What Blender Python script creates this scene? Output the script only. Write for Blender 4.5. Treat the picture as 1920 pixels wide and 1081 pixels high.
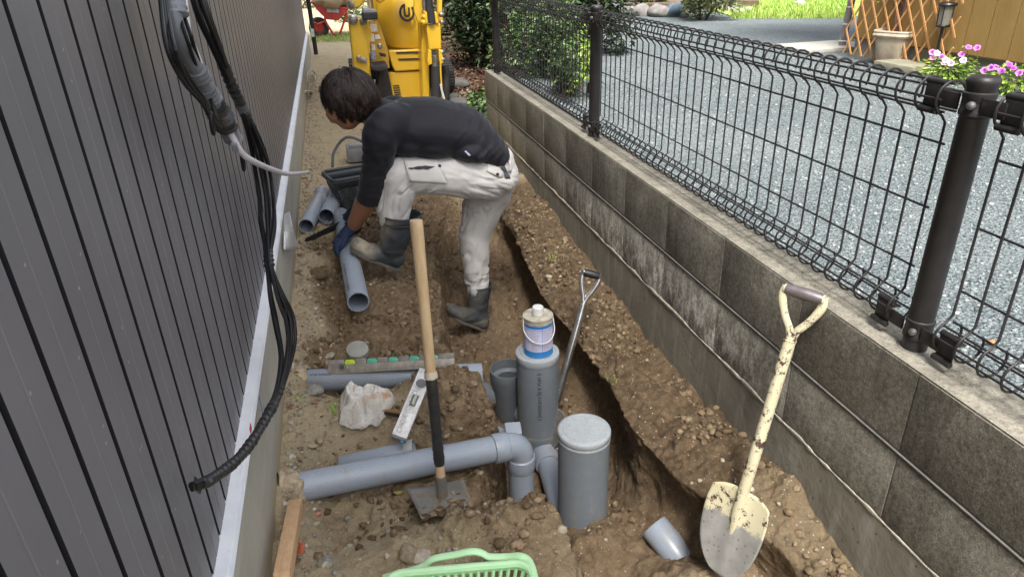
import bpy, bmesh, math, random
import numpy as np
from mathutils import Vector, Matrix
random.seed(7); rng = np.random.default_rng(11)
S = bpy.context.scene
for o in list(bpy.data.objects): bpy.data.objects.remove(o)
COL = S.collection

# ------------------------------------------------------------------ camera, sky, sun, exposure
CAMP = np.array([0.0, 0.0, 1.3])
CR = np.array([[0.96942188, 0.1323554, -0.20664769], [-0.24370463, 0.42042416, -0.87398603], [-0.02879709, 0.89762218, 0.439824]])
F = 1298.22
cam = bpy.data.cameras.new("camera"); camo = bpy.data.objects.new("camera", cam); COL.objects.link(camo)
cam.sensor_width = 36; cam.lens = 36 * F / 1920; cam.clip_start = 0.02; cam.clip_end = 500
camo.matrix_world = Matrix.Translation(Vector(CAMP)) @ Matrix(CR.tolist()).to_4x4()
S.camera = camo
S.render.resolution_x = 1024; S.render.resolution_y = 576
W = bpy.data.worlds.new("World"); S.world = W; W.use_nodes = True
nt = W.node_tree; bg = nt.nodes["Background"]
sky = nt.nodes.new("ShaderNodeTexSky"); sky.sky_type = 'NISHITA'; sky.sun_disc = False
SUN_EL, SUN_AZ = math.radians(58), math.radians(200)     # azimuth measured clockwise from +Y
sky.sun_elevation = SUN_EL; sky.sun_rotation = SUN_AZ
sky.air_density = 1.0; sky.dust_density = 4.0; sky.ozone_density = 1.0
hs = nt.nodes.new('ShaderNodeHueSaturation'); hs.inputs['Saturation'].default_value = 0.32; nt.links.new(sky.outputs[0], hs.inputs['Color']); nt.links.new(hs.outputs[0], bg.inputs[0]); bg.inputs[1].default_value = 0.125
sl = bpy.data.lights.new("sun", 'SUN'); slo = bpy.data.objects.new("sun", sl); COL.objects.link(slo)
sl.energy = 2.5; sl.angle = math.radians(16); sl.color = (1.0, 0.96, 0.9)
sd = Vector((math.sin(SUN_AZ) * math.cos(SUN_EL), math.cos(SUN_AZ) * math.cos(SUN_EL), math.sin(SUN_EL)))
slo.rotation_euler = sd.to_track_quat('Z', 'Y').to_euler(); slo.location = (0, 0, 20)
vs = S.view_settings; vs.view_transform = 'Standard'; vs.look = 'None'; vs.exposure = 1.62; vs.gamma = 1

def ray(px, py): return CR @ np.array([px - 960, -(py - 540.5), -F])
def PX(px, py, x): v = ray(px, py); return CAMP + v * (x / v[0])
def PY(px, py, y): v = ray(px, py); return CAMP + v * (y / v[1])
def PZ(px, py, z): v = ray(px, py); return CAMP + v * ((z - 1.3) / v[2])

# ------------------------------------------------------------------ noise (numpy)
def _hash(i, j, k, s):
    h = (i * 374761393 + j * 668265263 + k * 2147483647 + s * 1274126177) & 0xffffffff
    h = ((h ^ (h >> 13)) * 1274126177) & 0xffffffff
    h = ((h ^ (h >> 16)) * 2246822519) & 0xffffffff
    return ((h ^ (h >> 15)) & 0xffffff) / 16777216.0
def vnoise(P, s=0):
    P = np.asarray(P, float); I = np.floor(P).astype(np.int64); f = P - I; u = f * f * (3 - 2 * f)
    r = 0
    for a in (0, 1):
        for b in (0, 1):
            for c in (0, 1):
                w = (u[:, 0] if a else 1 - u[:, 0]) * (u[:, 1] if b else 1 - u[:, 1]) * (u[:, 2] if c else 1 - u[:, 2])
                r = r + w * _hash(I[:, 0] + a, I[:, 1] + b, I[:, 2] + c, s)
    return r * 2 - 1
def fbm(P, scale, oct=4, s=0, gain=0.5):
    P = np.asarray(P, float) * scale; r = 0; a = 1
    for o in range(oct):
        r = r + a * vnoise(P + 17.3 * o, s + o * 7); P = P * 2.03; a *= gain
    return r
def worley(P, scale, s=0):
    P = np.asarray(P, float) * scale; I = np.floor(P).astype(np.int64); best = np.full(len(P), 9.0)
    for a in (-1, 0, 1):
        for b in (-1, 0, 1):
            for c in (-1, 0, 1):
                J = I + np.array([a, b, c])
                q = J + np.stack([_hash(J[:, 0], J[:, 1], J[:, 2], s + t) for t in (1, 2, 3)], 1)
                best = np.minimum(best, ((q - P) ** 2).sum(1))
    return np.sqrt(best)
def sst(a, b, x): t = np.clip((x - a) / (b - a), 0, 1); return t * t * (3 - 2 * t)

# ------------------------------------------------------------------ node helpers
class NT:
    def __init__(s, name):
        s.m = bpy.data.materials.new(name); s.m.use_nodes = True; s.t = s.m.node_tree; s.n = s.t.nodes; s.b = s.n["Principled BSDF"]
        s.c = s.n.new("ShaderNodeTexCoord")
    def L(s, a, b): s.t.links.new(a, b)
    def co(s, scale=(1, 1, 1), kind="Object"):
        mp = s.n.new("ShaderNodeMapping"); mp.inputs["Scale"].default_value = scale; s.L(s.c.outputs[kind], mp.inputs[0]); return mp.outputs[0]
    def noise(s, scale, detail=4, rough=0.55, vec=None, dist=0):
        x = s.n.new("ShaderNodeTexNoise"); x.inputs["Scale"].default_value = scale; x.inputs["Detail"].default_value = detail
        x.inputs["Roughness"].default_value = rough; x.inputs["Distortion"].default_value = dist
        s.L(vec if vec is not None else s.c.outputs["Object"], x.inputs["Vector"]); return x.outputs["Fac"]
    def vor(s, scale, feature='F1', out="Distance", vec=None, rnd=1):
        x = s.n.new("ShaderNodeTexVoronoi"); x.feature = feature; x.inputs["Scale"].default_value = scale; x.inputs["Randomness"].default_value = rnd
        s.L(vec if vec is not None else s.c.outputs["Object"], x.inputs["Vector"]); return x.outputs[out]
    def ramp(s, fac, stops, interp='LINEAR'):
        r = s.n.new("ShaderNodeValToRGB"); r.color_ramp.interpolation = interp; e = r.color_ramp.elements
        while len(e) < len(stops): e.new(0.5)
        for q, (p, c) in zip(e, stops):
            q.position = p; q.color = tuple(c) + (1,) if hasattr(c, '__len__') else (c, c, c, 1)
        s.L(fac, r.inputs[0]); return r.outputs[0]
    def mix(s, fac, a, b, mode='MIX'):
        x = s.n.new("ShaderNodeMix"); x.data_type = 'RGBA'; x.blend_type = mode
        for v, k in ((fac, 0), (a, 6), (b, 7)):
            if isinstance(v, (int, float)): x.inputs[k].default_value = v if k == 0 else (v, v, v, 1)
            elif isinstance(v, tuple): x.inputs[k].default_value = v + (1,)
            else: s.L(v, x.inputs[k])
        return x.outputs[2]
    def math(s, op, a, b=0.0, c=None):
        x = s.n.new("ShaderNodeMath"); x.operation = op
        for v, k in ((a, 0), (b, 1)) + (((c, 2),) if c is not None else ()):
            if isinstance(v, (int, float)): x.inputs[k].default_value = v
            else: s.L(v, x.inputs[k])
        return x.outputs[0]
    def sep(s, v):
        x = s.n.new("ShaderNodeSeparateXYZ"); s.L(v, x.inputs[0]); return x.outputs
    def attr(s, name, out="Fac"):
        x = s.n.new("ShaderNodeAttribute"); x.attribute_name = name; return x.outputs[out]
    def bump(s, h, strength=0.3, dist=0.01, prev=None):
        x = s.n.new("ShaderNodeBump"); x.inputs["Strength"].default_value = strength; x.inputs["Distance"].default_value = dist
        s.L(h, x.inputs["Height"])
        if prev is not None: s.L(prev, x.inputs["Normal"])
        s.L(x.outputs[0], s.b.inputs["Normal"]); return x.outputs[0]
    def set(s, color=None, rough=None, metal=None, spec=None, **kw):
        for v, k in ((color, "Base Color"), (rough, "Roughness"), (metal, "Metallic"), (spec, "Specular IOR Level")):
            if v is None: continue
            if isinstance(v, (int, float)): s.b.inputs[k].default_value = v
            elif isinstance(v, tuple): s.b.inputs[k].default_value = v + (1,)
            else: s.L(v, s.b.inputs[k])
        for k, v in kw.items(): s.b.inputs[k].default_value = v
        return s.m
def simple(name, c1, c2=None, scale=8, rough=0.5, metal=0, bump=0.0, bscale=60, bdist=0.002, spec=None, r2=None, detail=5):
    t = NT(name); c2 = c2 or tuple(v * 0.75 for v in c1)
    n = t.noise(scale, detail)
    col = t.ramp(n, [(0.32, c2), (0.68, c1)])
    t.set(col, t.ramp(t.noise(scale * 2.3, 3), [(0.3, rough), (0.7, r2 if r2 is not None else min(1, rough * 1.25))]), metal, spec)
    if bump: t.bump(t.noise(bscale, 5), bump, bdist)
    return t.m

# ------------------------------------------------------------------ mesh helpers
class MB:
    def __init__(s): s.v = []; s.f = []; s.mi = []; s.n = 0
    def add(s, v, f, mi=0):
        v = [tuple(map(float, q)) for q in v]; s.v += v; s.f += [tuple(i + s.n for i in q) for q in f]; s.mi += [mi] * len(f); s.n += len(v); return s
    def box(s, c, size, M=None, mi=0, bev=0.0, taper=(1, 1)):
        hx, hy, hz = [q / 2 for q in size]
        if bev > 0:
            bm = bmesh.new(); bmesh.ops.create_cube(bm, size=1)
            for q in bm.verts:
                k = 1 if q.co.z < 0 else 0
                q.co = Vector((q.co.x * 2 * hx * (taper[0] if k else 1), q.co.y * 2 * hy * (taper[1] if k else 1), q.co.z * 2 * hz))
            bmesh.ops.bevel(bm, geom=list(bm.edges), offset=bev, segments=2, profile=0.6, affect='EDGES')
            vv = [q.co.copy() for q in bm.verts]; bm.verts.index_update(); ff = [[q.index for q in f.verts] for f in bm.faces]; bm.free()
        else:
            vv = [Vector((x * hx * (taper[0] if z < 0 else 1), y * hy * (taper[1] if z < 0 else 1), z * hz)) for x in (-1, 1) for y in (-1, 1) for z in (-1, 1)]
            ff = [(0, 1, 3, 2), (4, 6, 7, 5), (0, 4, 5, 1), (2, 3, 7, 6), (0, 2, 6, 4), (1, 5, 7, 3)]
        M3 = M if M is not None else Matrix.Identity(3)
        return s.add([Vector(c) + M3 @ q for q in vv], ff, mi)
    def tube(s, pts, r, n=12, caps=True, mi=0, closed=False, flat=1.0, up=None):
        pts = [Vector(p) for p in pts]; N = len(pts); rs = list(r) if hasattr(r, '__len__') else [r] * N
        T = []
        for i in range(N):
            a = pts[(i - 1) % N] if (closed or i > 0) else pts[i]; b = pts[(i + 1) % N] if (closed or i < N - 1) else pts[i]
            T.append((b - a).normalized())
        u = Vector(up) if up is not None else (Vector((0, 0, 1)) if abs(T[0].z) < 0.9 else Vector((1, 0, 0)))
        u = (u - T[0] * u.dot(T[0])).normalized(); V = []
        for i in range(N):
            u = (u - T[i] * u.dot(T[i])).normalized(); w = T[i].cross(u)
            for k in range(n):
                a = 2 * math.pi * k / n; V.append(pts[i] + (u * math.cos(a) * flat + w * math.sin(a)) * rs[i])
        Fc = []
        for i in range(N if closed else N - 1):
            j = (i + 1) % N
            for k in range(n): Fc.append((i * n + k, i * n + (k + 1) % n, j * n + (k + 1) % n, j * n + k))
        if caps and not closed: Fc.append(tuple(range(n))[::-1]); Fc.append(tuple((N - 1) * n + k for k in range(n)))
        return s.add(V, Fc, mi)
    def lathe(s, prof, o=(0, 0, 0), M=None, n=32, mi=0, flute=None):   # prof: list of (r,z); axis local z
        M3 = M if M is not None else Matrix.Identity(3); o = Vector(o); V = []; Fc = []
        for j, (r, z) in enumerate(prof):
            for k in range(n):
                a = 2 * math.pi * k / n; rr = r * (flute(k, j) if flute else 1)
                V.append(o + M3 @ Vector((rr * math.cos(a), rr * math.sin(a), z)))
        for j in range(len(prof) - 1):
            for k in range(n): Fc.append((j * n + k, j * n + (k + 1) % n, (j + 1) * n + (k + 1) % n, (j + 1) * n + k))
        if prof[0][0] > 1e-6 and False: Fc.append(tuple(range(n))[::-1])
        return s.add(V, Fc, mi)
    def prism(s, poly, depth, M, o, mi=0):     # 2D polygon in local xy, extruded in local z by depth (list or float)
        o = Vector(o); n = len(poly)
        V = [o + M @ Vector((x, y, 0)) for x, y in poly] + [o + M @ Vector((x, y, depth)) for x, y in poly]
        return s.add(V, [tuple(range(n))[::-1], tuple(range(n, 2 * n))] + [(i, (i + 1) % n, n + (i + 1) % n, n + i) for i in range(n)], mi)
    def build(s, name, mat, parent=None, smooth=True, bevel=0, ang=40):
        me = bpy.data.meshes.new(name); off = np.array(parent['_o']) if parent is not None else np.zeros(3)
        V = np.array(s.v) - off
        me.from_pydata(V.tolist(), [], s.f)
        for m in (mat if isinstance(mat, (list, tuple)) else [mat]): me.materials.append(m)
        me.polygons.foreach_set('material_index', s.mi)
        o = bpy.data.objects.new(name, me); COL.objects.link(o)
        bm = bmesh.new(); bm.from_mesh(me); bmesh.ops.recalc_face_normals(bm, faces=bm.faces); bm.to_mesh(me); bm.free()
        if smooth: me.shade_smooth(); me.set_sharp_from_angle(angle=math.radians(ang))
        if parent is not None: o.parent = parent['o'] if isinstance(parent, dict) else parent
        if bevel:
            md = o.modifiers.new('bevel', 'BEVEL'); md.width = bevel; md.segments = 2; md.limit_method = 'ANGLE'; md.angle_limit = math.radians(35)
        return o
def thing(name, label, cat, loc, group=None, kind=None):
    o = bpy.data.objects.new(name, None); COL.objects.link(o); o.location = tuple(map(float, loc)); o.empty_display_size = 0.1
    o['label'] = label; o['category'] = cat
    if group: o['group'] = group
    if kind: o['kind'] = kind
    return {'o': o, '_o': tuple(map(float, loc))}
def sub(o, parent): return {'o': o, '_o': parent['_o']}      # o is a part; children use the same local frame
def tag(o, label=None, cat=None, group=None, kind=None):
    for k, v in (('label', label), ('category', cat), ('group', group), ('kind', kind)):
        if v: o[k] = v
    return o
def recenter(o, loc):
    me = o.data; me.transform(Matrix.Translation(-Vector(loc))); o.location = Vector(loc); return o
def bez(p, n=8):       # Catmull-Rom through points
    p = [Vector(q) for q in p]; out = []
    P = [p[0] * 2 - p[1]] + p + [p[-1] * 2 - p[-2]]
    for i in range(1, len(P) - 2):
        for k in range(n):
            t = k / n; a, b, c, d = P[i - 1], P[i], P[i + 1], P[i + 2]
            out.append(0.5 * ((2 * b) + (c - a) * t + (2 * a - 5 * b + 4 * c - d) * t * t + (3 * b - a - 3 * c + d) * t ** 3))
    out.append(p[-1]); return out
def frame(z, x=(1, 0, 0)):     # matrix whose local z is z
    z = Vector(z).normalized(); x = Vector(x); x = (x - z * x.dot(z)).normalized(); y = z.cross(x)
    return Matrix((x, y, z)).transposed()
def np_mesh(name, V, Fa, mats, attrs=None, smooth=True):
    me = bpy.data.meshes.new(name); V = np.asarray(V, np.float32); Fa = np.asarray(Fa, np.int32); k = Fa.shape[1]
    me.vertices.add(len(V)); me.vertices.foreach_set('co', V.ravel())
    me.loops.add(Fa.size); me.loops.foreach_set('vertex_index', Fa.ravel())
    me.polygons.add(len(Fa)); me.polygons.foreach_set('loop_start', np.arange(0, Fa.size, k, dtype=np.int32))
    me.update(calc_edges=True); me.validate()
    for m in (mats if isinstance(mats, (list, tuple)) else [mats]): me.materials.append(m)
    for n_, d in (attrs or {}).items():
        a = me.attributes.new(n_, 'FLOAT', 'POINT'); a.data.foreach_set('value', np.asarray(d, np.float32))
    if smooth: me.shade_smooth()
    o = bpy.data.objects.new(name, me); COL.objects.link(o); return o
_ICO = None
def rocks_mesh(C, R, s=0, squash=(0.6, 1.0), sub=1, amp=.28):
    """many irregular stones: centres C (n,3), radii R (n)"""
    bm = bmesh.new(); bmesh.ops.create_icosphere(bm, subdivisions=sub, radius=1); bm.verts.index_update()
    v0 = np.array([q.co[:] for q in bm.verts]); f0 = np.array([[q.index for q in f.verts] for f in bm.faces]); bm.free()
    r = np.random.default_rng(s); n = len(C); k = len(v0)
    sc = r.uniform(0.65, 1.15, (n, 1, 3)); sc[:, :, 2] *= r.uniform(squash[0], squash[1], (n, 1))
    V = v0[None] * sc
    nz = fbm((V + r.uniform(0, 90, (n, 1, 3))).reshape(-1, 3), 1.5, 2, s).reshape(n, k, 1)
    V = V * (1 + amp * nz)
    a = r.uniform(0, 2 * np.pi, n); ca, sa = np.cos(a)[:, None], np.sin(a)[:, None]
    x = V[:, :, 0] * ca - V[:, :, 1] * sa; y = V[:, :, 0] * sa + V[:, :, 1] * ca; V = np.stack([x, y, V[:, :, 2]], 2)
    V = V * np.asarray(R)[:, None, None] + np.asarray(C)[:, None, :]
    Fa = (f0[None] + (np.arange(n) * k)[:, None, None]).reshape(-1, 3)
    rnd = np.repeat(r.random(n), k)
    return V.reshape(-1, 3), Fa, rnd
# ------------------------------------------------------------------ ground with the dug trench
def xl_(y): return np.interp(y, [.3, 1.08, 1.22, 1.32, 1.38, 1.50, 1.62, 1.75, 1.83, 1.95, 2.07, 2.62, 2.96, 3.6, 4.2], [.40, .39, .385, .36, .30, .25, .26, .32, .39, .355, .29, .30, .34, .42, .5])
def xr_(y): return np.interp(y, [.3, .9, 1.13, 1.25, 1.36, 1.5, 1.65, 2.1, 2.6, 3.1, 3.7, 4.2], [1.0, .96, .90, .85, .80, .775, .76, .755, .735, .76, .80, .84])
def base_h(x, y):
    P = np.stack([x, y, 0 * x], 1)
    n1 = fbm(P, 5.0, 3, 3); n2 = fbm(P, 14, 3, 9)
    edge = 0.018 * n2 + 0.012 * n1
    xl = xl_(y) + edge; xr = xr_(y) - .016 * fbm(np.stack([y * 0, y, y * 0], 1), 3.5, 3, 8)
    zf = np.interp(y, [.3, 1.15, 1.5, 1.62, 1.85, 2.1, 2.4, 3.0, 3.5, 3.9, 4.35, 5], [-.42, -.42, -.41, -.43, -.55, -.54, -.39, -.455, -.37, -.2, -.02, 0])
    zf = zf + 0.022 * n2 + 0.02 * n1
    # heap in the near trench around the pipe stub
    zf = zf + 0.13 * np.exp(-(((x - .76) / .14) ** 2 + ((y - 1.20) / .14) ** 2)) + 0.05 * np.exp(-(((x - .60) / .12) ** 2 + ((y - 1.50) / .09) ** 2))
    zf = zf + 0.03 * np.exp(-((y - .95) / .2) ** 2)
    # left bank
    zl = 0.012 * n1 + 0.006 * n2
    yc = 1.60 + 0.14 * (x + .25)
    inx = sst(-.30, -.16, x)
    near = sst(1.26, 1.26 + .30, y - .10 * (x - .1)); farr = 1 - sst(yc + .09, 1.98, y)
    ch = near * farr * inx
    zl = zl - ch * (0.140 + 0.02 * n2)
    low = sst(1.93, 2.06, y) * sst(-.28, -.14, x + .02 * n1) * (1 - sst(3.0, 3.4, y))
    zl = zl - low * .085 * (1 - .6 * np.exp(-(((x + .02) / .2) ** 2 + ((y - 2.75) / .3) ** 2)))
    zl = zl - 0.075 * np.exp(-(np.abs((y - 2.24 + .2 * (x + .25)) / .085)) ** 4) * inx
    zl = zl + 0.090 * np.exp(-(((x - .23) / .12) ** 2 + ((y - 1.88) / .12) ** 2)) + 0.02 * np.exp(-(((x - .05) / .15) ** 2 + ((y - 1.97) / .08) ** 2))
    zl = zl + (0.050 + .03 * n2) * np.exp(-(((x - .24) / .17) ** 2 + ((y - 1.27) / .07) ** 2)) + .03 * sst(.0, .25, x) * (1 - sst(1.2, 1.35, y)) + 0.02 * np.exp(-(((x - .30) / .1) ** 2 + ((y - 1.05) / .2) ** 2))
    zl = zl + 0.03 * np.exp(-(((x - .02) / .22) ** 2 + ((y - 2.45) / .16) ** 2)) - 0.035 * np.exp(-(((x + .12) / .1) ** 2 + ((y - 2.5) / .3) ** 2))
    zl = zl - 0.10 * sst(.05, .42, x) * sst(2.9, 3.15, y) * (1 - sst(3.5, 3.9, y))
    zl = zl + 0.05 * np.exp(-(((x - .2) / .15) ** 2 + ((y - 3.75) / .2) ** 2))
    # right bank
    zw = np.interp(y, [.3, .98, 1.21, 1.6, 1.92, 2.68, 3.5, 4.36], [-.10, -.07, -.02, -.07, -.10, -.05, .0, .03])
    tb = sst(0, 1, (x - xr) / np.maximum(1.06 - xr, .05))
    zr = -.115 + (zw + .115) * tb ** .8 + 0.022 * n1 + 0.012 * n2 + 0.045 * np.exp(-(((x - .90) / .08) ** 2 + ((y - 2.2) / .5) ** 2)) + 0.05 * np.exp(-(((x - .90) / .1) ** 2 + ((y - 3.3) / .5) ** 2))
    wl = 0.028 + 0.05 * sst(2.9, 3.3, y) + 0.10 * sst(3.2, 4.0, y)
    wr = 0.032 + 0.02 * sst(3.2, 4.0, y)
    a = 1 - sst(xl - wl * .3, xl + wl * 0.9, x); b = sst(xr - wr * .3, xr + wr, x)
    m = np.clip(1 - a - b, 0, 1)
    tot = a + b + m
    z = (zl * a + zr * b + zf * m) / tot
    far = sst(4.0, 4.5, y)
    z = z * (1 - far) + (0.008 * n1) * far
    dug = np.clip(np.maximum(sst(-.20, -.02, x + .06 * n1), 0) , 0, 1)
    dug = np.maximum(dug * sst(1.9, 2.0, y + .1 * n1) , np.maximum(sst(.05, .2, x + .07 * n1) * sst(1.15, 1.3, y + .05 * n2) * 1.0, sst(.02, .30, x + .07 * n1) * 0.75))
    dug = np.maximum(dug, ch * .6) * (1 - sst(3.9, 4.25, y + .15 * n1))
    dug = np.maximum(dug, sst(-.26, -.16, x + .05 * n1) * sst(2.15, 2.3, y) * (1 - sst(3.3, 3.7, y + .1 * n2)))
    wet = m * (1 - far)
    dug = dug * (1 - .75 * (1 - sst(1.28, 1.5, y + .04 * n2)) * (1 - sst(.10, .22, x + .04 * n1)))
    dug = dug * (1 - .35 * (1 - sst(1.95, 2.15, y)) * (1 - sst(-.05, .12, x)))
    return z, dug, wet, m
def detail(P, dug):
    w = worley(P, 26, 4); w2 = worley(P, 60, 8)
    pt = sst(-.4, .5, fbm(P, 6, 2, 91))
    d = 0.008 * fbm(P, 22, 5, 21, .62) + dug * ((0.020 * (0.5 - w) + 0.011 * (0.5 - w2)) * (.35 + .65 * pt) + .012 * fbm(P, 9, 3, 5) - .010 * np.abs(fbm(P, 14, 3, 55)))
    d += (1 - dug) * (0.0035 * (0.45 - w2))
    return d
NX, XA, XB = 380, -0.306, 1.062
ya = np.concatenate([np.arange(0.30, 0.9, .02), np.arange(0.9, 2.7, .0052), np.arange(2.7, 4.6, .0085)])
xs = np.linspace(XA, XB, 1400); rows = []; att = []
prevX = None
XX = []
for yy in ya:
    zz, _, _, _ = base_h(xs, np.full_like(xs, yy))
    ds = np.hypot(np.diff(xs), np.diff(zz) * 0.8); s_ = np.concatenate([[0], np.cumsum(ds)]); XX.append(np.interp(np.linspace(0, s_[-1], NX), s_, xs))
XX = np.array(XX)
k = 9; pad = np.pad(XX, ((k // 2, k // 2), (0, 0)), mode='edge'); XX = np.stack([pad[i:i + len(ya)] for i in range(k)]).mean(0)
X = XX.ravel(); Y = np.repeat(ya, NX); Z, DUG, WET, MM = base_h(X, Y)
G = np.stack([X, Y, Z], 1).reshape(len(ya), NX, 3)
tx = np.gradient(G, axis=1); ty = np.gradient(G, axis=0); nn = np.cross(tx, ty); nn /= np.linalg.norm(nn, axis=2, keepdims=True) + 1e-9
zfl = np.interp(Y, [.3, 1.15, 1.5, 1.62, 1.85, 2.1, 2.4, 3.0, 3.5, 3.9, 4.35, 5], [-.42, -.42, -.41, -.43, -.55, -.54, -.39, -.455, -.37, -.2, -.02, 0])
fr = np.clip((Z - zfl) / np.maximum(-.09 - zfl, .05), 0, 1); onr = sst(.0, .05, X - xr_(Y) + .07) * (1 - sst(0.10, .14, X - xr_(Y)))
P3 = G.reshape(-1, 3); P3[:, 0] += onr * (.085 + .03 * vnoise(np.stack([Y * 0, Y * 3, Y * 0], 1), 4)) * np.sin(np.pi * fr ** .8) * (1 - sst(3.3, 3.9, Y)); d = detail(P3, DUG)
slope = 1 - nn.reshape(-1, 3)[:, 2]
d *= 1 - .55 * np.clip(slope * 1.3, 0, 1)
d += 0.012 * np.clip(slope, 0, 1) * fbm(P3, 7, 3, 33)
d *= np.where((np.abs(X - XB) < .004) | (np.abs(X - XA) < .004), 0.3, 1)
PN = P3 + nn.reshape(-1, 3) * d[:, None]
PN[:, 0] = np.clip(PN[:, 0], XA, XB)
ii = np.arange(len(ya) * NX).reshape(len(ya), NX)
FQ = np.stack([ii[:-1, :-1], ii[:-1, 1:], ii[1:, 1:], ii[1:, :-1]], -1).reshape(-1, 4)
# flat sheet beyond the trench
gx = np.linspace(-6, 14, 260); gy = np.concatenate([np.arange(4.59, 9, .04), np.arange(9, 16, .12), np.arange(16, 60, 2.0)])
XF, YF = np.meshgrid(gx, gy)
# concentrate columns in the alley
XF = np.where(True, XF, XF)
cols = np.unique(np.concatenate([np.linspace(-8, -.31, 6), np.linspace(-.306, 1.062, 60), np.linspace(1.1, 3.0, 50), np.linspace(3.1, 40, 40)]))
XF, YF = np.meshgrid(cols, gy); xf, yf = XF.ravel(), YF.ravel(); pf = np.stack([xf, yf, 0 * xf], 1)
zf_ = 0.010 * fbm(pf, 5, 3, 3) + 0.006 * fbm(pf, 18, 3, 5)
zf_ -= 0.05 * sst(1.0, 1.3, xf) * sst(4.5, 5, yf)
PF = np.stack([xf, yf, zf_], 1); i2 = np.arange(len(gy) * len(cols)).reshape(len(gy), len(cols)) + len(PN)
FF = np.stack([i2[:-1, :-1], i2[:-1, 1:], i2[1:, 1:], i2[1:, :-1]], -1).reshape(-1, 4)
VA = np.concatenate([PN, PF]); FA = np.concatenate([FQ, FF])
rbA = np.concatenate([sst(-.02, .03, X - xr_(Y)), 0 * xf])
leaf = sst(1.0, 1.5, xf + .2 * fbm(pf, 2, 2, 1)) * sst(5.0, 5.3, yf)
dugA = np.concatenate([DUG, 0 * xf]); wetA = np.concatenate([WET, 0 * xf]); lfA = np.concatenate([0 * DUG, leaf])
t = NT("soil")
n_big = t.noise(7, 6, .6); n_med = t.noise(38, 7, .65); n_fine = t.noise(190, 5, .7)
dry = t.ramp(n_big, [(.3, (.34, .265, .165)), (.5, (.43, .345, .22)), (.7, (.37, .31, .20))])
dry = t.mix(t.ramp(t.noise(4.5, 4), [(.55, 0), (.72, .28)]), dry, (.27, .26, .10))
brown = t.ramp(n_med, [(.28, (.075, .048, .026)), (.5, (.170, .114, .064)), (.72, (.29, .21, .128))])
brown = t.mix(t.ramp(n_big, [(.4, 0), (.75, .5)]), brown, (.30, .225, .14))
wetc = t.ramp(n_med, [(.3, (.135, .092, .054)), (.7, (.25, .178, .108))])
brown = t.mix(t.math('MULTIPLY', t.attr('bank'), .8), brown, t.ramp(n_med, [(.3, (.055, .036, .021)), (.7, (.165, .115, .068))])); c = t.mix(t.attr("wet"), brown, wetc); c = t.mix(t.attr("dug"), dry, c)
peb = t.vor(150, 'F1', "Color"); pd = t.vor(150, 'F1', "Distance")
pm = t.math('MULTIPLY', t.math('LESS_THAN', t.sep(peb)[0], .075), t.math('LESS_THAN', pd, .33))
c = t.mix(pm, c, t.ramp(t.sep(peb)[1], [(0, (.24, .19, .13)), (.5, (.42, .37, .28)), (1, (.55, .52, .45))]))
c = t.mix(1.0, c, t.ramp(n_fine, [(.2, .62), (.5, 1.0), (.8, 1.3)]), 'MULTIPLY')
lf = t.ramp(t.vor(60, 'F1', "Distance"), [(0, (.16, .07, .03)), (.6, (.06, .035, .02))])
c = t.mix(t.attr("leaf"), c, lf)
t.set(c, .93, 0, .25)
b1 = t.bump(t.noise(70, 8, .7), .9, .010); t.bump(t.noise(330, 4, .7), .7, .003, b1)
MSOIL = t.m
ground = np_mesh("ground", VA, FA, MSOIL, {'dug': dugA, 'wet': wetA, 'leaf': lfA, 'bank': rbA}); tag(ground, "brown dug soil with a trench between house and block wall", "ground", kind='structure')
_gt = None
from mathutils.bvhtree import BVHTree
BVH = BVHTree.FromPolygons([Vector(v) for v in VA[:len(PN)].tolist()], FQ.tolist())
BVHF = BVHTree.FromPolygons([Vector(v) for v in PF.tolist()], (FF - len(PN)).tolist())
def gz(x, y):
    h = (BVH if y < 4.58 else BVHF).ray_cast(Vector((x, y, 3)), Vector((0, 0, -1)))
    return h[0].z if h[0] is not None else 0.0
def gray(px, py):      # where the view ray through a photo pixel meets the ground
    h = BVH.ray_cast(Vector(CAMP), Vector(ray(px, py)).normalized())
    if h[0] is None: h = BVHF.ray_cast(Vector(CAMP), Vector(ray(px, py)).normalized())
    return h[0]
deep = np_mesh("subsoil", [(-60, -40, -.75), (80, -40, -.75), (80, 100, -.75), (-60, 100, -.75)], [(0, 1, 2, 3)], MSOIL, {'dug': [1] * 4, 'wet': [0] * 4, 'leaf': [0] * 4}); tag(deep, "deep soil sheet under the site", "ground", kind='structure')

# ------------------------------------------------------------------ pebbles and clods
def scatter(n, x0, x1, y0, y1, keep, rlo, rhi, s, pw=2.5):
    r = np.random.default_rng(s); x = r.uniform(x0, x1, n); y = r.uniform(y0, y1, n); z, dg, wt, m = base_h(x, y)
    k = r.random(n) < keep(x, y, dg, wt, m); x, y = x[k], y[k]
    zz = np.array([gz(a, b) for a, b in zip(x, y)]); R = rlo + (rhi - rlo) * r.random(len(x)) ** pw
    return np.stack([x, y, zz + R * .18], 1), R
def stuff_rocks(name, label, C, R, s, mat, squash=(.6, 1), sub=1, amp=.28):
    V, Fa, rnd = rocks_mesh(C, R, s, squash, sub, amp); o = np_mesh(name, V, Fa, mat, {'rnd': rnd}, smooth=True); tag(o, label, name, kind='stuff'); return o
t = NT("pebble_stone")
c = t.ramp(t.attr("rnd"), [(0, (.30, .24, .16)), (.3, (.40, .35, .26)), (.5, (.26, .25, .22)), (.7, (.48, .42, .31)), (.85, (.34, .23, .14)), (.95, (.58, .55, .48)), (1, (.40, .16, .09))])
c = t.mix(1, c, t.ramp(t.noise(90, 4), [(.3, .6), (.7, 1.15)]), 'MULTIPLY'); t.set(c, .85, 0, .3); t.bump(t.noise(260, 4), .4, .002); MPEB = t.m
t = NT("soil_clod")
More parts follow.
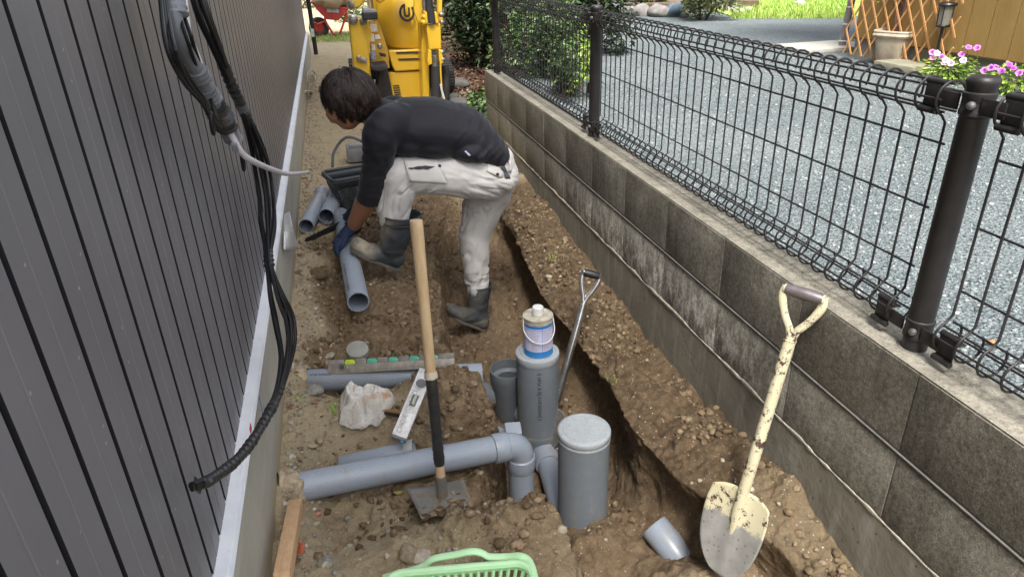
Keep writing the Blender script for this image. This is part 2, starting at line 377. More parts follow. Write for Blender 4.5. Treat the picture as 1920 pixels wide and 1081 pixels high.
c = t.ramp(t.attr("rnd"), [(0, (.12, .082, .047)), (.4, (.20, .143, .086)), (.75, (.27, .20, .122)), (1, (.35, .265, .17))])
c = t.mix(1, c, t.ramp(t.noise(120, 5), [(.25, .55), (.7, 1.2)]), 'MULTIPLY'); t.set(c, .95, 0, .2); t.bump(t.noise(220, 6, .7), .9, .005); MCLOD = t.m
C1, R1 = scatter(7000, -.3, 1.05, .95, 4.3, lambda x, y, d, w, m: np.where((w > .5) | (x > xr_(y)), .16, .22 + .7 * (1 - d)), .0016, .013, 1, 6)
stuff_rocks("pebbles", "small pale pebbles strewn over the dug soil", C1, R1, 2, MPEB)
C2, R2 = scatter(34000, -.27, 1.05, .95, 4.2, lambda x, y, d, w, m: (.04 + .85 * d * (.3 + .7 * (1 - w))) * sst(-.5, .35, fbm(np.stack([x, y, 0 * x], 1), 7, 2, 77)), .0016, .018, 5, 5.5)
stuff_rocks("soil_clods", "brown crumbs and clods of dug soil", C2, R2, 6, MCLOD, (.6, .9), 1, .5)
r = np.random.default_rng(40); n = 1600; x = -.29 + np.abs(r.normal(0, .05, n)); y = r.uniform(1, 9, n)
C3 = np.array([(a, b, gz(a, b) + .002) for a, b in zip(x, y)]); stuff_rocks("gravel_strip", "grey gravel chips along the foot of the house", C3, .003 + .009 * r.random(n) ** 2, 8, MPEB)
r = np.random.default_rng(41); n = 900; x = r.uniform(-.28, 1.0, n); y = r.uniform(4.2, 9, n)
C4 = np.array([(a, b, gz(a, b) + .001) for a, b in zip(x, y)]); stuff_rocks("path_stones", "scattered stones on the undisturbed path", C4, .003 + .014 * r.random(n) ** 3, 9, MPEB)
# single stones that read on their own
for px, py, rr, lab in [(765, 1041, .028, "rounded brown stone behind the green basket, the left of the pair"), (790, 1048, .022, "darker squat stone right of the rounded brown stone behind the green basket"),
                        (611, 1056, .018, "pale oval stone on the mossy soil beside the wooden stake"), (600, 829, .019, "brown rounded cobble half sunk in the soil left of the short grey level"),
                        (588, 735, .030, "pale yellowish cobble at the left end of the pipe under the cloth"), (620, 668, .018, "pale angular stone left of the round grey cap"),
                        (596, 520, .045, "large brown clod like stone beside the house left of the sawn pipe"), (1028, 520, .016, "small pale stone on the right bank of the trench")]:
    g = gray(px, py); V, Fa, rnd = rocks_mesh(np.array([[g.x, g.y, g.z + rr * .3]]), [rr], int(px), (.6, .8), 3)
    o = np_mesh("stone", V, Fa, MPEB if rr < .04 else MCLOD, {'rnd': rnd}); tag(o, lab, "stone"); recenter(o, (g.x, g.y, g.z))
# ------------------------------------------------------------------ house on the left
HY0, HY1, HH = -1.6, 11.0, 5.2
t = NT("siding_metal")
n = t.noise(1.0, 5, .5, t.co((1, 1, 14))); n = t.noise(3, 4)
c = t.ramp(n, [(.3, (.160, .155, .168)), (.7, (.188, .182, .198))])
sp = t.vor(55, 'F1', "Distance"); spc = t.vor(55, 'F1', "Color")
zc = t.sep(t.c.outputs["Object"])[2]
low = t.ramp(zc, [(0, .7), (.10, .2), (.30, 0.02)])
dm = t.math('MULTIPLY', t.math('LESS_THAN', sp, .13), t.math('LESS_THAN', t.sep(spc)[0], low))
c = t.mix(dm, c, (.36, .33, .30))
c = t.mix(t.ramp(t.noise(9, 4, .6, t.co((1, 6, 1))), [(.5, 0), (.85, .25)]), c, (.19, .18, .18))
t.set(c, t.ramp(t.noise(14, 3), [(.3, .36), (.7, .46)]), .0, .5); t.bump(t.noise(500, 2), .12, .0006)
MSID = t.m
MSIDG = simple("siding_groove_metal", (.018, .018, .023), rough=.7, spec=.2)
house = thing("house", "house wall clad in dark grey ribbed metal siding with a white base strip", "house", (-.33, 0, 0))
# ribbed profile: along y at x
pitch = 0.0962; prof = []; y = 0.614 - pitch * 23
while y < HY1:
    p = y
    prof += [(p - .0082, 0, 0), (p - .0070, -.012, 1), (p + .0022, -.012, 1), (p + .0038, 0, 0), (p + pitch * .40, 0.0002, 0), (p + pitch * .42, -.0006, 0), (p + pitch * .45, -.0006, 0), (p + pitch * .47, 0.0002, 0)]
    y += pitch
b = MB(); V = []; Fc = []; mi = []
for (yy, dx, g) in prof:
    V += [(-.33 + dx, yy, .302), (-.33 + dx, yy, HH)]
for i in range(len(prof) - 1):
    Fc.append((2 * i, 2 * i + 2, 2 * i + 3, 2 * i + 1)); mi.append(1 if prof[i][2] or prof[i + 1][2] else 0)
b.add(V, Fc); b.mi = mi
sid = b.build("siding", [MSID, MSIDG], house, smooth=False)
b = MB(); b.box((-2.35, (HY0 + HY1) / 2, HH / 2 + .15), (4.0, HY1 - HY0 + .02, HH - .32)); b.build("wall_core", MSID, house, smooth=False)
b = MB(); b.box((-2.2, (HY0 + HY1) / 2, HH + .06), (4.2, HY1 - HY0 + .6, .12)); b.build("roof", simple("roof_metal", (.08, .08, .085)), house, smooth=False)
t = NT("white_flashing")
c = t.ramp(t.noise(12, 4), [(.3, (.66, .68, .72)), (.7, (.80, .81, .83))])
gm = t.ramp(t.noise(55, 6, .8, t.co((1, .45, 1))), [(.60, 0), (.72, .7)]); c = t.mix(gm, c, (.42, .38, .30)); t.set(c, .45, 0, .4)
b = MB(); sec = [(-.332, .316), (-.332, .309), (-.3085, .304), (-.3055, .302), (-.2998, .294), (-.2998, .291), (-.3015, .291), (-.3055, .298), (-.332, .300)]
n = len(sec); V = [(x, HY0, z) for x, z in sec] + [(x, HY1, z) for x, z in sec]
b.add(V, [(i, (i + 1) % n, n + (i + 1) % n, n + i) for i in range(n)] + [tuple(range(n)), tuple(range(n, 2 * n))[::-1]]); b.build("base_strip", t.m, house, smooth=False)
t = NT("foundation_concrete")
c = t.ramp(t.noise(3.5, 5, .6, t.co((1, .5, 3))), [(.3, (.36, .345, .29)), (.7, (.50, .475, .41))])
c = t.mix(t.ramp(t.noise(9, 5, .6, t.co((1, 2, .25))), [(.5, 0), (.75, .5)]), c, (.36, .33, .23))
c = t.mix(t.ramp(zc_ := t.sep(t.c.outputs["Object"])[2], [(.02, .75), (.07, 0)]), c, (.36, .28, .17))
t.set(c, .85, 0, .3); t.bump(t.noise(120, 5), .25, .002)
b = MB(); b.box((-.40, (HY0 + HY1) / 2, -.17), (.196, HY1 - HY0, .92)); b.build("foundation", t.m, house, smooth=False)
t = simple("blue_chalk", (.10, .22, .5)); 
b = MB(); p0, p1 = PX(485, 742, -.3014), PX(497, 792, -.3014); b.tube([p0, p1], .0016, 6); b.build("chalk_mark", t, house)
b = MB(); q = PX(470, 803, -.2930); b.box(q, (.0012, .022, .016)); b.build("red_sticker", simple("red_print", (.6, .05, .05)), house, smooth=False)
# loose white sheet tucked on the strip
b = MB(); p = [PX(540, 405, -.291), PX(552, 415, -.27), PX(558, 440, -.262), PX(560, 472, -.268), PX(541, 462, -.285), PX(533, 440, -.2915)]
t_ = MB()
V = []; 
for j in range(9):
    for i in range(7):
        u, v = i / 6, j / 8
        pt = PX(532 + u * (10 + 18 * v), 402 + v * 66 - u * 6 * (1 - v), -.2915 + .030 * u + .012 * math.sin(v * 4) * u)
        V.append(pt)
t_.add(V, [(j * 7 + i, j * 7 + i + 1, j * 7 + i + 8, j * 7 + i + 7) for j in range(8) for i in range(6)])
o = t_.build("protective_sheet", simple("white_sheet", (.78, .78, .76), (.68, .68, .66)), smooth=True); md = o.modifiers.new('s', 'SOLIDIFY'); md.thickness = .001
tag(o, "torn flap of white protective film hanging from the strip at the house base", "film"); recenter(o, V[0])

# ------------------------------------------------------------------ block wall on the right
WX0, WX1, WT = 1.06, 1.18, .51
JP = .381; JY = [.945 + JP * i for i in range(-9, 12)]; WEND = 5.135
wall = thing("block_wall", "low wall of stained grey concrete blocks on a cast footing beside the trench", "wall", (WX0, 0, 0))
t = NT("stained_block")
pos = t.sep(t.c.outputs["Object"]); 
fine = t.noise(240, 6, .75); med = t.noise(11, 6, .65); strk = t.noise(13, 5, .6, t.co((1, 1, .22)))
c = t.ramp(med, [(.28, (.20, .187, .15)), (.5, (.28, .262, .218)), (.75, (.36, .34, .285))])
hz = t.ramp(pos[2], [(.12, 0), (.32, .25), (.40, .9), (.51, 1)])
blk = t.ramp(t.noise(4.5, 6, .7), [(.36, .15), (.62, 1)])
c = t.mix(t.math('MULTIPLY', hz, t.math('MULTIPLY', blk, .75)), c, (.070, .064, .050))
c = t.mix(t.ramp(strk, [(.55, 0), (.75, .35)]), c, (.045, .042, .034))
ef = t.math('MULTIPLY', t.ramp(t.noise(17, 6, .7, t.co((1, 1.6, .8))), [(.53, 0), (.62, 1)]), t.ramp(pos[2], [(.12, 1), (.2, .75), (.3, 0)]))
ef = t.math('MULTIPLY', ef, t.ramp(pos[1], [(.0, 0), (.3, .0), (.36, 1), (.95, 1), (1, .4)]) )
em = t.n.new("ShaderNodeMapRange"); em.inputs[1].default_value = 1.1; em.inputs[2].default_value = 1.7; t.L(pos[1], em.inputs[0])
em2 = t.n.new("ShaderNodeMapRange"); em2.inputs[1].default_value = 3.6; em2.inputs[2].default_value = 2.6; t.L(pos[1], em2.inputs[0])
ef = t.math('MULTIPLY', t.math('MULTIPLY', t.ramp(t.noise(17, 6, .75, t.co((1, 1.6, .7))), [(.45, 0), (.57, 1)]), t.ramp(pos[2], [(.12, 1), (.2, .85), (.33, 0)])), t.math('MULTIPLY', em.outputs[0], em2.outputs[0]))
c = t.mix(t.ramp(t.noise(1.6, 4, .6), [(.40, 0), (.62, .45)]), c, (.075, .068, .052)); c = t.mix(ef, c, (.66, .64, .58))
dk = t.n.new("ShaderNodeMapRange"); dk.inputs[1].default_value = 3.2; dk.inputs[2].default_value = 4.6; t.L(pos[1], dk.inputs[0])
c = t.mix(t.math('MULTIPLY', dk.outputs[0], .45), c, (.21, .19, .135))
c = t.mix(1, c, t.ramp(fine, [(.25, .45), (.5, 1), (.78, 1.7)]), 'MULTIPLY')
c = t.mix(1, c, t.ramp(t.noise(75, 5, .8), [(.30, .45), (.5, 1), (.72, 1.6)]), 'MULTIPLY'); c = t.mix(1, c, t.ramp(t.noise(26, 5, .7, t.co((1, 1, .12))), [(.32, .82), (.5, 1), (.7, 1.12)]), 'MULTIPLY')
nrm = t.n.new("ShaderNodeNewGeometry"); nz = t.sep(nrm.outputs["True Normal"])[2]
topc = t.ramp(t.noise(6, 6, .7), [(.3, (.16, .15, .12)), (.5, (.27, .25, .205)), (.75, (.36, .335, .275))])
topc = t.mix(1, topc, t.ramp(t.noise(85, 6, .85), [(.30, .4), (.5, 1), (.72, 1.5)]), 'MULTIPLY')
c = t.mix(t.math('GREATER_THAN', nz, .6), c, topc)
t.set(c, .95, 0, .2); b1 = t.bump(t.noise(170, 6, .75), .8, .004); t.bump(t.vor(420), .5, .0015, b1); MBLK = t.m
def blockrow(z0, z1):
    b = MB(); rr = random.Random(int(z0 * 100))
    for a, e in zip(JY[:-1], JY[1:]):
        e = min(e, WEND)
        if a >= WEND or e - a < .05: continue
        b.box(((WX0 + WX1) / 2 + rr.uniform(-.0006, .0006), (a + e) / 2, (z0 + z1) / 2), (WX1 - WX0, e - a - .0022, z1 - z0 - .004), bev=.002)
    return b
blockrow(.315, WT).build("block_course", MBLK, wall, ang=60)
blockrow(.125, .305).build("block_course", MBLK, wall, ang=60)
t = NT("joint_mortar"); c = t.ramp(t.noise(30, 5, .7), [(.3, (.10, .096, .085)), (.7, (.19, .182, .165))]); t.set(c, .95); t.bump(t.noise(200, 5), .5, .002); MJ = t.m
b = MB(); b.box(((WX0 + WX1) / 2, (JY[0] + WEND) / 2, .31), (WX1 - WX0 - .003, WEND - JY[0] - .008, .384)); b.tube([(WX0 - .001, y_, .310) for y_ in (JY[0], WEND)], .0024, 8)
b.build("mortar", MJ, wall)
b = MB(); b.box(((WX0 + WX1) / 2, (JY[0] + WEND) / 2, .5095), (WX1 - WX0 - .003, WEND - JY[0] - .002, .006), bev=.001); b.build('coping_mortar', MBLK, wall)
# rough pale bead on top of the footing
t = NT("lime_mortar"); c = t.ramp(t.noise(26, 6, .75), [(.3, (.24, .2, .15)), (.5, (.42, .38, .31)), (.7, (.62, .59, .52))]); t.set(c, .95); t.bump(t.noise(120, 6), .8, .004)
yy = np.arange(JY[0], WEND, .006); nzv = fbm(np.stack([yy, yy * 0, yy * 0], 1), 12, 4, 2); nz2 = fbm(np.stack([yy, yy * 0 + 3, yy * 0], 1), 45, 3, 4)
b = MB(); b.tube([(WX0 + .001, y_, .120 + .003 * a) for y_, a in zip(yy, nzv)], [max(.0012, .0056 + .0030 * a + .0022 * c_) for a, c_ in zip(nzv, nz2)], 8, up=(1, 0, 0), flat=.6); b.build("mortar_bead", t.m, wall)
t = NT("footing_concrete")
c = t.ramp(t.noise(5, 6, .6), [(.3, (.175, .16, .128)), (.7, (.26, .24, .195))])
pos = t.sep(t.c.outputs["Object"])
c = t.mix(t.ramp(t.noise(9, 6, .7, t.co((1, 1.8, .35))), [(.50, 0), (.64, .6)]), c, (.36, .345, .30))
c = t.mix(t.ramp(pos[2], [(0, .0), (.001, .0)]), c, c)
pit = t.math('LESS_THAN', t.vor(34), .10); c = t.mix(t.math('MULTIPLY', pit, .8), c, (.05, .045, .04))
t.set(c, .88, 0, .3); b1 = t.bump(t.noise(90, 5), .35, .003); t.bump(t.vor(34, 'F1'), .25, .003, b1)
b = MB(); b.box((WX0 + .062 , (JY[0] + WEND) / 2, -.245), (.122, WEND - JY[0], .73)); b.build("footing", t.m, wall, smooth=False)

# ------------------------------------------------------------------ mesh fence on the wall
t = NT("brown_coated_steel"); c = t.ramp(t.noise(30, 4), [(.3, (.016, .0145, .0145)), (.7, (.028, .0255, .0255))])
c = t.mix(t.ramp(t.noise(60, 6, .8, t.co((1, 1, .4))), [(.66, 0), (.74, .3)]), c, (.13, .125, .12)); t.set(c, .45, .0, .4); t.bump(t.noise(250, 3), .12, .001); MFEN = t.m
MBOLT = simple("zinc_bolt", (.30, .30, .30), rough=.4, metal=.8)
fx = 1.125
fence = thing("mesh_fence", "dark brown welded mesh fence with looped top and bottom on the block wall", "fence", (fx, 1.03, WT))
posts = [-.95, 1.03, 3.0, 4.98]
def loopwire(y, zb, zt):
    pts = []; R = .033
    # bottom loop (towards the alley) -> vertical -> top loop
    cb, ct = zb + R, zt - R; x = fx + .012; cx = x - .022
    for k in range(13):
        a = math.radians(20 + 300 * k / 12); pts.append((cx + R * math.cos(a) * -1 * -1, y, cb - R * math.sin(a) * 1))
    b1 = []
    for k in range(12): a = math.radians(-25 - (285) * k / 11); b1.append((cx - .004 + R * math.cos(a), y, cb + R * math.sin(a)))
    pts = b1[::1]; cx = fx; x = fx
    vert = [(x, y, cb + .046), (x, y, ct - .046)]
    tp = []
    for k in range(12): a = math.radians(310 - 285 * k / 11 ); tp.append((cx - .004 + R * math.cos(a), y, ct - R * math.sin(a) * -1))
    # top: start at lower right going round the alley side over the top
    tp = [(cx + R * math.cos(math.radians(a)), y, ct + R * math.sin(math.radians(a))) for a in np.linspace(-112, -395, 14)]
    bt = [(cx + R * math.cos(math.radians(a)), y, cb + R * math.sin(math.radians(a))) for a in np.linspace(395, 112, 14)]
    return bt + vert + tp
for pi in range(3):
    y0, y1 = posts[pi] + .065, posts[pi + 1] - .065; b = MB(); nW = 35
    zb, zt = WT + .035, WT + .545
    for i in range(nW + 1):
        y = y0 + (y1 - y0) * i / nW
        if y < .2: continue
        b.tube(loopwire(y, zb, zt), .0027, 6)
    ya_ = max(y0 - .006, .2); R = .033
    hor = [(fx + .0052, WT + .165), (fx + .0052, WT + .295), (fx + .0052, WT + .425)]
    for (cz) in (zb + R, zt - R):
        sg = 1 if cz > WT + .3 else -1
        hor += [(fx + (R - .0050) * math.cos(math.radians(a)), cz + sg * (R - .0050) * math.sin(math.radians(a))) for a in (-62, 20, 100, 180, 238)]
    for (hx, hz_) in hor: b.tube([(hx, ya_, hz_), (hx, y1 + .006, hz_)], .0026, 6)
    b.build("mesh_panel", MFEN, fence)
for py_ in posts:
    if py_ < 0: continue
    b = MB(); b.lathe([(0, .563), (.0225, .563), (.0270, .559), (.0280, .553), (.0265, .549), (.0265, .545), (.0250, .543), (.0250, -.01)], (fx - .005, py_, WT), n=28)
    po = b.build("post", MFEN, fence)
    for zc_ in (.052, .515):
        b = MB(); b.lathe([(.0250, -.022), (.0280, -.020), (.0280, -.012), (.0268, -.010), (.0268, .010), (.0280, .012), (.028, .020), (.0250, .022)], (fx - .005, py_, WT + zc_), n=28)
        for s_ in (-1, 1):
            b.box((fx - .022, py_ + s_ * .050, WT + zc_), (.004, .050, .030), bev=.0008)
            # slotted bracket plate with rolled rims
            yc_ = py_ + s_ * .088
            b.box((fx - .020, yc_, WT + zc_), (.0035, .040, .046), bev=.0008)
            b.tube([(fx - .016, yc_ - .022, WT + zc_ + .026), (fx - .016, yc_ + .022, WT + zc_ + .026)], .0065, 10)
            b.tube([(fx - .024, yc_ - .022, WT + zc_ - .026), (fx - .024, yc_ + .022, WT + zc_ - .026)], .0065, 10)
            b.box((fx - .004, yc_, WT + zc_ + .012), (.026, .034, .003), bev=.0006)
        cl = b.build("clamp", MFEN, fence)
        for s_ in (-1, 1):
            b = MB(); M = frame((-1, 0, 0)); b.lathe([(.0045, 0), (.0068, .001), (.006, .005), (.003, .007), (0, .0072)], (fx - .0215, py_ + s_ * .088, WT + zc_ - .004), M, 12)
            b.build("bolt", MBOLT, sub(cl, fence))
        b = MB(); b.lathe([(.006, 0), (.008, .001), (.0072, .006), (.003, .009), (0, .0093)], (fx - .030, py_ - .012, WT + zc_), frame((-1, -.35, 0)), 12)
        b.build("bolt", MBOLT, sub(cl, fence))
    b = MB(); b.lathe([(0, .004), (.030, .004), (.036, .0005)], (fx - .005, py_, WT), n=20); b.build("mortar_collar", MJ, fence)
# ------------------------------------------------------------------ gravel lot beyond the fence
LZ = .345
t = NT("blue_grey_gravel")
v1 = t.vor(85, 'F1', "Color"); d1 = t.vor(85, 'F1', "Distance"); v2 = t.vor(140, 'F1', "Color")
c = t.ramp(t.sep(v1)[0], [(0, (.085, .108, .115)), (.35, (.135, .165, .175)), (.7, (.195, .228, .24)), (.93, (.25, .28, .288)), (1, (.34, .355, .35))])
c = t.mix(.45, c, t.ramp(t.sep(v2)[1], [(0, (.10, .125, .132)), (1, (.28, .315, .32))]))
c = t.mix(1, c, t.ramp(d1, [(.25, 1.05), (.62, .6)]), 'MULTIPLY')
c = t.mix(t.ramp(t.noise(.9, 5, .6), [(.45, 0), (.75, .5)]), c, (.26, .288, .29))
t.set(c, .85, 0, .3); b1 = t.bump(t.math('SUBTRACT', 1, d1), 1.0, .012); t.bump(t.vor(140), .6, .004, b1); MGRV = t.m
def sheet(name, poly, z, mat, label, n=1):
    b = MB(); b.add([(x, y, z) for x, y in poly], [tuple(range(len(poly)))]); o = b.build(name, mat, smooth=False); tag(o, label, name.replace('_', ' '), kind='structure'); return o
b = MB(); lotp = [(1.178, -6), (30, -6), (30, 11.6), (4.0, 12.2), (2.35, 9.0), (1.75, 6.6), (1.178, 5.0)]
b.prism(lotp, -.7, Matrix.Identity(3), (0, 0, LZ)); lot = b.build("gravel_lot", MGRV, smooth=False); tag(lot, "blue grey crushed gravel yard behind the mesh fence", "yard", kind='structure')
r = np.random.default_rng(60); n = 34000
yy_ = r.uniform(.1, 6.5, n); xx_ = 1.185 + r.random(n) ** 1.5 * 3.2; Rg = .0025 + .0065 * r.random(n) ** 1.6
k = (xx_ > 1.2 + np.clip(yy_ - 5, 0, 9) * .35)
t = NT("crushed_stone"); c = t.ramp(t.attr("rnd"), [(0, (.07, .092, .098)), (.4, (.135, .165, .175)), (.8, (.21, .245, .25)), (.95, (.28, .305, .30)), (1, (.40, .39, .36))]); t.set(c, .8, 0, .3); MCS = t.m
V, Fa, rnd = rocks_mesh(np.stack([xx_, yy_, LZ + Rg * .2], 1)[k], Rg[k], 61, (.5, .9), 1, .5)
V, Fa = V, Fa; o = np_mesh("crushed_stones", V, Fa, MCS, {'rnd': rnd}, smooth=False); tag(o, "loose crushed blue grey stones on the yard by the fence", "gravel", kind='stuff')
# lawn
t = NT("lawn"); c = t.ramp(t.noise(2.2, 6, .7), [(.3, (.16, .26, .035)), (.55, (.26, .38, .06)), (.75, (.42, .44, .16))]); t.set(c, .9); t.bump(t.noise(60, 5), .8, .02); MLAWN = t.m
b = MB(); q = [PZ(1385, 34, LZ + .004), PZ(1470, 34, LZ + .004), PZ(1585, 32, LZ + .004)]
b.add([tuple(q[0]), tuple(q[1]), tuple(q[2]), (30, q[2][1] - 3, LZ + .004), (30, 30, LZ + .1), (6.2, 30, LZ + .1), (6.1, 11.9, LZ + .02)], [tuple(range(7))])
o = b.build("lawn", MLAWN, smooth=False); tag(o, "sunny green lawn at the far end of the yard", "lawn", kind='structure')
def blades(name, label, n, fn, h, s, mat, w=.004):
    r = np.random.default_rng(s); P = fn(r, n); n = len(P); a = r.uniform(0, 2 * np.pi, n); hh = h * r.uniform(.5, 1.2, n); ln = r.uniform(.1, .7, n) * hh; b_ = r.uniform(0, 2 * np.pi, n)
    dx = np.stack([np.cos(a), np.sin(a), 0 * a], 1) * w; tip = P + np.stack([np.cos(b_) * ln, np.sin(b_) * ln, hh], 1); mid = P * .5 + tip * .5 + np.stack([0 * a, 0 * a, hh * .12], 1)
    V = np.stack([P - dx, P + dx, mid + dx * .7, mid - dx * .7, tip], 1).reshape(-1, 3); k = np.arange(n)[:, None] * 5
    Fa = np.concatenate([k + [0, 1, 2], k + [0, 2, 3], k + [3, 2, 4]]); o = np_mesh(name, V, Fa, mat, {'rnd': np.repeat(r.random(n), 5)}, smooth=False); tag(o, label, "grass", kind='stuff'); return o
t = NT("grass_blade"); c = t.ramp(t.attr("rnd"), [(0, (.10, .20, .025)), (.5, (.22, .36, .05)), (.85, (.40, .46, .12)), (1, (.50, .44, .2))]); t.set(c, .6, 0, .3); MBLA = t.m
def lawnpts(r, n):
    px = r.uniform(1370, 1600, n); py = -40 + 76 * r.random(n) ** .8; return np.array([PZ(a, b_, LZ) for a, b_ in zip(px, py)])
blades("lawn_grass", "short bright green grass of the lawn", 9000, lawnpts, .07, 3, MBLA, .006)

# ------------------------------------------------------------------ leaves
def leaves(C, size, s, flat=.5, asp=.42, up=.2):
    r = np.random.default_rng(s); n = len(C); d = r.normal(size=(n, 3)); d[:, 2] = d[:, 2] * flat - up * 0 - .25; d /= np.linalg.norm(d, axis=1, keepdims=True)
    nrm = r.normal(size=(n, 3)) * .6 + np.array([0, 0, 1.0]); w = np.cross(d, nrm); w /= np.linalg.norm(w, axis=1, keepdims=True); nn_ = np.cross(w, d)
    L = (size * r.uniform(.6, 1.25, n))[:, None]; C = np.asarray(C)
    base = C; tip = C + d * L + nn_ * L * -.12; m1 = C + d * L * .45
    V = np.stack([base, m1 + w * L * asp * .5 + nn_ * L * .06, tip, m1 - w * L * asp * .5 + nn_ * L * .06], 1).reshape(-1, 3); k = np.arange(n)[:, None] * 4
    return V, np.concatenate([k + [0, 1, 2], k + [0, 2, 3]]), np.repeat(r.random(n), 4)
def leafmat(name, cols, rough=.45):
    t = NT(name); c = t.ramp(t.attr("rnd"), cols); t.set(c, rough, 0, .45); return t.m
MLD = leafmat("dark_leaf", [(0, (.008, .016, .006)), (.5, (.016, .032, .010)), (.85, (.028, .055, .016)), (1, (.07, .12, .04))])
MLM = leafmat("mid_leaf", [(0, (.022, .045, .016)), (.5, (.05, .095, .03)), (.85, (.10, .165, .05)), (1, (.20, .28, .08))])
MLB = leafmat("bright_leaf", [(0, (.09, .17, .02)), (.6, (.20, .32, .04)), (1, (.36, .45, .09))])
MBARK = simple("bark", (.10, .065, .045), (.05, .035, .025), 20, .9, bump=.5)
def bush(name, label, cat, c, rad, n, size, s, mat, group=None, trunks=4, zbase=0, lobes=9, asp=.42, hole=.0):
    c = np.array(c); T = thing(name, label, cat, (c[0], c[1], zbase), group); r = np.random.default_rng(s); rad = np.array(rad)
    lc = c + rad * r.normal(size=(lobes, 3)) * .42; per = n // lobes; P = []
    for q in lc:
        v = r.normal(size=(per, 3)); v /= np.linalg.norm(v, axis=1, keepdims=True); P.append(q + v * rad * (.42 * r.random((per, 1)) ** .4) * r.uniform(.7, 1.25))
    P = np.concatenate(P); P = P[P[:, 2] > zbase + .02]
    V, Fa, rnd = leaves(P, size, s, asp=asp); o = np_mesh("foliage", V - np.array([c[0], c[1], zbase]), Fa, mat, {'rnd': rnd}, smooth=False); o.parent = T['o']
    b = MB()
    for q in lc[:trunks]:
        m = (np.array([c[0], c[1], zbase]) + q) / 2 + r.normal(size=3) * .05; b.tube(bez([(c[0] + r.normal() * .04, c[1] + r.normal() * .04, zbase - .03), m, q], 4), [.016] * 4 + [.012] * 4 + [.006], 7)
        for _ in range(5):
            e = q + r.normal(size=3) * rad * .3; b.tube([q * .6 + m * .4, (q + e) / 2, e], [.006, .004, .002], 5)
    b.build("stem", MBARK, T); return T
g1 = "dark evergreen shrubs at the end of the alley"
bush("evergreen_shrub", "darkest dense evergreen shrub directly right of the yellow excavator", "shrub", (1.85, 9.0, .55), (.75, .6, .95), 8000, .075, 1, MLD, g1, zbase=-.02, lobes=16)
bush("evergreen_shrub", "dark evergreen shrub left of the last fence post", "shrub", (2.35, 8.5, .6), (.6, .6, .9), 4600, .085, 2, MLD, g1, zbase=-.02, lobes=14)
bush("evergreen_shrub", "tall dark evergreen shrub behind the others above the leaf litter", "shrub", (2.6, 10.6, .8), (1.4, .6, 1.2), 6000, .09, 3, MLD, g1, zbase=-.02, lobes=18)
bush("broadleaf_shrub", "glossy broad leaved shrub with pale sprigs beside the last fence post", "shrub", (1.62, 6.9, .62), (.22, .3, .42), 420, .075, 4, MLM, zbase=-.02, lobes=7, asp=.5)
bush("nandina_shrub", "feathery mid green shrub seen through the far fence panel", "shrub", (1.80, 5.75, .72), (.32, .55, .50), 5200, .055, 5, MLM, zbase=.2, lobes=16)
bush("nandina_shrub", "yellow green leafy shrub behind the middle fence post", "shrub", (1.58, 4.75, .62), (.16, .38, .32), 2200, .045, 6, MLM, zbase=.3, lobes=9)
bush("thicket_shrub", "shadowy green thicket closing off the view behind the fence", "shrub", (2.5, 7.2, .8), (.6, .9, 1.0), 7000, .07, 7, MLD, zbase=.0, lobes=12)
bush("nandina_shrub", "yellow green foliage tips low behind the far fence panel", "shrub", (1.72, 5.0, .55), (.16, .4, .25), 500, .045, 8, MLB, zbase=.3, lobes=8)
T = thing("tree", "slim reddish tree trunk rising behind the far fence panel", "tree", (1.75, 6.6, .1))
b = MB(); b.tube(bez([(1.75, 6.6, .05), (1.77, 6.6, .7), (1.72, 6.63, 1.6), (1.75, 6.7, 2.6)], 6), [.03] * 6 + [.026] * 6 + [.02] * 7, 10); b.build("trunk", simple("red_bark", (.20, .085, .05), (.10, .05, .035), 14, .9, bump=.5), T)
r = np.random.default_rng(9); P = np.array([1.8, 6.8, 2.7]) + r.normal(size=(1500, 3)) * [.5, .5, .35]; V, Fa, rnd = leaves(P, .07, 4); o = np_mesh("crown", V - np.array(T['_o']), Fa, MLM, {'rnd': rnd}, smooth=False); o.parent = T['o']
# low plants and leaf litter
def pts_poly(px0, px1, py0, py1, z):
    def f(r, n): return np.array([PZ(a, b_, z) for a, b_ in zip(r.uniform(px0, px1, n), r.uniform(py0, py1, n))])
    return f
r = np.random.default_rng(12); P = pts_poly(882, 925, 172, 245, .03)(r, 1300) + r.normal(size=(1300, 3)) * [.02, .05, .025]; V, Fa, rnd = leaves(P, .055, 12, asp=.6); o = np_mesh("ground_cover", V, Fa, MLM, {'rnd': rnd}, smooth=False); tag(o, "low green ground cover plants at the end of the block wall", "ground cover", kind='stuff')
P = pts_poly(835, 1000, 100, 240, .005)(r, 2600); V, Fa, rnd = leaves(P, .06, 13, asp=.5, flat=.1); o = np_mesh("leaf_litter", V, Fa, leafmat("dead_leaf", [(0, (.035, .018, .010)), (.6, (.09, .045, .026)), (.93, (.16, .09, .05)), (1, (.42, .30, .22))], .8), {'rnd': rnd}, smooth=False); tag(o, "brown dead leaves under the shrubs", "leaf litter", kind='stuff')
for px, py, rr, lab in [(858, 158, .14, "large grey boulder between the excavator and the shrubs"), (862, 195, .13, "flat grey stone in front of the boulder beside the excavator"), (905, 215, .07, "small grey stone among the ground cover"), (850, 182, .09, "grey stone right of the excavator arm")]:
    g = PZ(px, py, .02); V, Fa, rnd = rocks_mesh(np.array([g]), [rr * .75], px, (.6, .75), 3); o = np_mesh("boulder", V, Fa, simple("grey_rock", (.12, .12, .11), (.07, .07, .065), 9, .9, bump=.5), {'rnd': rnd}); tag(o, lab, "stone"); recenter(o, g)

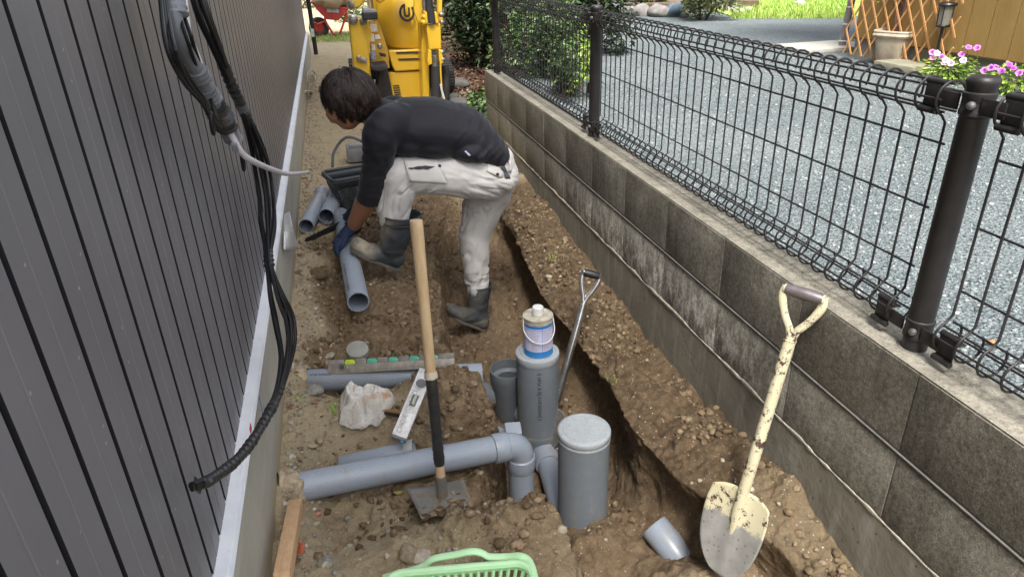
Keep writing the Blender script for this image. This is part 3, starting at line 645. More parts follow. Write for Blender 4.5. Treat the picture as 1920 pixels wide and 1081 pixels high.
# ------------------------------------------------------------------ garden edge behind the yard
MROCK = simple("border_rock", (.26, .245, .23), (.12, .115, .11), 6, .9, bump=.6)
labs = ["leftmost rough brown border rock above the fence", "brown border rock, second from the left of the row", "brownish grey border rock in the middle of the row", "flat grey border rock right of the middle", "blue grey border rock at the right end of the row", "small pale rock beside the round shrub"]
for (px, py, rr), lab in zip([(1150, 22, .20), (1177, 23, .17), (1204, 24, .15), (1232, 25, .18), (1266, 25, .18), (1284, 27, .08)], labs):
    g = PZ(px, py + 6, LZ); V, Fa, rnd = rocks_mesh(np.array([[g[0], g[1], LZ + rr * .35]]), [rr], px, (.6, .75), 3); o = np_mesh("border_rock", V, Fa, MROCK if px != 1266 else simple("blue_rock", (.13, .19, .23), (.08, .11, .14), 8, .8, bump=.4), {'rnd': rnd}); tag(o, lab, "rock", "rocks edging the garden bed"); recenter(o, g)
b = MB(); b.prism([(3.4, 11.6), (5.9, 10.7), (6.7, 10.6), (7.2, 14), (3.4, 16)], .10, Matrix.Identity(3), (0, 0, LZ + .002)); o = b.build("garden_bed", simple("bed_soil", (.16, .11, .07), (.09, .06, .04), 5, .95, bump=.6), smooth=False); tag(o, "earth bed behind the border rocks", "garden bed", kind='structure')
q = PZ(1326, 40, LZ); bush("round_shrub", "rounded dark olive shrub in the garden bed beyond the yard", "shrub", (q[0], q[1] + .2, LZ + .38), (.50, .45, .42), 5200, .05, 21, leafmat("olive_leaf", [(0, (.04, .06, .02)), (.6, (.10, .135, .05)), (1, (.20, .22, .09))]), zbase=LZ, lobes=26)
for px, col, lab, s_ in [(1165, MLB, "bright green low plant at the left of the garden bed", 22), (1225, MLB, "bright green low plant in the middle of the garden bed", 24), (1196, leafmat("purple_leaf", [(0, (.06, .02, .04)), (1, (.16, .06, .09))]), "small purple leaved plant between two green ones", 23)]:
    q = PZ(px, 4, LZ + .1); bush("low_plant", lab, "plant", (q[0], q[1], LZ + .25), (.32, .25, .2), 1100, .06, s_, col, zbase=LZ, lobes=8)
for px, py, rr, lab in [(1372, 18, .12, "pale rock right of the round shrub"), (1388, 22, .10, "small white rock at the edge of the lawn"), (1500, 8, .16, "pale rock lying on the lawn"), (1402, 18, .09, "smallest white rock at the edge of the lawn")]:
    g = PZ(px, py, LZ + .02); V, Fa, rnd = rocks_mesh(np.array([g]), [rr], px, (.45, .6), 2); o = np_mesh("garden_rock", V, Fa, simple("pale_rock", (.42, .40, .36), (.25, .24, .22), 8, .9, bump=.4), {'rnd': rnd}); tag(o, lab, "rock"); recenter(o, g)
b = MB(); q = PZ(1400, -6, LZ); b.box((q[0], q[1] + .3, LZ + .06), (2.2, 1.2, .12), bev=.01); o = b.build("concrete_slab", simple("slab_concrete", (.42, .41, .39), rough=.9)); tag(o, "pale concrete slab behind the round shrub", "slab")

# ------------------------------------------------------------------ brown house
HX, HCY = 4.50, 5.56
t = NT("brown_siding"); c = t.ramp(t.noise(6, 5, .6, t.co((1, 1, .4))), [(.3, (.30, .185, .060)), (.7, (.38, .24, .085))]); t.set(c, .8, 0, .3); b1 = t.bump(t.noise(45, 5, .7, t.co((1, 1.2, .45))), .6, .006); t.bump(t.noise(160, 3), .3, .002, b1); MBS = t.m
MBSG = simple("joint_sealant", (.10, .065, .03)); 
bh = thing("brown_house", "ochre brown house wall with vertical panel joints at the top right", "house", (HX, HCY, LZ))
jy = [PX(1803, 97, HX)[1], PX(1844, 104, HX)[1], PX(1887, 112, HX)[1]]; jp = (jy[0] - jy[2]) / 2; y0 = jy[0]; k = 0; ys = []
while y0 + jp * (k + 1) < HCY: k += 1
e = HCY; ys = [HCY] + [y0 + jp * i for i in range(k, -14, -1)]
b = MB()
for a, c_ in zip(ys[:-1], ys[1:]): b.box((HX + .01, (a + c_) / 2, .505 + 1.6), (.02, abs(a - c_) - .007, 3.2))
b.build("siding_panels", MBS, bh, smooth=False)
b = MB(); b.box((HX + 2.512, (HCY + ys[-1]) / 2, 2.13), (4.99, HCY - ys[-1] - .01, 3.2)); b.build("wall_core", MBSG, bh, smooth=False)
b = MB(); b.box((HX + 2.56, (HCY + ys[-1]) / 2, LZ + .07), (5.06, HCY - ys[-1] + .02, .19)); b.build("foundation", simple("pale_concrete", (.36, .34, .29), (.26, .25, .21), 4, .9, bump=.2), bh, smooth=False)
b = MB(); b.box((HX + 2.4, (HCY + ys[-1]) / 2, 3.78), (6.0, HCY - ys[-1] + 1.0, .1)); b.build("roof", simple("roof_brown", (.08, .06, .05)), bh, smooth=False)
b = MB(); b.box((HX + .008, (HCY + ys[-1]) / 2, .507), (.03, HCY - ys[-1] - .01, .012)); b.build("drip_edge", MBSG, bh, smooth=False)
q = PZ(1577, 93, LZ); q2 = PY(1597, 0, q[1]); b = MB(); v = Vector(q2) - Vector(q); b.tube([q, Vector(q) + v * 3.4], .033, 16)
dpipe = b.build("downpipe", simple("taupe_plastic", (.26, .22, .21), rough=.5)); tag(dpipe, "taupe plastic pipe at the near corner of the brown house tied with white string", "downpipe"); recenter(dpipe, q)
for kk, ff in enumerate((.18, .52, .86)):
    c_ = Vector(q) + v * ff; b = MB(); b.lathe([(.0345, -.006), (.037, 0), (.0345, .006)], c_, frame(v), 16); b.tube([c_ + Vector((-.036, -.01, 0)), c_ + Vector((-.06, -.03, .03))], .003, 5); o = b.build("string_tie", simple("white_string", (.75, .75, .72))); o.parent = dpipe; o.matrix_parent_inverse = Matrix.Translation(-Vector(q))
b = MB(); q = PZ(1545, 92, LZ); b.box((q[0], q[1], LZ + .02), (.75, .5, .04), bev=.008); o = b.build("paving_slab", simple("slab2", (.48, .46, .40), rough=.9)); tag(o, "pale slab on the gravel at the foot of the taupe pipe", "slab")
# lattice
tx_ = HX - .07
A0, A1 = PX(1701, 0, tx_), PX(1719, 97, tx_); B0, B1 = PX(1664, 0, tx_), PX(1611, 83, tx_)
dA = Vector(A0 - A1).normalized(); dB = Vector(B0 - B1).normalized()
lat = thing("trellis", "expanding orange brown wooden lattice leaning on the brown house", "trellis", (tx_, 4.6, .4))
MW = simple("lattice_wood", (.62, .33, .13), (.50, .25, .09), 10, .7)
z0, z1 = .40, 1.75; yl, yr = PX(1588, 60, tx_)[1], PX(1791, 60, tx_)[1]
yA = PX(1719, 97, tx_)[1]; spA = (PX(1682, 60, tx_)[1] - PX(1708, 60, tx_)[1]) * .92
b = MB()
def slat(b, d, yb, zb, off):
    # clip the line (yb,zb)+t*d to the box
    ts = []
    for val, comp, org in ((z0, 2, zb), (z1, 2, zb), (yl, 1, yb), (yr, 1, yb)):
        if abs(d[comp]) > 1e-6: ts.append((val - org) / d[comp])
    ok = []
    for t_ in ts:
        yy, zz = yb + d[1] * t_, zb + d[2] * t_
        if z0 - 1e-4 <= zz <= z1 + 1e-4 and min(yl, yr) - 1e-4 <= yy <= max(yl, yr) + 1e-4: ok.append(t_)
    if len(ok) < 2: return
    a, c_ = min(ok), max(ok); p = Vector((tx_ + off, yb, zb)); L = c_ - a
    M = frame(Vector((0, d[1], d[2])), (1, 0, 0)); b.box(p + Vector((0, d[1], d[2])) * (a + c_) / 2, (.007, .015, L + .05), M)
for i in range(-14, 16): slat(b, Vector((0, dA[1], dA[2])).normalized(), yA + i * spA, .5, -.004)
b.build("slats", MW, lat, smooth=False); b = MB()
for i in range(-18, 20): slat(b, Vector((0, dB[1], dB[2])).normalized(), PX(1611, 83, tx_)[1] + i * spA, PX(1611, 83, tx_)[2], .004)
b.build("slats", MW, lat, smooth=False)
# pot
pc = PZ(1672, 122, LZ); pot = thing("flower_pot", "weathered square cream planter on a terracotta saucer with a scraggly shrub", "flower pot", pc)
MP = simple("aged_terracotta", (.50, .43, .33), (.36, .30, .22), 14, .85, bump=.2)
def sqprof(b, prof, o, n=32):
    b.lathe(prof, o, Matrix.Rotation(.35, 3, 'Z'), n, flute=lambda k, j: 1 / max(abs(math.cos(2 * math.pi * k / n)) ** 6 + abs(math.sin(2 * math.pi * k / n)) ** 6, 1e-6) ** (1 / 6))
b = MB(); sqprof(b, [(0.0000, 0.0187), (0.0964, 0.0187), (0.1028, 0.0281), (0.1332, 0.2200), (0.1469, 0.2246), (0.1543, 0.2387), (0.1469, 0.2574), (0.1515, 0.2668), (0.1469, 0.2761), (0.1341, 0.2761), (0.1286, 0.2527), (0.0000, 0.2480)], pc); b.build("pot", MP, pot)
b = MB(); b.lathe([(0.0000, 0.0028), (0.1240, 0.0028), (0.1424, 0.0281), (0.1378, 0.0300), (0.1194, 0.0112), (0.0000, 0.0112)], pc, n=32); b.build("saucer", simple("terracotta", (.42, .16, .08)), pot)
b = MB(); sqprof(b, [(0.0000, 0.2574), (0.1249, 0.2546)], pc); b.build("potting_soil", simple("pot_soil", (.12, .08, .05), bump=.5), pot)
sh = thing("potted_shrub", "sparse leggy shrub with small green leaves growing in the square planter", "plant", pc + [0, 0, .25])
b = MB(); r = random.Random(4); tips = []
for i in range(12):
    a = r.uniform(0, 6.28); h = r.uniform(.35, .95); sp = r.uniform(.04, .22); p0 = pc + [math.cos(a) * .03, math.sin(a) * .03, .24]; p1 = pc + [math.cos(a) * sp * .5, math.sin(a) * sp * .5, .24 + h * .5]; p2 = pc + [math.cos(a) * sp, math.sin(a) * sp, .24 + h]
    b.tube(bez([p0, p1, p2], 4), [.006] * 4 + [.004] * 4 + [.002], 6); tips += [p1 * .3 + p2 * .7, p2]
    for _ in range(3): e = p1 + np.array([r.gauss(0, .06), r.gauss(0, .06), r.uniform(.05, .2)]); b.tube([p1, e], [.003, .0015], 5); tips.append(e)
b.build("stem", simple("twig", (.22, .12, .09)), sh)
rr_ = np.random.default_rng(5); P = np.concatenate([np.array(q)[None] + rr_.normal(size=(12, 3)) * .045 for q in tips]); V, Fa, rnd = leaves(P, .038, 6); o = np_mesh("foliage", V - np.array(sh['_o']), Fa, MLB, {'rnd': rnd}, smooth=False); o.parent = sh['o']
# planter block, solar light, petunias
b = MB(); q = PZ(1760, 130, LZ); b.box((HX - .16, q[1] + .0, LZ + .035), (.26, .42, .07), bev=.012); o = b.build("kerb_block", simple("mossy_block", (.30, .28, .21), (.18, .18, .12), 9, .95, bump=.5)); tag(o, "weathered low concrete kerb behind the planter", "kerb")
q = PZ(1752, 118, LZ + .09); lt = thing("solar_light", "small black solar garden light on a stake against the brown wall", "garden light", q)
MBK = simple("black_plastic", (.012, .012, .013), rough=.35)
b = MB(); b.tube([q, q + [0, 0, .26]], .010, 10); b.build("stake", MBK, lt)
b = MB(); b.lathe([(.0, .25), (.046, .255), (.050, .265), (.044, .272), (0, .272)], q, n=20); b.lathe([(0, .405), (.062, .40), (.066, .41), (.058, .422), (0, .43)], q, n=20)
for a in range(4): b.tube([q + [.045 * math.cos(a * 1.57 + .5), .045 * math.sin(a * 1.57 + .5), .26], q + [.050 * math.cos(a * 1.57 + .5), .050 * math.sin(a * 1.57 + .5), .41]], .003, 5)
b.build("cap", MBK, lt)
b = MB(); b.lathe([(.040, .272), (.046, .40)], q, n=20); b.build("lens", simple("smoked_lens", (.20, .19, .16), rough=.2), lt)
MPET = [simple("petunia_pink", (.62, .22, .62), (.5, .12, .5), 40), simple("petunia_white", (.75, .62, .74), (.8, .5, .75), 40), simple("petunia_violet", (.42, .08, .5), (.5, .12, .55), 40)]
def petunia(cx, pyc, w, lab, fl, s_):
    rr = random.Random(s_); q = PX(cx, pyc, HX - .20); q[2] = LZ; T = thing("petunia_plant", lab, "flowers", q)
    r2 = np.random.default_rng(s_); P = q + r2.normal(size=(480, 3)) * [.06, w * .8, .04] + [0, 0, .08]; P[:, 2] = np.maximum(P[:, 2], LZ + .01)
    V, Fa, rnd = leaves(P, .045, s_, asp=.4); o = np_mesh("foliage", V - q, Fa, MLB, {'rnd': rnd}, smooth=False); o.parent = T['o']
    for (fx_, fy_, m) in fl:
        x_ = q[0] - .06 + rr.uniform(-.04, .04); c_ = Vector(PX(fx_, fy_, x_)); b = MB(); M = frame(Vector((-.5 + rr.uniform(-.3, .3), -.6 + rr.uniform(-.3, .3), .6))); 
        b.lathe([(.004, -.022), (.007, -.008), (.014, .002), (.022, .003)], c_, M, 20, flute=lambda k, j: 1 + (.10 * math.cos(5 * 2 * math.pi * k / 20) if j > 1 else 0)); fo = b.build("flower", MPET[m], T)
        b = MB(); b.tube([c_ - M @ Vector((0, 0, .022)), c_ * .5 + Vector((q[0], c_.y, q[2] + .05)) * .5, (q[0], c_.y, q[2] + .02)], .0018, 5); b.build("stalk", MLB, sub(fo, T))
petunia(1780, 126, .10, "pink and white petunias flowering beside the solar light", [(1748, 98, 0), (1750, 108, 0), (1757, 100, 1), (1766, 107, 0), (1773, 113, 1), (1783, 119, 1), (1770, 118, 1), (1803, 102, 0), (1806, 113, 1), (1816, 89, 0), (1832, 90, 0)], 31)
petunia(1895, 160, .12, "violet petunias flowering at the right edge behind the fence", [(1858, 127, 2), (1866, 127, 2), (1878, 133, 2), (1892, 121, 2), (1911, 137, 0), (1845, 132, 0), (1899, 128, 2)], 32)
# ------------------------------------------------------------------ grey plastic pipes
def pvc(name, c1, c2, rough=.33, dirt=.3):
    t = NT(name); c = t.ramp(t.noise(5, 4), [(.3, c2), (.7, c1)])
    c = t.mix(t.ramp(t.noise(26, 6, .75), [(.52, 0), (.72, dirt * 1.5)]), c, (.30, .25, .19)); c = t.mix(t.ramp(t.noise(6, 7, .8), [(.55, 0), (.66, dirt)]), c, (.27, .215, .15))
    c = t.mix(t.math('MULTIPLY', t.math('LESS_THAN', t.vor(190), .17), t.ramp(t.noise(9, 3), [(.52, 0), (.6, 1)])), c, (.12, .10, .09))
    sc_ = t.ramp(t.noise(40, 5, .7, t.co((1, 1, .15))), [(.62, 0), (.70, .35)]); c = t.mix(sc_, c, tuple(v * 1.35 for v in c1))
    t.set(c, t.ramp(t.noise(30, 5), [(.3, rough), (.7, rough * 1.5)]), 0, .5); t.bump(t.noise(7, 3), .08, .003); return t.m
MPV = pvc("grey_pvc", (.30, .34, .40), (.27, .31, .365), .28); MPD = pvc("dark_grey_pvc", (.165, .187, .205), (.145, .165, .182), .38, .4)
MPM = pvc("mid_grey_pvc", (.205, .232, .26), (.18, .205, .232), .36, .45); MPL = pvc("pale_grey_pvc", (.40, .42, .43), (.35, .37, .38), .5, .35)
MCAP = NT("cap_pvc"); c = MCAP.ramp(MCAP.noise(70, 6, .8), [(.35, (.31, .335, .35)), (.65, (.40, .43, .445))]); MCAP.set(c, .45, 0, .4); MCAP.bump(MCAP.noise(110, 5, .8), .30, .002); MCAP = MCAP.m
MINK = simple("black_ink", (.03, .03, .04), rough=.6)
RP = .041
def hollow(b, a, e, R, wall=.004, n=40, over=0):
    a, e = Vector(a), Vector(e); L = (e - a).length; M = frame(e - a)
    b.lathe([(R - wall, 0), (R - .0006, 0), (R, .0008), (R, L - .0008), (R - .0006, L), (R - wall, L), (R - wall, L * .5), (R - wall, 0)], a, M, n); return b
def text_curve(s, size):
    cu = bpy.data.curves.new('t', 'FONT'); cu.body = s; cu.size = size; cu.resolution_u = 2; cu.offset = size * .012; o = bpy.data.objects.new('t', cu); COL.objects.link(o)
    dg = bpy.context.evaluated_depsgraph_get(); dg.update(); me = bpy.data.meshes.new_from_object(o.evaluated_get(dg)); bpy.data.objects.remove(o); return me
def cyl_text(name, s, size, a, M, R, ang, z0, parent, mat=None, flip=False):
    """text running along the local z axis of a cylinder starting at a, frame M, at angle ang"""
    me = text_curve(s, size); off = Vector(parent['_o'])
    for v in me.vertices:
        x, y = v.co.x, v.co.y
        if flip: x, y = -x, -y
        th = ang + y / R; v.co = Vector(a) + M @ Vector(((R + .0006) * math.cos(th), (R + .0006) * math.sin(th), z0 + x)) - off
    me.materials.append(mat or MINK); o = bpy.data.objects.new(name, me); COL.objects.link(o); o.parent = parent['o']; return o
def flat_text(name, s, size, o, ux, uy, parent, mat=None):
    me = text_curve(s, size); off = Vector(parent['_o']); ux, uy = Vector(ux).normalized(), Vector(uy).normalized()
    for v in me.vertices: v.co = Vector(o) + ux * v.co.x + uy * v.co.y - off
    me.materials.append(mat or MINK); q = bpy.data.objects.new(name, me); COL.objects.link(q); q.parent = parent['o']; return q
def dpt(px, py, d): return CAMP + ray(px, py) * (d / F)

# elbow drain pipe from the house
A = PX(562, 912, -.25); B = dpt(951, 836, 2.17); A, B = Vector(A), Vector(B)
T = thing("drain_pipe", "thick grey drain pipe from the house foundation ending in a downturned elbow", "pipe", A)
ax = (B - A).normalized(); R = RP
b = MB(); b.tube([A, B - ax * .05], R, 40); p = b.build("pipe", MPV, T)
dn = Vector((.0, .02, -1)).normalized(); rb = .045; c0 = B - ax * .0; pts = []
for k in range(13):
    a = math.pi / 2 * k / 12; pts.append(c0 + ax * (rb * math.sin(a)) + dn * (rb * (1 - math.cos(a))))
pts = [c0 - ax * .012] + pts + [pts[-1] + dn * .012]
b = MB(); b.tube(pts, R + .001, 40, caps=False, up=(0, -1, 0))
for o_, d_ in ((pts[0], -ax), (pts[-1], dn)):
    b.lathe([(R + .0005, -.012), (R + .0048, -.008), (R + .0052, .0), (R + .0052, .034), (R + .0040, .037), (R - .001, .037)], o_, frame(d_), 40)
el = b.build("elbow", MPV, T)
E2 = pts[-1] + dn * .03; b = MB(); b.tube([E2, E2 + dn * .42], R, 40); b.build("drop_pipe", MPV, T)
b = MB(); m0 = pts[0] - ax * .016
cyl_text("embossing", "VU HT 65", .012, m0 - ax * .016, frame(Vector((0, 0, 1)), ax) if False else frame(ax, (0, -1, 0)), R + .0052, .55, -.004, T, MPL)
rs_ = random.Random(3)
t = simple("broken_mortar", (.52, .43, .30), (.30, .22, .13), 45, .95, bump=.7, bscale=140, bdist=.006)
def collar(a, dirv, R, parent):
    b = MB(); M = frame(dirv); rr = np.random.default_rng(int(R * 1e4)); 
    b.lathe([(R * 1.01, .008), (R * 1.10, .007)] + [(R * (1.16 + .012 * q), .004 - .004 * q) for q in range(15)], a, M, 56)
    V = np.array(b.v); nz_ = fbm(V, 38, 4, 6, .6) * .011; C_ = np.array(a); ax_ = np.array(M.col[2]); rel = V - C_; rad = rel - np.outer(rel @ ax_, ax_); rad /= np.linalg.norm(rad, axis=1, keepdims=True) + 1e-9
    V = V + rad * nz_[:, None] + ax_ * (fbm(V, 30, 3, 9) * .006)[:, None]; b.v = [tuple(q) for q in V]
    return b.build("mortar_collar", t, parent)
collar(A, ax, R, T)

# cut pipe under the long level
A2, B2 = Vector(PX(574, 713, -.245)), Vector(dpt(904, 701, 2.52)); R2 = .0405
T2 = thing("drain_pipe", "grey plastic pipe lying under the long spirit level, its cut end by the open tee", "pipe", A2)
b = MB(); hollow(b, A2, B2, R2); b.build("pipe", MPV, T2)
ax2 = (B2 - A2).normalized(); M2 = frame(ax2, (0, 0, 1)); L2 = (B2 - A2).length
cyl_text("pipe_marking", "JW0307015 JIS K 6741 VU", .017, A2, M2, R2, -.15 if False else .45, L2 - .235, T2)
cyl_text("pipe_marking", "VU65 JW03070", .012, A2, M2, R2, .40, .02, T2)
collar(A2, ax2, R2, T2)

# mid riser with branches
mx, my = .604, 2.172
T3 = thing("inspection_riser", "tall dark grey riser pipe carrying the blue glue can, printed lettering down its side", "pipe", (mx, my, -.47)); RB = .0805
b = MB(); b.lathe([(RB, -.33), (RB, -.095)], (mx, my, 0), n=64); b.lathe([(RB, -.46), (RB, -.33)], (mx, my, 0), n=64); b.build("riser", MPM, T3)
b = MB(); b.lathe([(0, -.070), (.062, -.070), (.064, -.073), (.068, -.073), (.070, -.070), (.078, -.070), (.0825, -.072), (.0835, -.075), (.0835, -.094), (.0825, -.096), (.0825, -.101), (.0812, -.103), (.080, -.103)], (mx, my, 0), n=64); b.build("cap", MCAP, T3)
b = MB(); b.lathe([(.0815, -.425), (.0855, -.422), (.0875, -.426), (.0870, -.45), (.082, -.48), (.080, -.70)], (mx, my, 0), n=64); b.build("socket_body", MPD, T3)
Mz = Matrix.Identity(3)
cyl_text("pipe_marking", "3 JW0307015 JIS K 6741 3", .0200, (mx, my, 0), Mz, RB, math.radians(-106), -.335, T3)
# branch going down towards the near riser
q0 = Vector((mx + .01, my - .03, -.46)); q1 = Vector((.62, 1.74, -.60)); d_ = (q1 - q0).normalized()
q0 = Vector((mx + .01, my - .01, -.50)); q1 = Vector(dpt(1062, 985, 2.38)); d_ = (q1 - q0).normalized(); q0 = q0 + d_ * .055
b = MB(); b.tube([q0 - d_ * .05, q0 + d_ * .04, q1 + d_ * .1], .042, 36); b.lathe([(.040, 0), (.050, .002), (.050, .088), (.048, .092), (.041, .092)], q0, frame(d_), 36); b.build("branch_pipe", MPV, T3)
# left branch
q0 = Vector(dpt(966, 832, 2.43)); q1 = Vector(dpt(893, 800, 2.36)); d_ = (q1 - q0).normalized()
b = MB(); b.tube([q0 - d_ * .0, q1 + d_ * .16], .034, 32); b.lathe([(.035, 0), (.040, .001), (.040, .030), (.036, .031)], q1 - d_ * .035, frame(d_), 32); b.lathe([(.036, 0), (.041, .001), (.041, .05), (.036, .052)], q0 - d_ * .005, frame(d_), 32); b.build("side_branch", MPV, T3)
b = MB(); q = Vector(dpt(962, 806, 2.32)); b.box(q, (.055, .05, .028), frame((0, -.4, 1), (1, 0, -.3)), bev=.006); b.build("shoulder_lug", MPV, T3)

# near riser
nx_, ny_ = .615, 1.672
T4 = thing("inspection_riser", "short wide grey riser pipe with textured pale cap, standing alone in front", "pipe", (nx_, ny_, -.40)); RC = .0825
b = MB(); b.lathe([(RC, -.50), (RC, -.08)], (nx_, ny_, 0), n=72); b.build("riser", MPM, T4)
b = MB(); b.lathe([(0, -.0660), (.066, -.0660), (.067, -.0675), (.0695, -.0675), (.0705, -.0660), (.079, -.0660), (.0830, -.0685), (.0848, -.071), (.0848, -.086), (.0836, -.0875), (.0836, -.091), (.0845, -.0925), (.0845, -.098), (.082, -.100)], (nx_, ny_, 0), n=72); cp = b.build("cap", MCAP, T4)
rr = np.random.default_rng(3); b = MB()
for k in range(90):
    a, q_ = rr.uniform(0, 6.28), .060 * math.sqrt(rr.random()); b.tube([(nx_ + q_ * math.cos(a) - rr.uniform(.002, .008), ny_ + q_ * math.sin(a), -.0656), (nx_ + q_ * math.cos(a) + rr.uniform(.002, .008), ny_ + q_ * math.sin(a) + rr.uniform(-.003, .003), -.0656)], .0009, 5)
b.build("embossed_pattern", MCAP, sub(cp, T4))

# glue can
gc = np.array([mx + .004, my - .002, -.069]); T5 = thing("glue_can", "white and blue glue tin with ribbed white cap standing on the tall riser", "can", gc); gr_ = .055
MTIN = simple("tin", (.62, .62, .58), (.5, .48, .42), 30, .35, metal=.3); MBLU = simple("blue_print", (.03, .20, .52), (.03, .18, .47), rough=.35)
b = MB(); b.lathe([(gr_, .0), (gr_ + .001, .002), (gr_, .004), (gr_, .026), (gr_ - .0003, .10), (gr_, .126), (gr_, .134)], gc, n=48); b.build("blue_band", MBLU, T5)
b = MB(); b.lathe([(gr_ + .0004, .026), (gr_ + .0004, .122)], gc, n=48); lb = b.build("label", simple("label_white", (.62, .60, .74), (.55, .53, .70), 50, .45), T5)
b = MB(); b.lathe([(gr_, .134), (gr_ - .0005, .150), (gr_ + .0015, .152), (gr_ + .0015, .156), (gr_ - .002, .157), (gr_ - .003, .1545), (.022, .1545), (.0215, .162), (0, .162)], gc, n=48); b.build("lid", simple("dirty_tin", (.60, .58, .50), (.34, .29, .20), 45, .5, metal=.2), T5)
b = MB(); b.lathe([(.0, .190), (.0175, .190), (.0205, .187), (.0215, .158)], gc, n=60, flute=lambda k, j: 1 + .03 * (k % 3 == 0)); b.lathe([(.0, .1905), (.006, .191), (.007, .1902)], gc, n=16); b.build("screw_cap", simple("white_plastic", (.84, .83, .80), rough=.45), T5)
ln = MB(); rg = random.Random(2)
for k in range(13):
    zz = .110 - k * .0064
    for a0 in (-2.35, -1.50):
        pa = [a0 + .72 * i / 8 for i in range(int(9 * rg.uniform(.6, 1)) )]
        if len(pa) < 2: continue
        V = [(gc[0] + (gr_ + .0006) * math.cos(a), gc[1] + (gr_ + .0006) * math.sin(a), gc[2] + zz + h) for a in pa for h in (-.0006, .0006)]; n_ = len(pa)
        ln.add(V, [(2 * i, 2 * i + 2, 2 * i + 3, 2 * i + 1) for i in range(n_ - 1)])
ln.build("label_print", simple("print_grey", (.22, .20, .34)), sub(lb, T5), smooth=False)
b = MB(); b.lathe([(gr_ + .0008, .1155), (gr_ + .0008, .1175)], gc, n=48)
V = []; 
for h in (.026, .122): V += [(gc[0] + (gr_ + .0007) * math.cos(a), gc[1] + (gr_ + .0007) * math.sin(a), gc[2] + h) for a in (-1.585, -1.555)]
b.add(V, [(0, 1, 3, 2)]); b.build("label_rule", MBLU, sub(lb, T5), smooth=False)
b = MB(); pts = [Vector(gc) + Vector((math.cos(a) * .0595, -.004 + math.sin(a) * .061, .118 - .05 * max(0, -math.sin(a)) ** .8 + (.0))) for a in np.linspace(math.radians(-172), math.radians(-8), 22)]
b.tube([Vector(gc) + Vector((-.056, 0, .152))] + pts + [Vector(gc) + Vector((.056, 0, .152))], .0020, 8); b.build("handle", simple("white_wire", (.8, .8, .8)), T5)

# open tee
tc = Vector(dpt(953, 690, 2.80)); T6 = thing("drain_tee", "dark grey tee fitting with an open round mouth left of the tall riser", "pipe fitting", tc)
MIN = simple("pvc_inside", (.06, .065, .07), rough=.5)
b = MB(); b.lathe([(.052, -.05), (.055, -.045), (.068, -.040), (.0705, .0), (.0745, .0), (.0755, -.003), (.0755, -.045), (.070, -.06), (.066, -.20), (.055, -.235), (0, -.25)], tc, n=48); b.build("body", MPD, T6)
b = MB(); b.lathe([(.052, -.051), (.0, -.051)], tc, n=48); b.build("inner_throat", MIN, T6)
q0 = tc + Vector((0, 0, -.125)); q1 = Vector(dpt(897, 728, 2.86)); d_ = (q1 - q0).normalized(); d_.z = -.05; d_.normalize()
b = MB(); b.tube([q0, q0 + d_ * .075], .047, 36, caps=False); b.lathe([(.046, .05), (.052, .055), (.052, .108), (.0505, .110), (.046, .110), (.045, .08), (0, .079)], q0, frame(d_), 36); b.build("side_socket", MPD, T6)
q0 = tc + Vector((.03, -.01, -.15)); q1 = Vector((mx, my, -.46)); d_ = (q1 - q0).normalized()
b = MB(); b.tube([q0, q1], .044, 36); b.lathe([(.044, .05), (.050, .053), (.050, .12), (.048, .123), (.044, .123)], q0, frame(d_), 36); b.build("outlet_pipe", MPV, T6)

def pipe_obj(name, label, a, e, R, mat=MPV, group=None, wall=.004, inner=True, text=None):
    T = thing(name, label, "pipe", a, group); b = MB(); hollow(b, a, e, R, wall); b.build("pipe_wall", mat, T)
    if text: cyl_text("pipe_marking", text[0], text[1], a, frame(Vector(e) - Vector(a), (0, 0, 1)), R, text[2], text[3], T, flip=text[4])
    return T
# small end poking out of the bank
q = Vector(dpt(884, 768, 2.32)); pipe_obj("thin_pipe", "thin dark pipe end poking out of the left bank beside the tee", q + Vector((-.12, .02, .03)), q + Vector((.0, -.02, 0)), .0135, MPD, wall=.002)
# pipe being sawn
S0 = Vector(dpt(672, 566, 2.82)); S1 = Vector(PZ(640, 404, .035))
pipe_obj("sawn_pipe", "light grey plastic pipe under the worker's boot with its open end facing the camera", S0, S1, .0445, MPV, wall=.0045, text=("JW0307015 + VU75 + 003 + JIS K 6741", .017, math.radians(-52), .055, False))
gp = "grey pipe offcuts beside the house"
o1, o2 = Vector(PZ(574, 424, .045)), Vector(PZ(607, 360, .04)); pipe_obj("pipe_offcut", "leftmost grey pipe offcut against the house, open end down", o1, o2, .039, MPV, gp)
o1, o2 = Vector(PZ(612, 406, .05)), Vector(PZ(642, 345, .035)); pipe_obj("pipe_offcut", "grey pipe offcut lying nearest to the dark basket", o1, o2, .043, MPV, gp)
o1, o2 = Vector(PZ(606, 398, .012)), Vector(PZ(601, 360, .06)); pipe_obj("pipe_offcut", "shorter grey pipe offcut wedged between two others", o1, o2, .036, MPV, gp)
# stub in the trench
q = Vector(PZ(1226, 985, -.345)); pipe_obj("pipe_stub", "pale bluish pipe stub half buried in the trench floor in front of the cream shovel", q, q + Vector((.06, -.13, -.065)), .047, MPV)
# short pipe below the short level
a, e = Vector(dpt(640, 872, 2.12)), Vector(dpt(762, 846, 2.12)); T7 = pipe_obj("short_pipe", "short grey pipe with a pale collar, mostly hidden behind the elbow pipe", a, e, .030, MPV)
d_ = (e - a).normalized(); b = MB(); b.lathe([(.031, 0), (.034, .001), (.034, .030), (.031, .031)], e - d_ * .006, frame(d_), 32); b.build("collar", MPL, T7)
# pipe at the bottom edge
a, e = Vector(dpt(600, 1098, 1.78)), Vector(dpt(688, 1072, 1.78)); pipe_obj("pipe_end", "grey pipe end at the bottom edge, left of the green basket", a, e, .036, MPV)
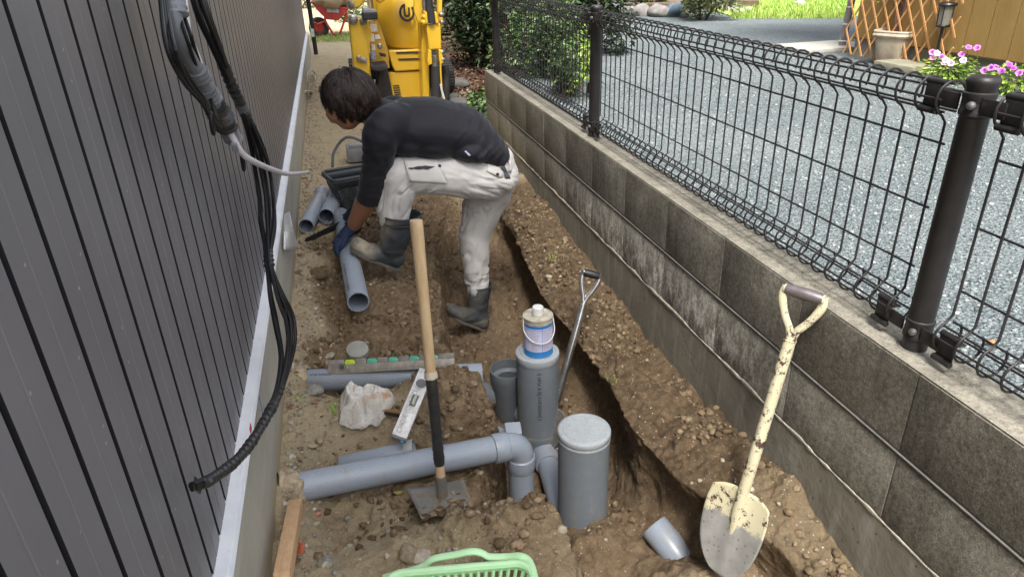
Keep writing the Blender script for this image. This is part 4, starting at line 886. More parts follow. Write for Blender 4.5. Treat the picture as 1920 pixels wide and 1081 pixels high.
# loose cap on soil
q = Vector(PZ(670, 657, -.035)); nrm = Vector((.05, -.35, 1)).normalized(); T8 = thing("loose_cap", "round flat grey pipe cap lying loose on the brown soil", "cap", q)
b = MB(); b.lathe([(0, .012), (.038, .012), (.0405, .0105), (.0415, .008), (.0415, -.016), (.038, -.016), (.037, .0), (0, .001)], q, frame(nrm), 40); b.build("cap_body", simple("dusty_cap", (.33, .33, .29), (.26, .25, .21), 25, .7), T8)

# ------------------------------------------------------------------ long spirit level
MAL = simple("worn_aluminium", (.34, .31, .26), (.20, .18, .145), 45, .5, metal=.35); MAL2 = simple("bright_aluminium", (.66, .65, .64), (.46, .45, .43), 60, .4, metal=.4, bump=.1)
a, e = Vector(dpt(616, 690, 2.46)), Vector(dpt(853, 676, 2.46)); T = thing("spirit_level", "long worn grey spirit level with green vials lying on the pipe", "spirit level", (a + e) / 2)
ux = (e - a).normalized(); un = Vector((0, -.80, .60)); un = (un - ux * un.dot(ux)).normalized(); uz = ux.cross(un) * -1
if uz.z < 0: uz = -uz
M = Matrix((ux, -un, uz)).transposed(); L = (e - a).length; c0 = (a + e) / 2
b = MB(); b.box(c0 + uz * -.004, (L, .022, .026), M, bev=.0015); b.box(c0 - uz * .020, (L, .026, .005), M, bev=.001); b.build("rail", MAL, T)
sg = [(-.5, -.30), (-.145, -.065 + .025), (.085 - .02, .15), (.265, .35 - .02), (.47 - .1, .42), (.5 - .17, .5)]
blocks = [(0, .13), (.215, .305), (.39, .475), (.555, .64), (.72, .80), (.87, 1.0)]; vial = [(.13, .215), (.305, .39), (.475, .555), (.64, .72), (.80, .87)]
for u0, u1 in blocks:
    b = MB(); b.box(a + ux * L * (u0 + u1) / 2 + uz * .018, (L * (u1 - u0) - .001, .0225, .020), M, bev=.002); b.build("housing_block", simple("dark_alu", (.27, .25, .215), (.17, .155, .13), 50, .5, metal=.3), T)
MVG = simple("vial_green", (.10, .42, .28), (.08, .34, .24), 40, .2); MVY = simple("vial_yellow", (.45, .62, .03), (.4, .55, .03), 40, .2)
for i, (u0, u1) in enumerate(vial):
    b = MB(); b.box(a + ux * L * (u0 + u1) / 2 + uz * .015, (L * (u1 - u0), .016, .012), M, bev=.003); b.tube([a + ux * L * (u0 + .01) + uz * .021 + un * .002, a + ux * L * (u1 - .01) + uz * .021 + un * .002], .0055, 12); v_ = b.build("vial", MVY if i == 0 else MVG, T)
b = MB(); b.lathe([(.012, 0), (.0135, .0012), (.014, 0)], a + ux * .05 + un * .0112 + uz * .0, frame(un), 24); b.lathe([(.009, .0004), (0, .0006)], a + ux * .05 + un * .0112, frame(un), 24); b.build("emblem", simple("emblem_black", (.05, .05, .05)), T)
# ------------------------------------------------------------------ short level
a, e = Vector(dpt(752, 812, 2.07)), Vector(dpt(797, 703, 2.20)); T = thing("torpedo_level", "short pale aluminium spirit level propped on the soil slope beside the wooden shovel handle", "spirit level", (a + e) / 2)
ux = (e - a).normalized(); un = Vector((-.15, -.75, .65)); un = (un - ux * un.dot(ux)).normalized(); uw = ux.cross(un); M = Matrix((ux, uw, un)).transposed(); L = (e - a).length + .03; c0 = (a + e) / 2
if uw.x > 0: pass
b = MB(); b.box(c0, (L, .046, .022), M, bev=.0015)
for s_ in (-1, 1): b.box(c0 + uw * .0205 * s_ + un * .0112, (L - .004, .0045, .0012), M)
b.build("body", MAL2, T)
b = MB(); b.box(c0 - ux * (L / 2 + .004), (.008, .044, .021), M, bev=.003); b.build("end_cap", simple("dark_cap", (.16, .17, .18)), T)
b = MB(); b.lathe([(.006, 0), (.0065, .006), (0, .007)], c0 - ux * (L / 2 + .006) + uw * .012, frame(-ux), 14); b.build("blue_plug", simple("blue_plastic", (.10, .35, .60)), T)
b = MB(); b.lathe([(0, .0004), (.0165, .0006), (.0185, .001), (.0195, .0004)], c0 + ux * L * .28 + un * .0112, frame(un), 28); b.build("round_vial_window", simple("vial_dark", (.10, .10, .10), rough=.2), T)
b = MB(); b.lathe([(.0165, .001), (.0195, .0016), (.0205, .0002)], c0 + ux * L * .28 + un * .0112, frame(un), 28); b.build("window_ring", MAL2, T)
b = MB(); b.box(c0 + ux * L * .02 - uw * .012 * 0 + un * .0116, (.040, .020, .0012), M, bev=.0004); b.build("vial_window", simple("vial_frame", (.13, .13, .12), rough=.3), T)
b = MB(); b.tube([c0 + ux * (L * .02 - .016) + un * .0130, c0 + ux * (L * .02 + .016) + un * .0130], .005, 12); b.build("vial", simple("vial_pale", (.50, .52, .40), rough=.15), T)
side = 1 if uw.dot(Vector((1, 0, 0))) > 0 else -1
flat_text("engraving", "CHOX (C) ACCUR", .021, c0 - ux * (L * .46) + un * .0116 - (-uw * 1) * .0, ux, un.cross(ux), T, simple("engraved", (.36, .35, .33)))
# copper and black tool handle below the cloth
a, e = Vector(dpt(700, 768, 2.25)), Vector(dpt(752, 777, 2.20)); T = thing("grip_rod", "black and copper coloured rod sticking out from under the white cloth", "tool", a)
b = MB(); b.tube([a, e], .0105, 14); b.build("rod", simple("black_grip", (.03, .03, .03), rough=.35), T)
up = Vector((0, -.3, 1)).normalized(); b = MB(); b.tube([a + up * .011, e + up * .011], .0042, 10); b.tube([a + up * .0135 - Vector((0, .007, 0)), e + up * .0135 - Vector((0, .007, 0))], .0030, 10); b.build("copper_strip", simple("copper", (.55, .30, .14), rough=.3, metal=.8), T)

# ------------------------------------------------------------------ crumpled cloth
cc = np.array(dpt(682, 743, 2.22)); nU, nV = 90, 90
U, Vv = np.meshgrid(np.linspace(-1, 1, nU), np.linspace(-1, 1, nV)); th = np.arctan2(Vv, U); rr = np.maximum(abs(U), abs(Vv))
out = 1 + .10 * np.sin(3 * th + 1) + .05 * np.sin(5 * th + 2.2) + .02 * np.sin(9 * th)
x = rr * np.cos(th) * .084 * out; y = rr * np.sin(th) * .066 * out
Pn = np.stack([x.ravel(), y.ravel(), 0 * x.ravel()], 1)
wx = fbm(Pn, 14, 2, 5) * .016; wy = fbm(Pn, 14, 2, 15) * .016; Pw = Pn + np.stack([wx, wy, 0 * wx], 1)
h = .068 * np.clip(1 - rr.ravel() ** 3, 0, 1) ** .7 + .020 * fbm(Pn, 12, 2, 77) * np.clip(1 - rr.ravel() ** 3, 0, 1) + .004
rid = 1 - np.abs(fbm(Pw, 17, 2, 31)) * 2.2; rid2 = 1 - np.abs(fbm(Pw, 34, 2, 41)) * 2.0
h = h * (.82 + .25 * np.clip(rid, -.6, 1)) + .010 * np.clip(rid, -1, 1) + .0065 * np.clip(rid2, -1, 1) + .003 * fbm(Pn, 60, 3, 2)
gx0 = cc[0] + Pw[:, 0]; gy0 = cc[1] + Pw[:, 1]; gr0 = np.array([gz(a, b_) for a, b_ in zip(gx0, gy0)]); h = np.maximum(h, .003) 
Vc = np.stack([gx0, gy0, np.minimum(gr0, gr0.mean() + .03) * .6 + gr0.mean() * .4 + h], 1); Vc[:, 2] = np.maximum(Vc[:, 2], gr0 + .002)
ii = np.arange(nU * nV).reshape(nV, nU); Fa = np.stack([ii[:-1, :-1], ii[:-1, 1:], ii[1:, 1:], ii[1:, :-1]], -1).reshape(-1, 4)
t = NT("stained_cloth"); c = t.ramp(t.noise(28, 5, .6), [(.42, (.50, .47, .42)), (.58, (.68, .66, .62))]); c = t.mix(t.ramp(t.noise(20, 4, .6), [(.56, 0), (.66, .85)]), c, (.50, .24, .12)); c = t.mix(t.ramp(t.noise(13, 5, .7), [(.50, 0), (.64, .7)]), c, (.36, .29, .21))
t.set(c, .95, 0, .2); t.bump(t.noise(420, 4), .35, .002)
cl = np_mesh("cloth", Vc, Fa, t.m); tag(cl, "crumpled dirty white cloth with rust stains on the soil", "cloth"); recenter(cl, tuple(cc)); md = cl.modifiers.new('s', 'SOLIDIFY'); md.thickness = .002; md.offset = 1; md = cl.modifiers.new('sub', 'SUBSURF'); md.levels = 1; md.render_levels = 1

# ------------------------------------------------------------------ shovels
MASH = NT("ash_wood"); c = MASH.ramp(MASH.noise(14, 6, .6, MASH.co((6, 6, .5))), [(.3, (.48, .33, .18)), (.7, (.60, .45, .27))]); c = MASH.mix(MASH.ramp(MASH.noise(30, 5, .8), [(.6, 0), (.75, .5)]), c, (.27, .18, .10)); MASH.set(c, .6, 0, .3); MASH.bump(MASH.noise(60, 4, .6, MASH.co((6, 6, .5))), .2, .001); MASH = MASH.m
MSTEEL = NT("worn_steel"); c = MSTEEL.ramp(MSTEEL.noise(9, 6, .7), [(.3, (.15, .14, .125)), (.6, (.27, .26, .24)), (.75, (.33, .28, .22))]); c = MSTEEL.mix(MSTEEL.ramp(MSTEEL.noise(19, 7, .75), [(.50, 0), (.60, .9)]), c, (.24, .175, .11)); MSTEEL.set(c, MSTEEL.ramp(MSTEEL.noise(20, 4), [(.3, .35), (.7, .7)]), .45, .5); MSTEEL.bump(MSTEEL.noise(70, 5), .2, .001); MSTEEL = MSTEEL.m
MTAPE = simple("black_tape", (.018, .018, .020), (.035, .035, .036), 30, .28, bump=.3, bscale=40)
hb = Vector(PZ(829, 922, -.055)); hb.y += .0; ht = Vector(PY(780, 412, hb.y + .10)); d_ = (ht - hb).normalized(); L = (ht - hb).length
T = thing("square_shovel", "upright wooden handled square shovel with black tape wound round the shaft", "shovel", hb)
b = MB(); Mh = frame(d_); b.lathe([(.0118, 0), (.0128, .05), (.0138, L * .4), (.0148, L * .8), (.0165, L - .02), (.0168, L - .006), (.0150, L - .001), (0, L)], hb, Mh, 24); b.build("handle", MASH, T)
t0, t1 = L * .115, L * .455; b = MB(); pr = []; zz = t0
b.lathe([(.0135, t0)] + [(.0147 + .0007 * ((k % 2)) + (k / 40) * .001, t0 + (t1 - t0) * k / 24) for k in range(1, 25)] + [(.0150, t1 + .001)], hb, Mh, 24)
for k in range(9):
    zc = t0 + (t1 - t0) * (k + .6) / 9.5; b.tube([hb + Mh @ Vector((.0158 * math.cos(a), .0158 * math.sin(a), zc + .010 * a / 6.28)) for a in np.linspace(0, 6.2, 20)], .0009, 5)
b.build("tape_wrap", MTAPE, T)
b = MB(); b.lathe([(.0175, t1 + .0), (.0172, t1 + .012), (.0155, t1 + .02)], hb, Mh, 20, flute=lambda k, j: 1 + .05 * math.sin(k * 2.1 + j * 3)); b.build("tape_residue", simple("tape_paper", (.6, .52, .4)), T)
b = MB(); b.lathe([(.0125, .055), (.0150, .054), (.0155, .0), (.0175, -.065), (.013, -.080), (0, -.082)], hb, Mh, 24); b.build("socket", MSTEEL, T)
bl = [Vector(dpt(*p, dd)) for p, dd in (((762, 918), 1.99), ((868, 900), 1.99), ((887, 945), 1.90), ((790, 975), 1.84))]
def blade_square(c4, dish, n=14):
    V = []
    for j in range(n + 1):
        for i in range(n + 1):
            u, v = i / n, j / n; p = c4[0].lerp(c4[1], u).lerp(c4[3].lerp(c4[2], u), v); e_ = abs(2 * u - 1) ** 4
            V.append(p + Vector((0, -.3, .95)) * (dish * e_ * (1 - .3 * v)))
    b = MB(); b.add(V, [(j * (n + 1) + i, j * (n + 1) + i + 1, (j + 1) * (n + 1) + i + 1, (j + 1) * (n + 1) + i) for j in range(n) for i in range(n)]); return b
Rr = np.random.default_rng(4); Pc = []
for _ in range(46):
    u_, v_ = Rr.random(), Rr.random() ** .5; v_ = v_ if Rr.random() < .6 else 1 - .12 * Rr.random(); p_ = bl[0].lerp(bl[1], u_).lerp(bl[3].lerp(bl[2], u_), v_); Pc.append((p_.x, p_.y, p_.z + .003))
V, Fa, rnd = rocks_mesh(np.array(Pc), .003 + .012 * Rr.random(46) ** 2.5, 5, (.5, .8), 1, .5); o = np_mesh('shovel_soil', V, Fa, MCLOD, {'rnd': rnd}); tag(o, 'soil crumbs lying on the square shovel blade', 'soil', kind='stuff')
b = blade_square(bl, .012); bo = b.build("blade", MSTEEL, T); md = bo.modifiers.new('s', 'SOLIDIFY'); md.thickness = .002

def shovel(name, label, G, P, gripw, side, mats, parent_pts=None, blade=(.115, .145, .29), tilt=None, gripang=None):
    """round point shovel: G grip centre, P blade tip; side = direction of the grip bar; tilt = blade face normal"""
    G, P = Vector(G), Vector(P); d_ = (P - G).normalized(); L = (P - G).length; T = thing(name, label, "shovel", P); side = Vector(side); side = (side - d_ * side.dot(d_)).normalized(); nn_ = d_.cross(side)
    b = MB(); b.tube([G - side * gripw, G - side * gripw * .6, G, G + side * gripw * .6, G + side * gripw], [.0125, .0148, .0155, .0148, .0125], 16); b.build("grip", mats[0], T)
    b = MB()
    for s_ in (-1, 1):
        b.tube(bez([G + side * gripw * 1.0 * s_ - d_ * .006, G + side * gripw * 1.05 * s_ + d_ * .022, G + side * gripw * .62 * s_ + d_ * .065, G + side * gripw * .18 * s_ + d_ * .095, G + side * .002 * s_ + d_ * .13], 5), [.0105] * 8 + [.0095] * 13, 12, flat=.75, up=nn_)
        b.lathe([(0, .004), (.010, .003), (.0125, 0), (.0125, -.004)], G + side * (gripw + .002) * s_, frame(side * s_), 14)
    b.build("yoke", mats[1], T)
    bw, bh, bl_ = blade[0], 0, blade[2]; b = MB(); s0 = G + d_ * .105; s1 = P - d_ * (bl_ - .035)
    b.tube([s0, s0 + d_ * .01, s0.lerp(s1, .5), s1 - d_ * .02, s1], [.0125, .0145, .0148, .0152, .0150], 20); 
    for f_ in (.03, .94): b.lathe([(.0146, -.002), (.0160, 0), (.0146, .002)], s0.lerp(s1, f_), frame(d_), 20)
    b.build("shaft", mats[1], T)
    tn = Vector(tilt) if tilt is not None else nn_; tn = (tn - d_ * tn.dot(d_)).normalized(); sd_ = d_.cross(tn)
    n = 26; V = []; top = P - d_ * bl_
    for j in range(n + 1):
        v = j / n; w = bw * (1 if v < .35 else math.sqrt(max(0, 1 - ((v - .35) / .65) ** 2.2))) * (.93 + .07 * min(1, v / .2)); w = max(w, .0015)
        for i in range(n + 1):
            u = 2 * i / n - 1; q = top + d_ * (v * bl_ + .012 * 0) + sd_ * u * w - tn * (.014 * (1 - abs(u * w / bw) ** 2) - .010) + tn * .020 * (v ** 3) * 0 + tn * (.010 * math.exp(-(u * w / .017) ** 2) * (1 - v) ** .7 if True else 0)
            if v < .02: q += d_ * (-.0) 
            q -= d_ * .018 * (abs(u) ** 3) * (1 if v < .25 else 0) * (1 - v / .25) * -1
            V.append(q)
    b.add(V, [(j * (n + 1) + i, j * (n + 1) + i + 1, (j + 1) * (n + 1) + i + 1, (j + 1) * (n + 1) + i) for j in range(n) for i in range(n)])
    b = MB(); b.add(V, [(j * (n + 1) + i, j * (n + 1) + i + 1, (j + 1) * (n + 1) + i + 1, (j + 1) * (n + 1) + i) for j in range(n) for i in range(n)])
    bo = b.build("blade", mats[2], T); md = bo.modifiers.new('s', 'SOLIDIFY'); md.thickness = .0022
    b = MB(); b.tube([s1 - d_ * .02, s1 + d_ * .03, s1 + d_ * .085 - tn * .004, s1 + d_ * .15 - tn * .010], [.0155, .0150, .0105, .003], 16); b.build("socket", mats[1], T); return T
def cream(name, base=False, low=None):
    t = NT(name); n1 = t.noise(22, 8, .78); n2 = t.noise(75, 6, .75)
    m = t.ramp(n1, [(.555, 0), (.575, 1)]); m2 = t.ramp(n2, [(.60, 0), (.62, 1)])
    mm = t.math('MAXIMUM', m, m2); c = t.ramp(t.noise(6, 5), [(.3, (.50, .45, .29)), (.7, (.62, .575, .40))]); c = t.mix(mm, c, (.075, .045, .035))
    if low is not None:
        z = t.sep(t.c.outputs["Object"])[2]; z = t.math('ADD', z, t.math('MULTIPLY', t.math('SUBTRACT', t.noise(16, 6, .7), .5), .10)); k = t.ramp(z, [(low, 1), (low + .006, 0)])
        sp_ = t.math('LESS_THAN', t.vor(55), .16); st = t.ramp(t.noise(30, 5), [(.3, (.22, .215, .20)), (.7, (.30, .295, .275))]); st = t.mix(t.math('MULTIPLY', sp_, .7), st, (.10, .09, .08)); c = t.mix(k, c, st)
    t.set(c, .55, .0, .4); t.bump(mm, .35, .0012); return t.m
Gs = Vector(PX(1508, 551, 1.018)); Pt = Vector(dpt(1346, 1078, 1.85))
shovel("pointed_shovel", "cream painted pointed shovel with flaking paint leaning on the block wall", Gs, Pt, .044, Vector((.62, -.78, 0)), (simple("chrome_worn", (.24, .22, .23), (.16, .13, .13), 30, .35, metal=.5), cream("flaking_cream_paint"), cream("cream_blade_paint", low=.155)), tilt=(-.84, -.50, .30), blade=(.085, 0, .26))
Gm = Vector(dpt(1109, 514, 2.65)); Qm = Vector(dpt(1047, 738, 2.72)); Pm = Gm + (Qm - Gm).normalized() * .74
MCH = simple("bare_steel", (.62, .61, .60), (.42, .40, .37), 22, .22, metal=.9)
shovel("steel_shovel", "bare steel shovel with a black D grip standing in the trench behind the risers", Gm, Pm, .031, Vector(dpt(1126, 516, 2.9)) - Vector(dpt(1091, 508, 2.9)), (simple("black_rubber", (.015, .015, .016), rough=.4), MCH, MSTEEL), tilt=(-.85, -.5, .3), blade=(.07, 0, .20))

# ------------------------------------------------------------------ timber stake
sa = Vector(PZ(552, 962, .02)); sb = Vector(dpt(545, 1110, 1.55)); sb.z = max(sb.z, .10); T = thing("timber_stake", "square pale timber batten lying against the foundation at the bottom left", "timber", sa)
MTB = NT("planed_timber"); c = MTB.ramp(MTB.noise(12, 6, .6, MTB.co((8, .6, 8))), [(.3, (.52, .31, .16)), (.7, (.66, .44, .26))]); MTB.set(c, .65, 0, .3); MTB.bump(MTB.noise(40, 4, .6, MTB.co((8, .6, 8))), .2, .001)
b = MB(); d_ = (sb - sa); M = frame(d_, (1, 0, 0)); b.box((sa + sb) / 2 - M @ Vector((0, 0, 0)), (.034, .034, d_.length + .1), M, bev=.001); b.build("batten", MTB.m, T)
b.build
# ------------------------------------------------------------------ green basket (bottom edge)
MGB = NT("mint_plastic"); c = MGB.ramp(MGB.noise(9, 5), [(.3, (.40, .66, .36)), (.7, (.48, .75, .44))]); c = MGB.mix(MGB.ramp(MGB.noise(60, 6, .8), [(.62, 0), (.74, .6)]), c, (.35, .36, .24)); MGB.set(c, .45, 0, .4); MGB = MGB.m
def basket(name, label, c, ux, w, d, h, mat, slots, handle=None, rows=1, zt=None, tp=.82, band=.72):
    """c: centre of the floor; ux: long direction; w, d: rim size; h: height"""
    T = thing(name, label, "basket", c); c = Vector(c); ux = Vector(ux).normalized(); uy = Vector((0, 0, 1)).cross(ux)
    def rr(cx, sx, sy, rad, n=6):
        out = []
        for qx, qy, a0 in ((1, 1, 0), (-1, 1, 90), (-1, -1, 180), (1, -1, 270)):
            for k in range(n + 1): a = math.radians(a0 + 90 * k / n); out.append(c + ux * (qx * (sx - rad) + rad * math.cos(a)) + uy * (qy * (sy - rad) + rad * math.sin(a)) + Vector((0, 0, cx)))
        return out
    b = MB(); top = rr(h, w / 2, d / 2, .035); bot = rr(0, w / 2 * tp, d / 2 * tp, .03); n = len(top)
    b.tube(top, .0075, 8, closed=True); b.tube(rr(h - .012, w / 2 + .006, d / 2 + .006, .035), .003, 6, closed=True)
    def ringat(f): return [q.lerp(p, f) for p, q in zip(top, bot)]
    for f0, f1 in ((band, 1.0), (0, .12)):
        lo, hi = ringat(f0), ringat(f1); V = lo + hi; b.add(V, [(i, (i + 1) % n, n + (i + 1) % n, n + i) for i in range(n)])
    for rI in range(1, rows + 0): b.tube(ringat(.12 + .60 * rI / rows), .0025, 6, closed=True)
    lo, hi = ringat(.10), ringat(band + .02); tot = [0]
    for i in range(n): tot.append(tot[-1] + (hi[(i + 1) % n] - hi[i]).length)
    for s_ in range(slots):
        t_ = tot[-1] * s_ / slots; i = max(k for k in range(n) if tot[k] <= t_); f = (t_ - tot[i]) / max(tot[i + 1] - tot[i], 1e-6); p = hi[i].lerp(hi[(i + 1) % n], f); q = lo[i].lerp(lo[(i + 1) % n], f); b.tube([q, p], .0032, 6)
    body = b.build("body", mat, T); md = body.modifiers.new('s', 'SOLIDIFY'); md.thickness = .0025; md.offset = 0
    b = MB(); fl = ringat(.02); b.add(fl, [tuple(range(n))])
    fb = b.build("floor", mat, T, smooth=False); md = fb.modifiers.new('s', 'SOLIDIFY'); md.thickness = .003
    if handle: b = MB(); b.tube(bez(handle, 6), .0085, 10, flat=.7, up=(0, 0, 1)); b.build("handle", mat, T)
    return T
bc = Vector(PZ(880, 1075, .10)); hp = [dpt(718, 1083, 1.47), dpt(762, 1071, 1.48), dpt(792, 1061, 1.49), dpt(812, 1047, 1.49), dpt(848, 1040, 1.49), dpt(884, 1033, 1.49), dpt(903, 1036, 1.49), dpt(918, 1043, 1.49), dpt(950, 1043, 1.49), dpt(975, 1042, 1.48), dpt(992, 1052, 1.47), dpt(1002, 1082, 1.43), dpt(1008, 1120, 1.38)]
e0, e1 = Vector(dpt(738, 1079, 1.45)), Vector(dpt(982, 1050, 1.46)); uxb = (e1 - e0); uxb.z = 0; wB = uxb.length + .03; uxb.normalize(); uyb = Vector((0, 0, 1)).cross(uxb); mid = (e0 + e1) / 2 
gB = .115; cB = Vector((mid.x, mid.y, mid.z - gB)) - uyb * .125
cB.z = max(cB.z, .005); 
TB = basket("green_basket", "mint green slotted plastic basket with a loose handle at the bottom edge", cB, uxb, wB, .25, gB, MGB, 64, hp, band=.88)
q = Vector(dpt(838, 1058, 1.62)); b = MB(); b.box(q, (.10, .018, .012), frame((-.2, -.4, 1), (1, .45, .1)), bev=.003); o = b.build("blue_strip", simple("blue_tape_plastic", (.07, .22, .5))); tag(o, "blue plastic strip lying behind the green basket", "strip"); recenter(o, q)
# ------------------------------------------------------------------ the worker
def J(px, py, y): return Vector(PY(px, py, y))
def sweep(b, pts, ru, rw, up=(0, 1, 0), n=24, sub=6):
    """elliptical sweep through joints; ru = half size across 'up', rw = half size the other way"""
    P = bez(pts, sub); k = len(pts); t_ = np.linspace(0, k - 1, len(P)); RU = np.interp(t_, range(k), ru); RW = np.interp(t_, range(k), rw)
    u = Vector(up); V = []; N = len(P)
    for i in range(N):
        T_ = (P[min(i + 1, N - 1)] - P[max(i - 1, 0)]).normalized(); uu = (u - T_ * u.dot(T_)).normalized(); w = T_.cross(uu)
        for q in range(n): a = 2 * math.pi * q / n; V.append(P[i] + uu * math.cos(a) * RU[i] + w * math.sin(a) * RW[i])
    Fc = [(i * n + q, i * n + (q + 1) % n, (i + 1) * n + (q + 1) % n, (i + 1) * n + q) for i in range(N - 1) for q in range(n)]
    Fc += [tuple(range(n))[::-1], tuple((N - 1) * n + q for q in range(n))]; b.add(V, Fc)
    for e, i in ((P[0], 0), (P[-1], N - 1)):
        ell(b, e, (RU[i] * .98, RW[i] * .98, min(RU[i], RW[i]) * .7), Matrix([(u - ((P[1] - P[0]) if i == 0 else (P[-1] - P[-2])).normalized() * u.dot(((P[1] - P[0]) if i == 0 else (P[-1] - P[-2])).normalized())).normalized(), ((P[1] - P[0]) if i == 0 else (P[-1] - P[-2])).normalized().cross(u).normalized(), ((P[1] - P[0]) if i == 0 else (P[-1] - P[-2])).normalized()]).transposed())
def ell(b, c, r, M=None, n=20):
    M = M or Matrix.Identity(3); V = []; Fc = []; m = n // 2
    for j in range(m + 1):
        for i in range(n): a, p = 2 * math.pi * i / n, math.pi * j / m; V.append(Vector(c) + M @ Vector((r[0] * math.sin(p) * math.cos(a), r[1] * math.sin(p) * math.sin(a), r[2] * math.cos(p))))
    for j in range(m):
        for i in range(n): Fc.append((j * n + i, j * n + (i + 1) % n, (j + 1) * n + (i + 1) % n, (j + 1) * n + i))
    b.add(V, Fc)
def remesh(b, voxel, smooth=6, fac=.5):
    me = bpy.data.meshes.new('tmp'); me.from_pydata([tuple(v) for v in b.v], [], b.f); o = bpy.data.objects.new('tmp', me); COL.objects.link(o)
    bm = bmesh.new(); bm.from_mesh(me); bmesh.ops.remove_doubles(bm, verts=bm.verts, dist=1e-6); bmesh.ops.recalc_face_normals(bm, faces=bm.faces); bm.to_mesh(me); bm.free()
    m = o.modifiers.new('r', 'REMESH'); m.mode = 'VOXEL'; m.voxel_size = voxel; m.adaptivity = 0
    if smooth: m = o.modifiers.new('s', 'SMOOTH'); m.iterations = smooth; m.factor = fac
    dg = bpy.context.evaluated_depsgraph_get(); dg.update(); r_ = bpy.data.meshes.new_from_object(o.evaluated_get(dg)); bpy.data.objects.remove(o); return r_
def mverts(me): a = np.empty(len(me.vertices) * 3); me.vertices.foreach_get('co', a); return a.reshape(-1, 3)
def mnorm(me): return np.array([n.vector[:] for n in me.vertex_normals])
def disp(me, fn):
    V = mverts(me); N = mnorm(me); d = fn(V, N); V = V + (N * d[:, None] if d.ndim == 1 else d); me.vertices.foreach_set('co', V.ravel()); me.update()
def mkobj(name, me, mat, parent, smooth=True):
    me.transform(Matrix.Translation(-Vector(parent['_o'])));
    for m in (mat if isinstance(mat, list) else [mat]): me.materials.append(m)
    if smooth: me.shade_smooth()
    o = bpy.data.objects.new(name, me); COL.objects.link(o); o.parent = parent['o']; me.name = name; return o
def cut(me, co, no):     # drop everything on the +no side
    bm = bmesh.new(); bm.from_mesh(me); bmesh.ops.bisect_plane(bm, geom=bm.verts[:] + bm.edges[:] + bm.faces[:], plane_co=co, plane_no=no, clear_outer=True); bm.to_mesh(me); bm.free(); me.update()
def ridge(V, sc, s=0): return 1 - 2.2 * np.abs(fbm(V * np.array(sc), 1.0, 2, s))

hipN, hipF = J(905, 333, 2.98), J(918, 345, 3.13); pel = J(918, 322, 3.06)
kneN, ankN = J(741, 328, 2.96), J(735, 470, 2.98); kneF, ankF = J(890, 440, 3.12), J(897, 585, 3.08)
shN, shF = J(716, 246, 2.90), J(730, 236, 3.25); chest = J(745, 228, 3.07); neck0 = J(706, 214, 3.08)
hd = J(655, 188, 3.07)
elN, wrN = J(697, 355, 2.98), J(662, 424, 3.17); elF, wrF = J(712, 360, 3.36), J(668, 398, 3.42)
WK = thing("person", "person bent over sawing a pipe, dark shirt, pale work trousers, grey rubber boots", "person", J(850, 500, 3.05))

# --- skin: head, neck, trunk, arms: one continuous body
MSK = NT("skin"); c = MSK.ramp(MSK.noise(12, 5), [(.3, (.34, .155, .085)), (.7, (.42, .20, .115))]); MSK.set(c, .5, 0, .4); MSK.b.inputs['Subsurface Weight'].default_value = .08; MSK.bump(MSK.noise(160, 4), .15, .001); MSK = MSK.m
b = MB(); face = (J(622, 232, 3.07) - hd).normalized()          # where the face looks: down and to the left
upv = (J(628, 150, 3.07) - hd).normalized()
Mh_ = frame(face, Vector((0, 1, 0)))
ell(b, hd + Vector((.004, 0, .0)), (.073, .098, .088), Matrix([Vector((0, 1, 0)), upv, Vector((0, 1, 0)).cross(upv)]).transposed())
jaw = hd + face * .055 + (J(690, 225, 3.07) - hd).normalized() * .035; ell(b, jaw, (.055, .062, .055)); ell(b, hd + face * .060 + (J(600, 200, 3.07) - hd).normalized() * .01, (.055, .056, .05))
chin = jaw + face * .040 + Vector((.012, 0, 0)); ell(b, chin, (.026, .022, .022))
fx_ = Vector((0, 1, 0)); fup = (-face.cross(fx_)) if (-face.cross(fx_)).x < 0 else face.cross(fx_)
nose = hd + face * .108 + fup * .005; sweep(b, [nose + fup * .028 - face * .008, nose + face * .008], [.008, .013], [.008, .012], n=12)
for s_ in (-1, 1):
    ell(b, hd + face * .094 + fup * .032 + fx_ * .031 * s_, (.014, .012, .010)); ell(b, hd + Vector((.010, .074 * s_, -.014)), (.020, .010, .030), n=12)
ell(b, nose - fup * .030 - face * .010, (.022, .010, .008)); ell(b, nose - fup * .040 - face * .012, (.019, .010, .008))
sweep(b, [hd + (neck0 - hd) * .35 + Vector((0, 0, -.012)), neck0, chest], [.052, .060, .12], [.056, .06, .09])
sweep(b, [chest, J(820, 245, 3.07), pel], [.15, .13, .13], [.09, .085, .09])
sweep(b, [shN, elN, elN.lerp(wrN, .35), wrN, wrN.lerp(Vector(PZ(648, 442, .07)), .5)], [.050, .050, .052, .036, .033], [.050, .048, .048, .031, .030])
sweep(b, [shF, elF, elF.lerp(wrF, .35), wrF, J(657, 405, 3.46)], [.047, .040, .042, .029, .026], [.047, .040, .040, .025, .024])
sweep(b, [chest, shN], [.06, .05], [.08, .05], n=16); sweep(b, [chest, shF], [.06, .05], [.08, .05], n=16)
for kn, an, hp_ in ((kneN, ankN, hipN), (kneF, ankF, hipF)): sweep(b, [pel, hp_, hp_.lerp(kn, .5), kn, kn.lerp(an, .35), an], [.09, .075, .065, .05, .048, .032], [.09, .075, .065, .05, .048, .032])
me = remesh(b, .0065, 5)
body = mkobj("body", me, MSK, WK)

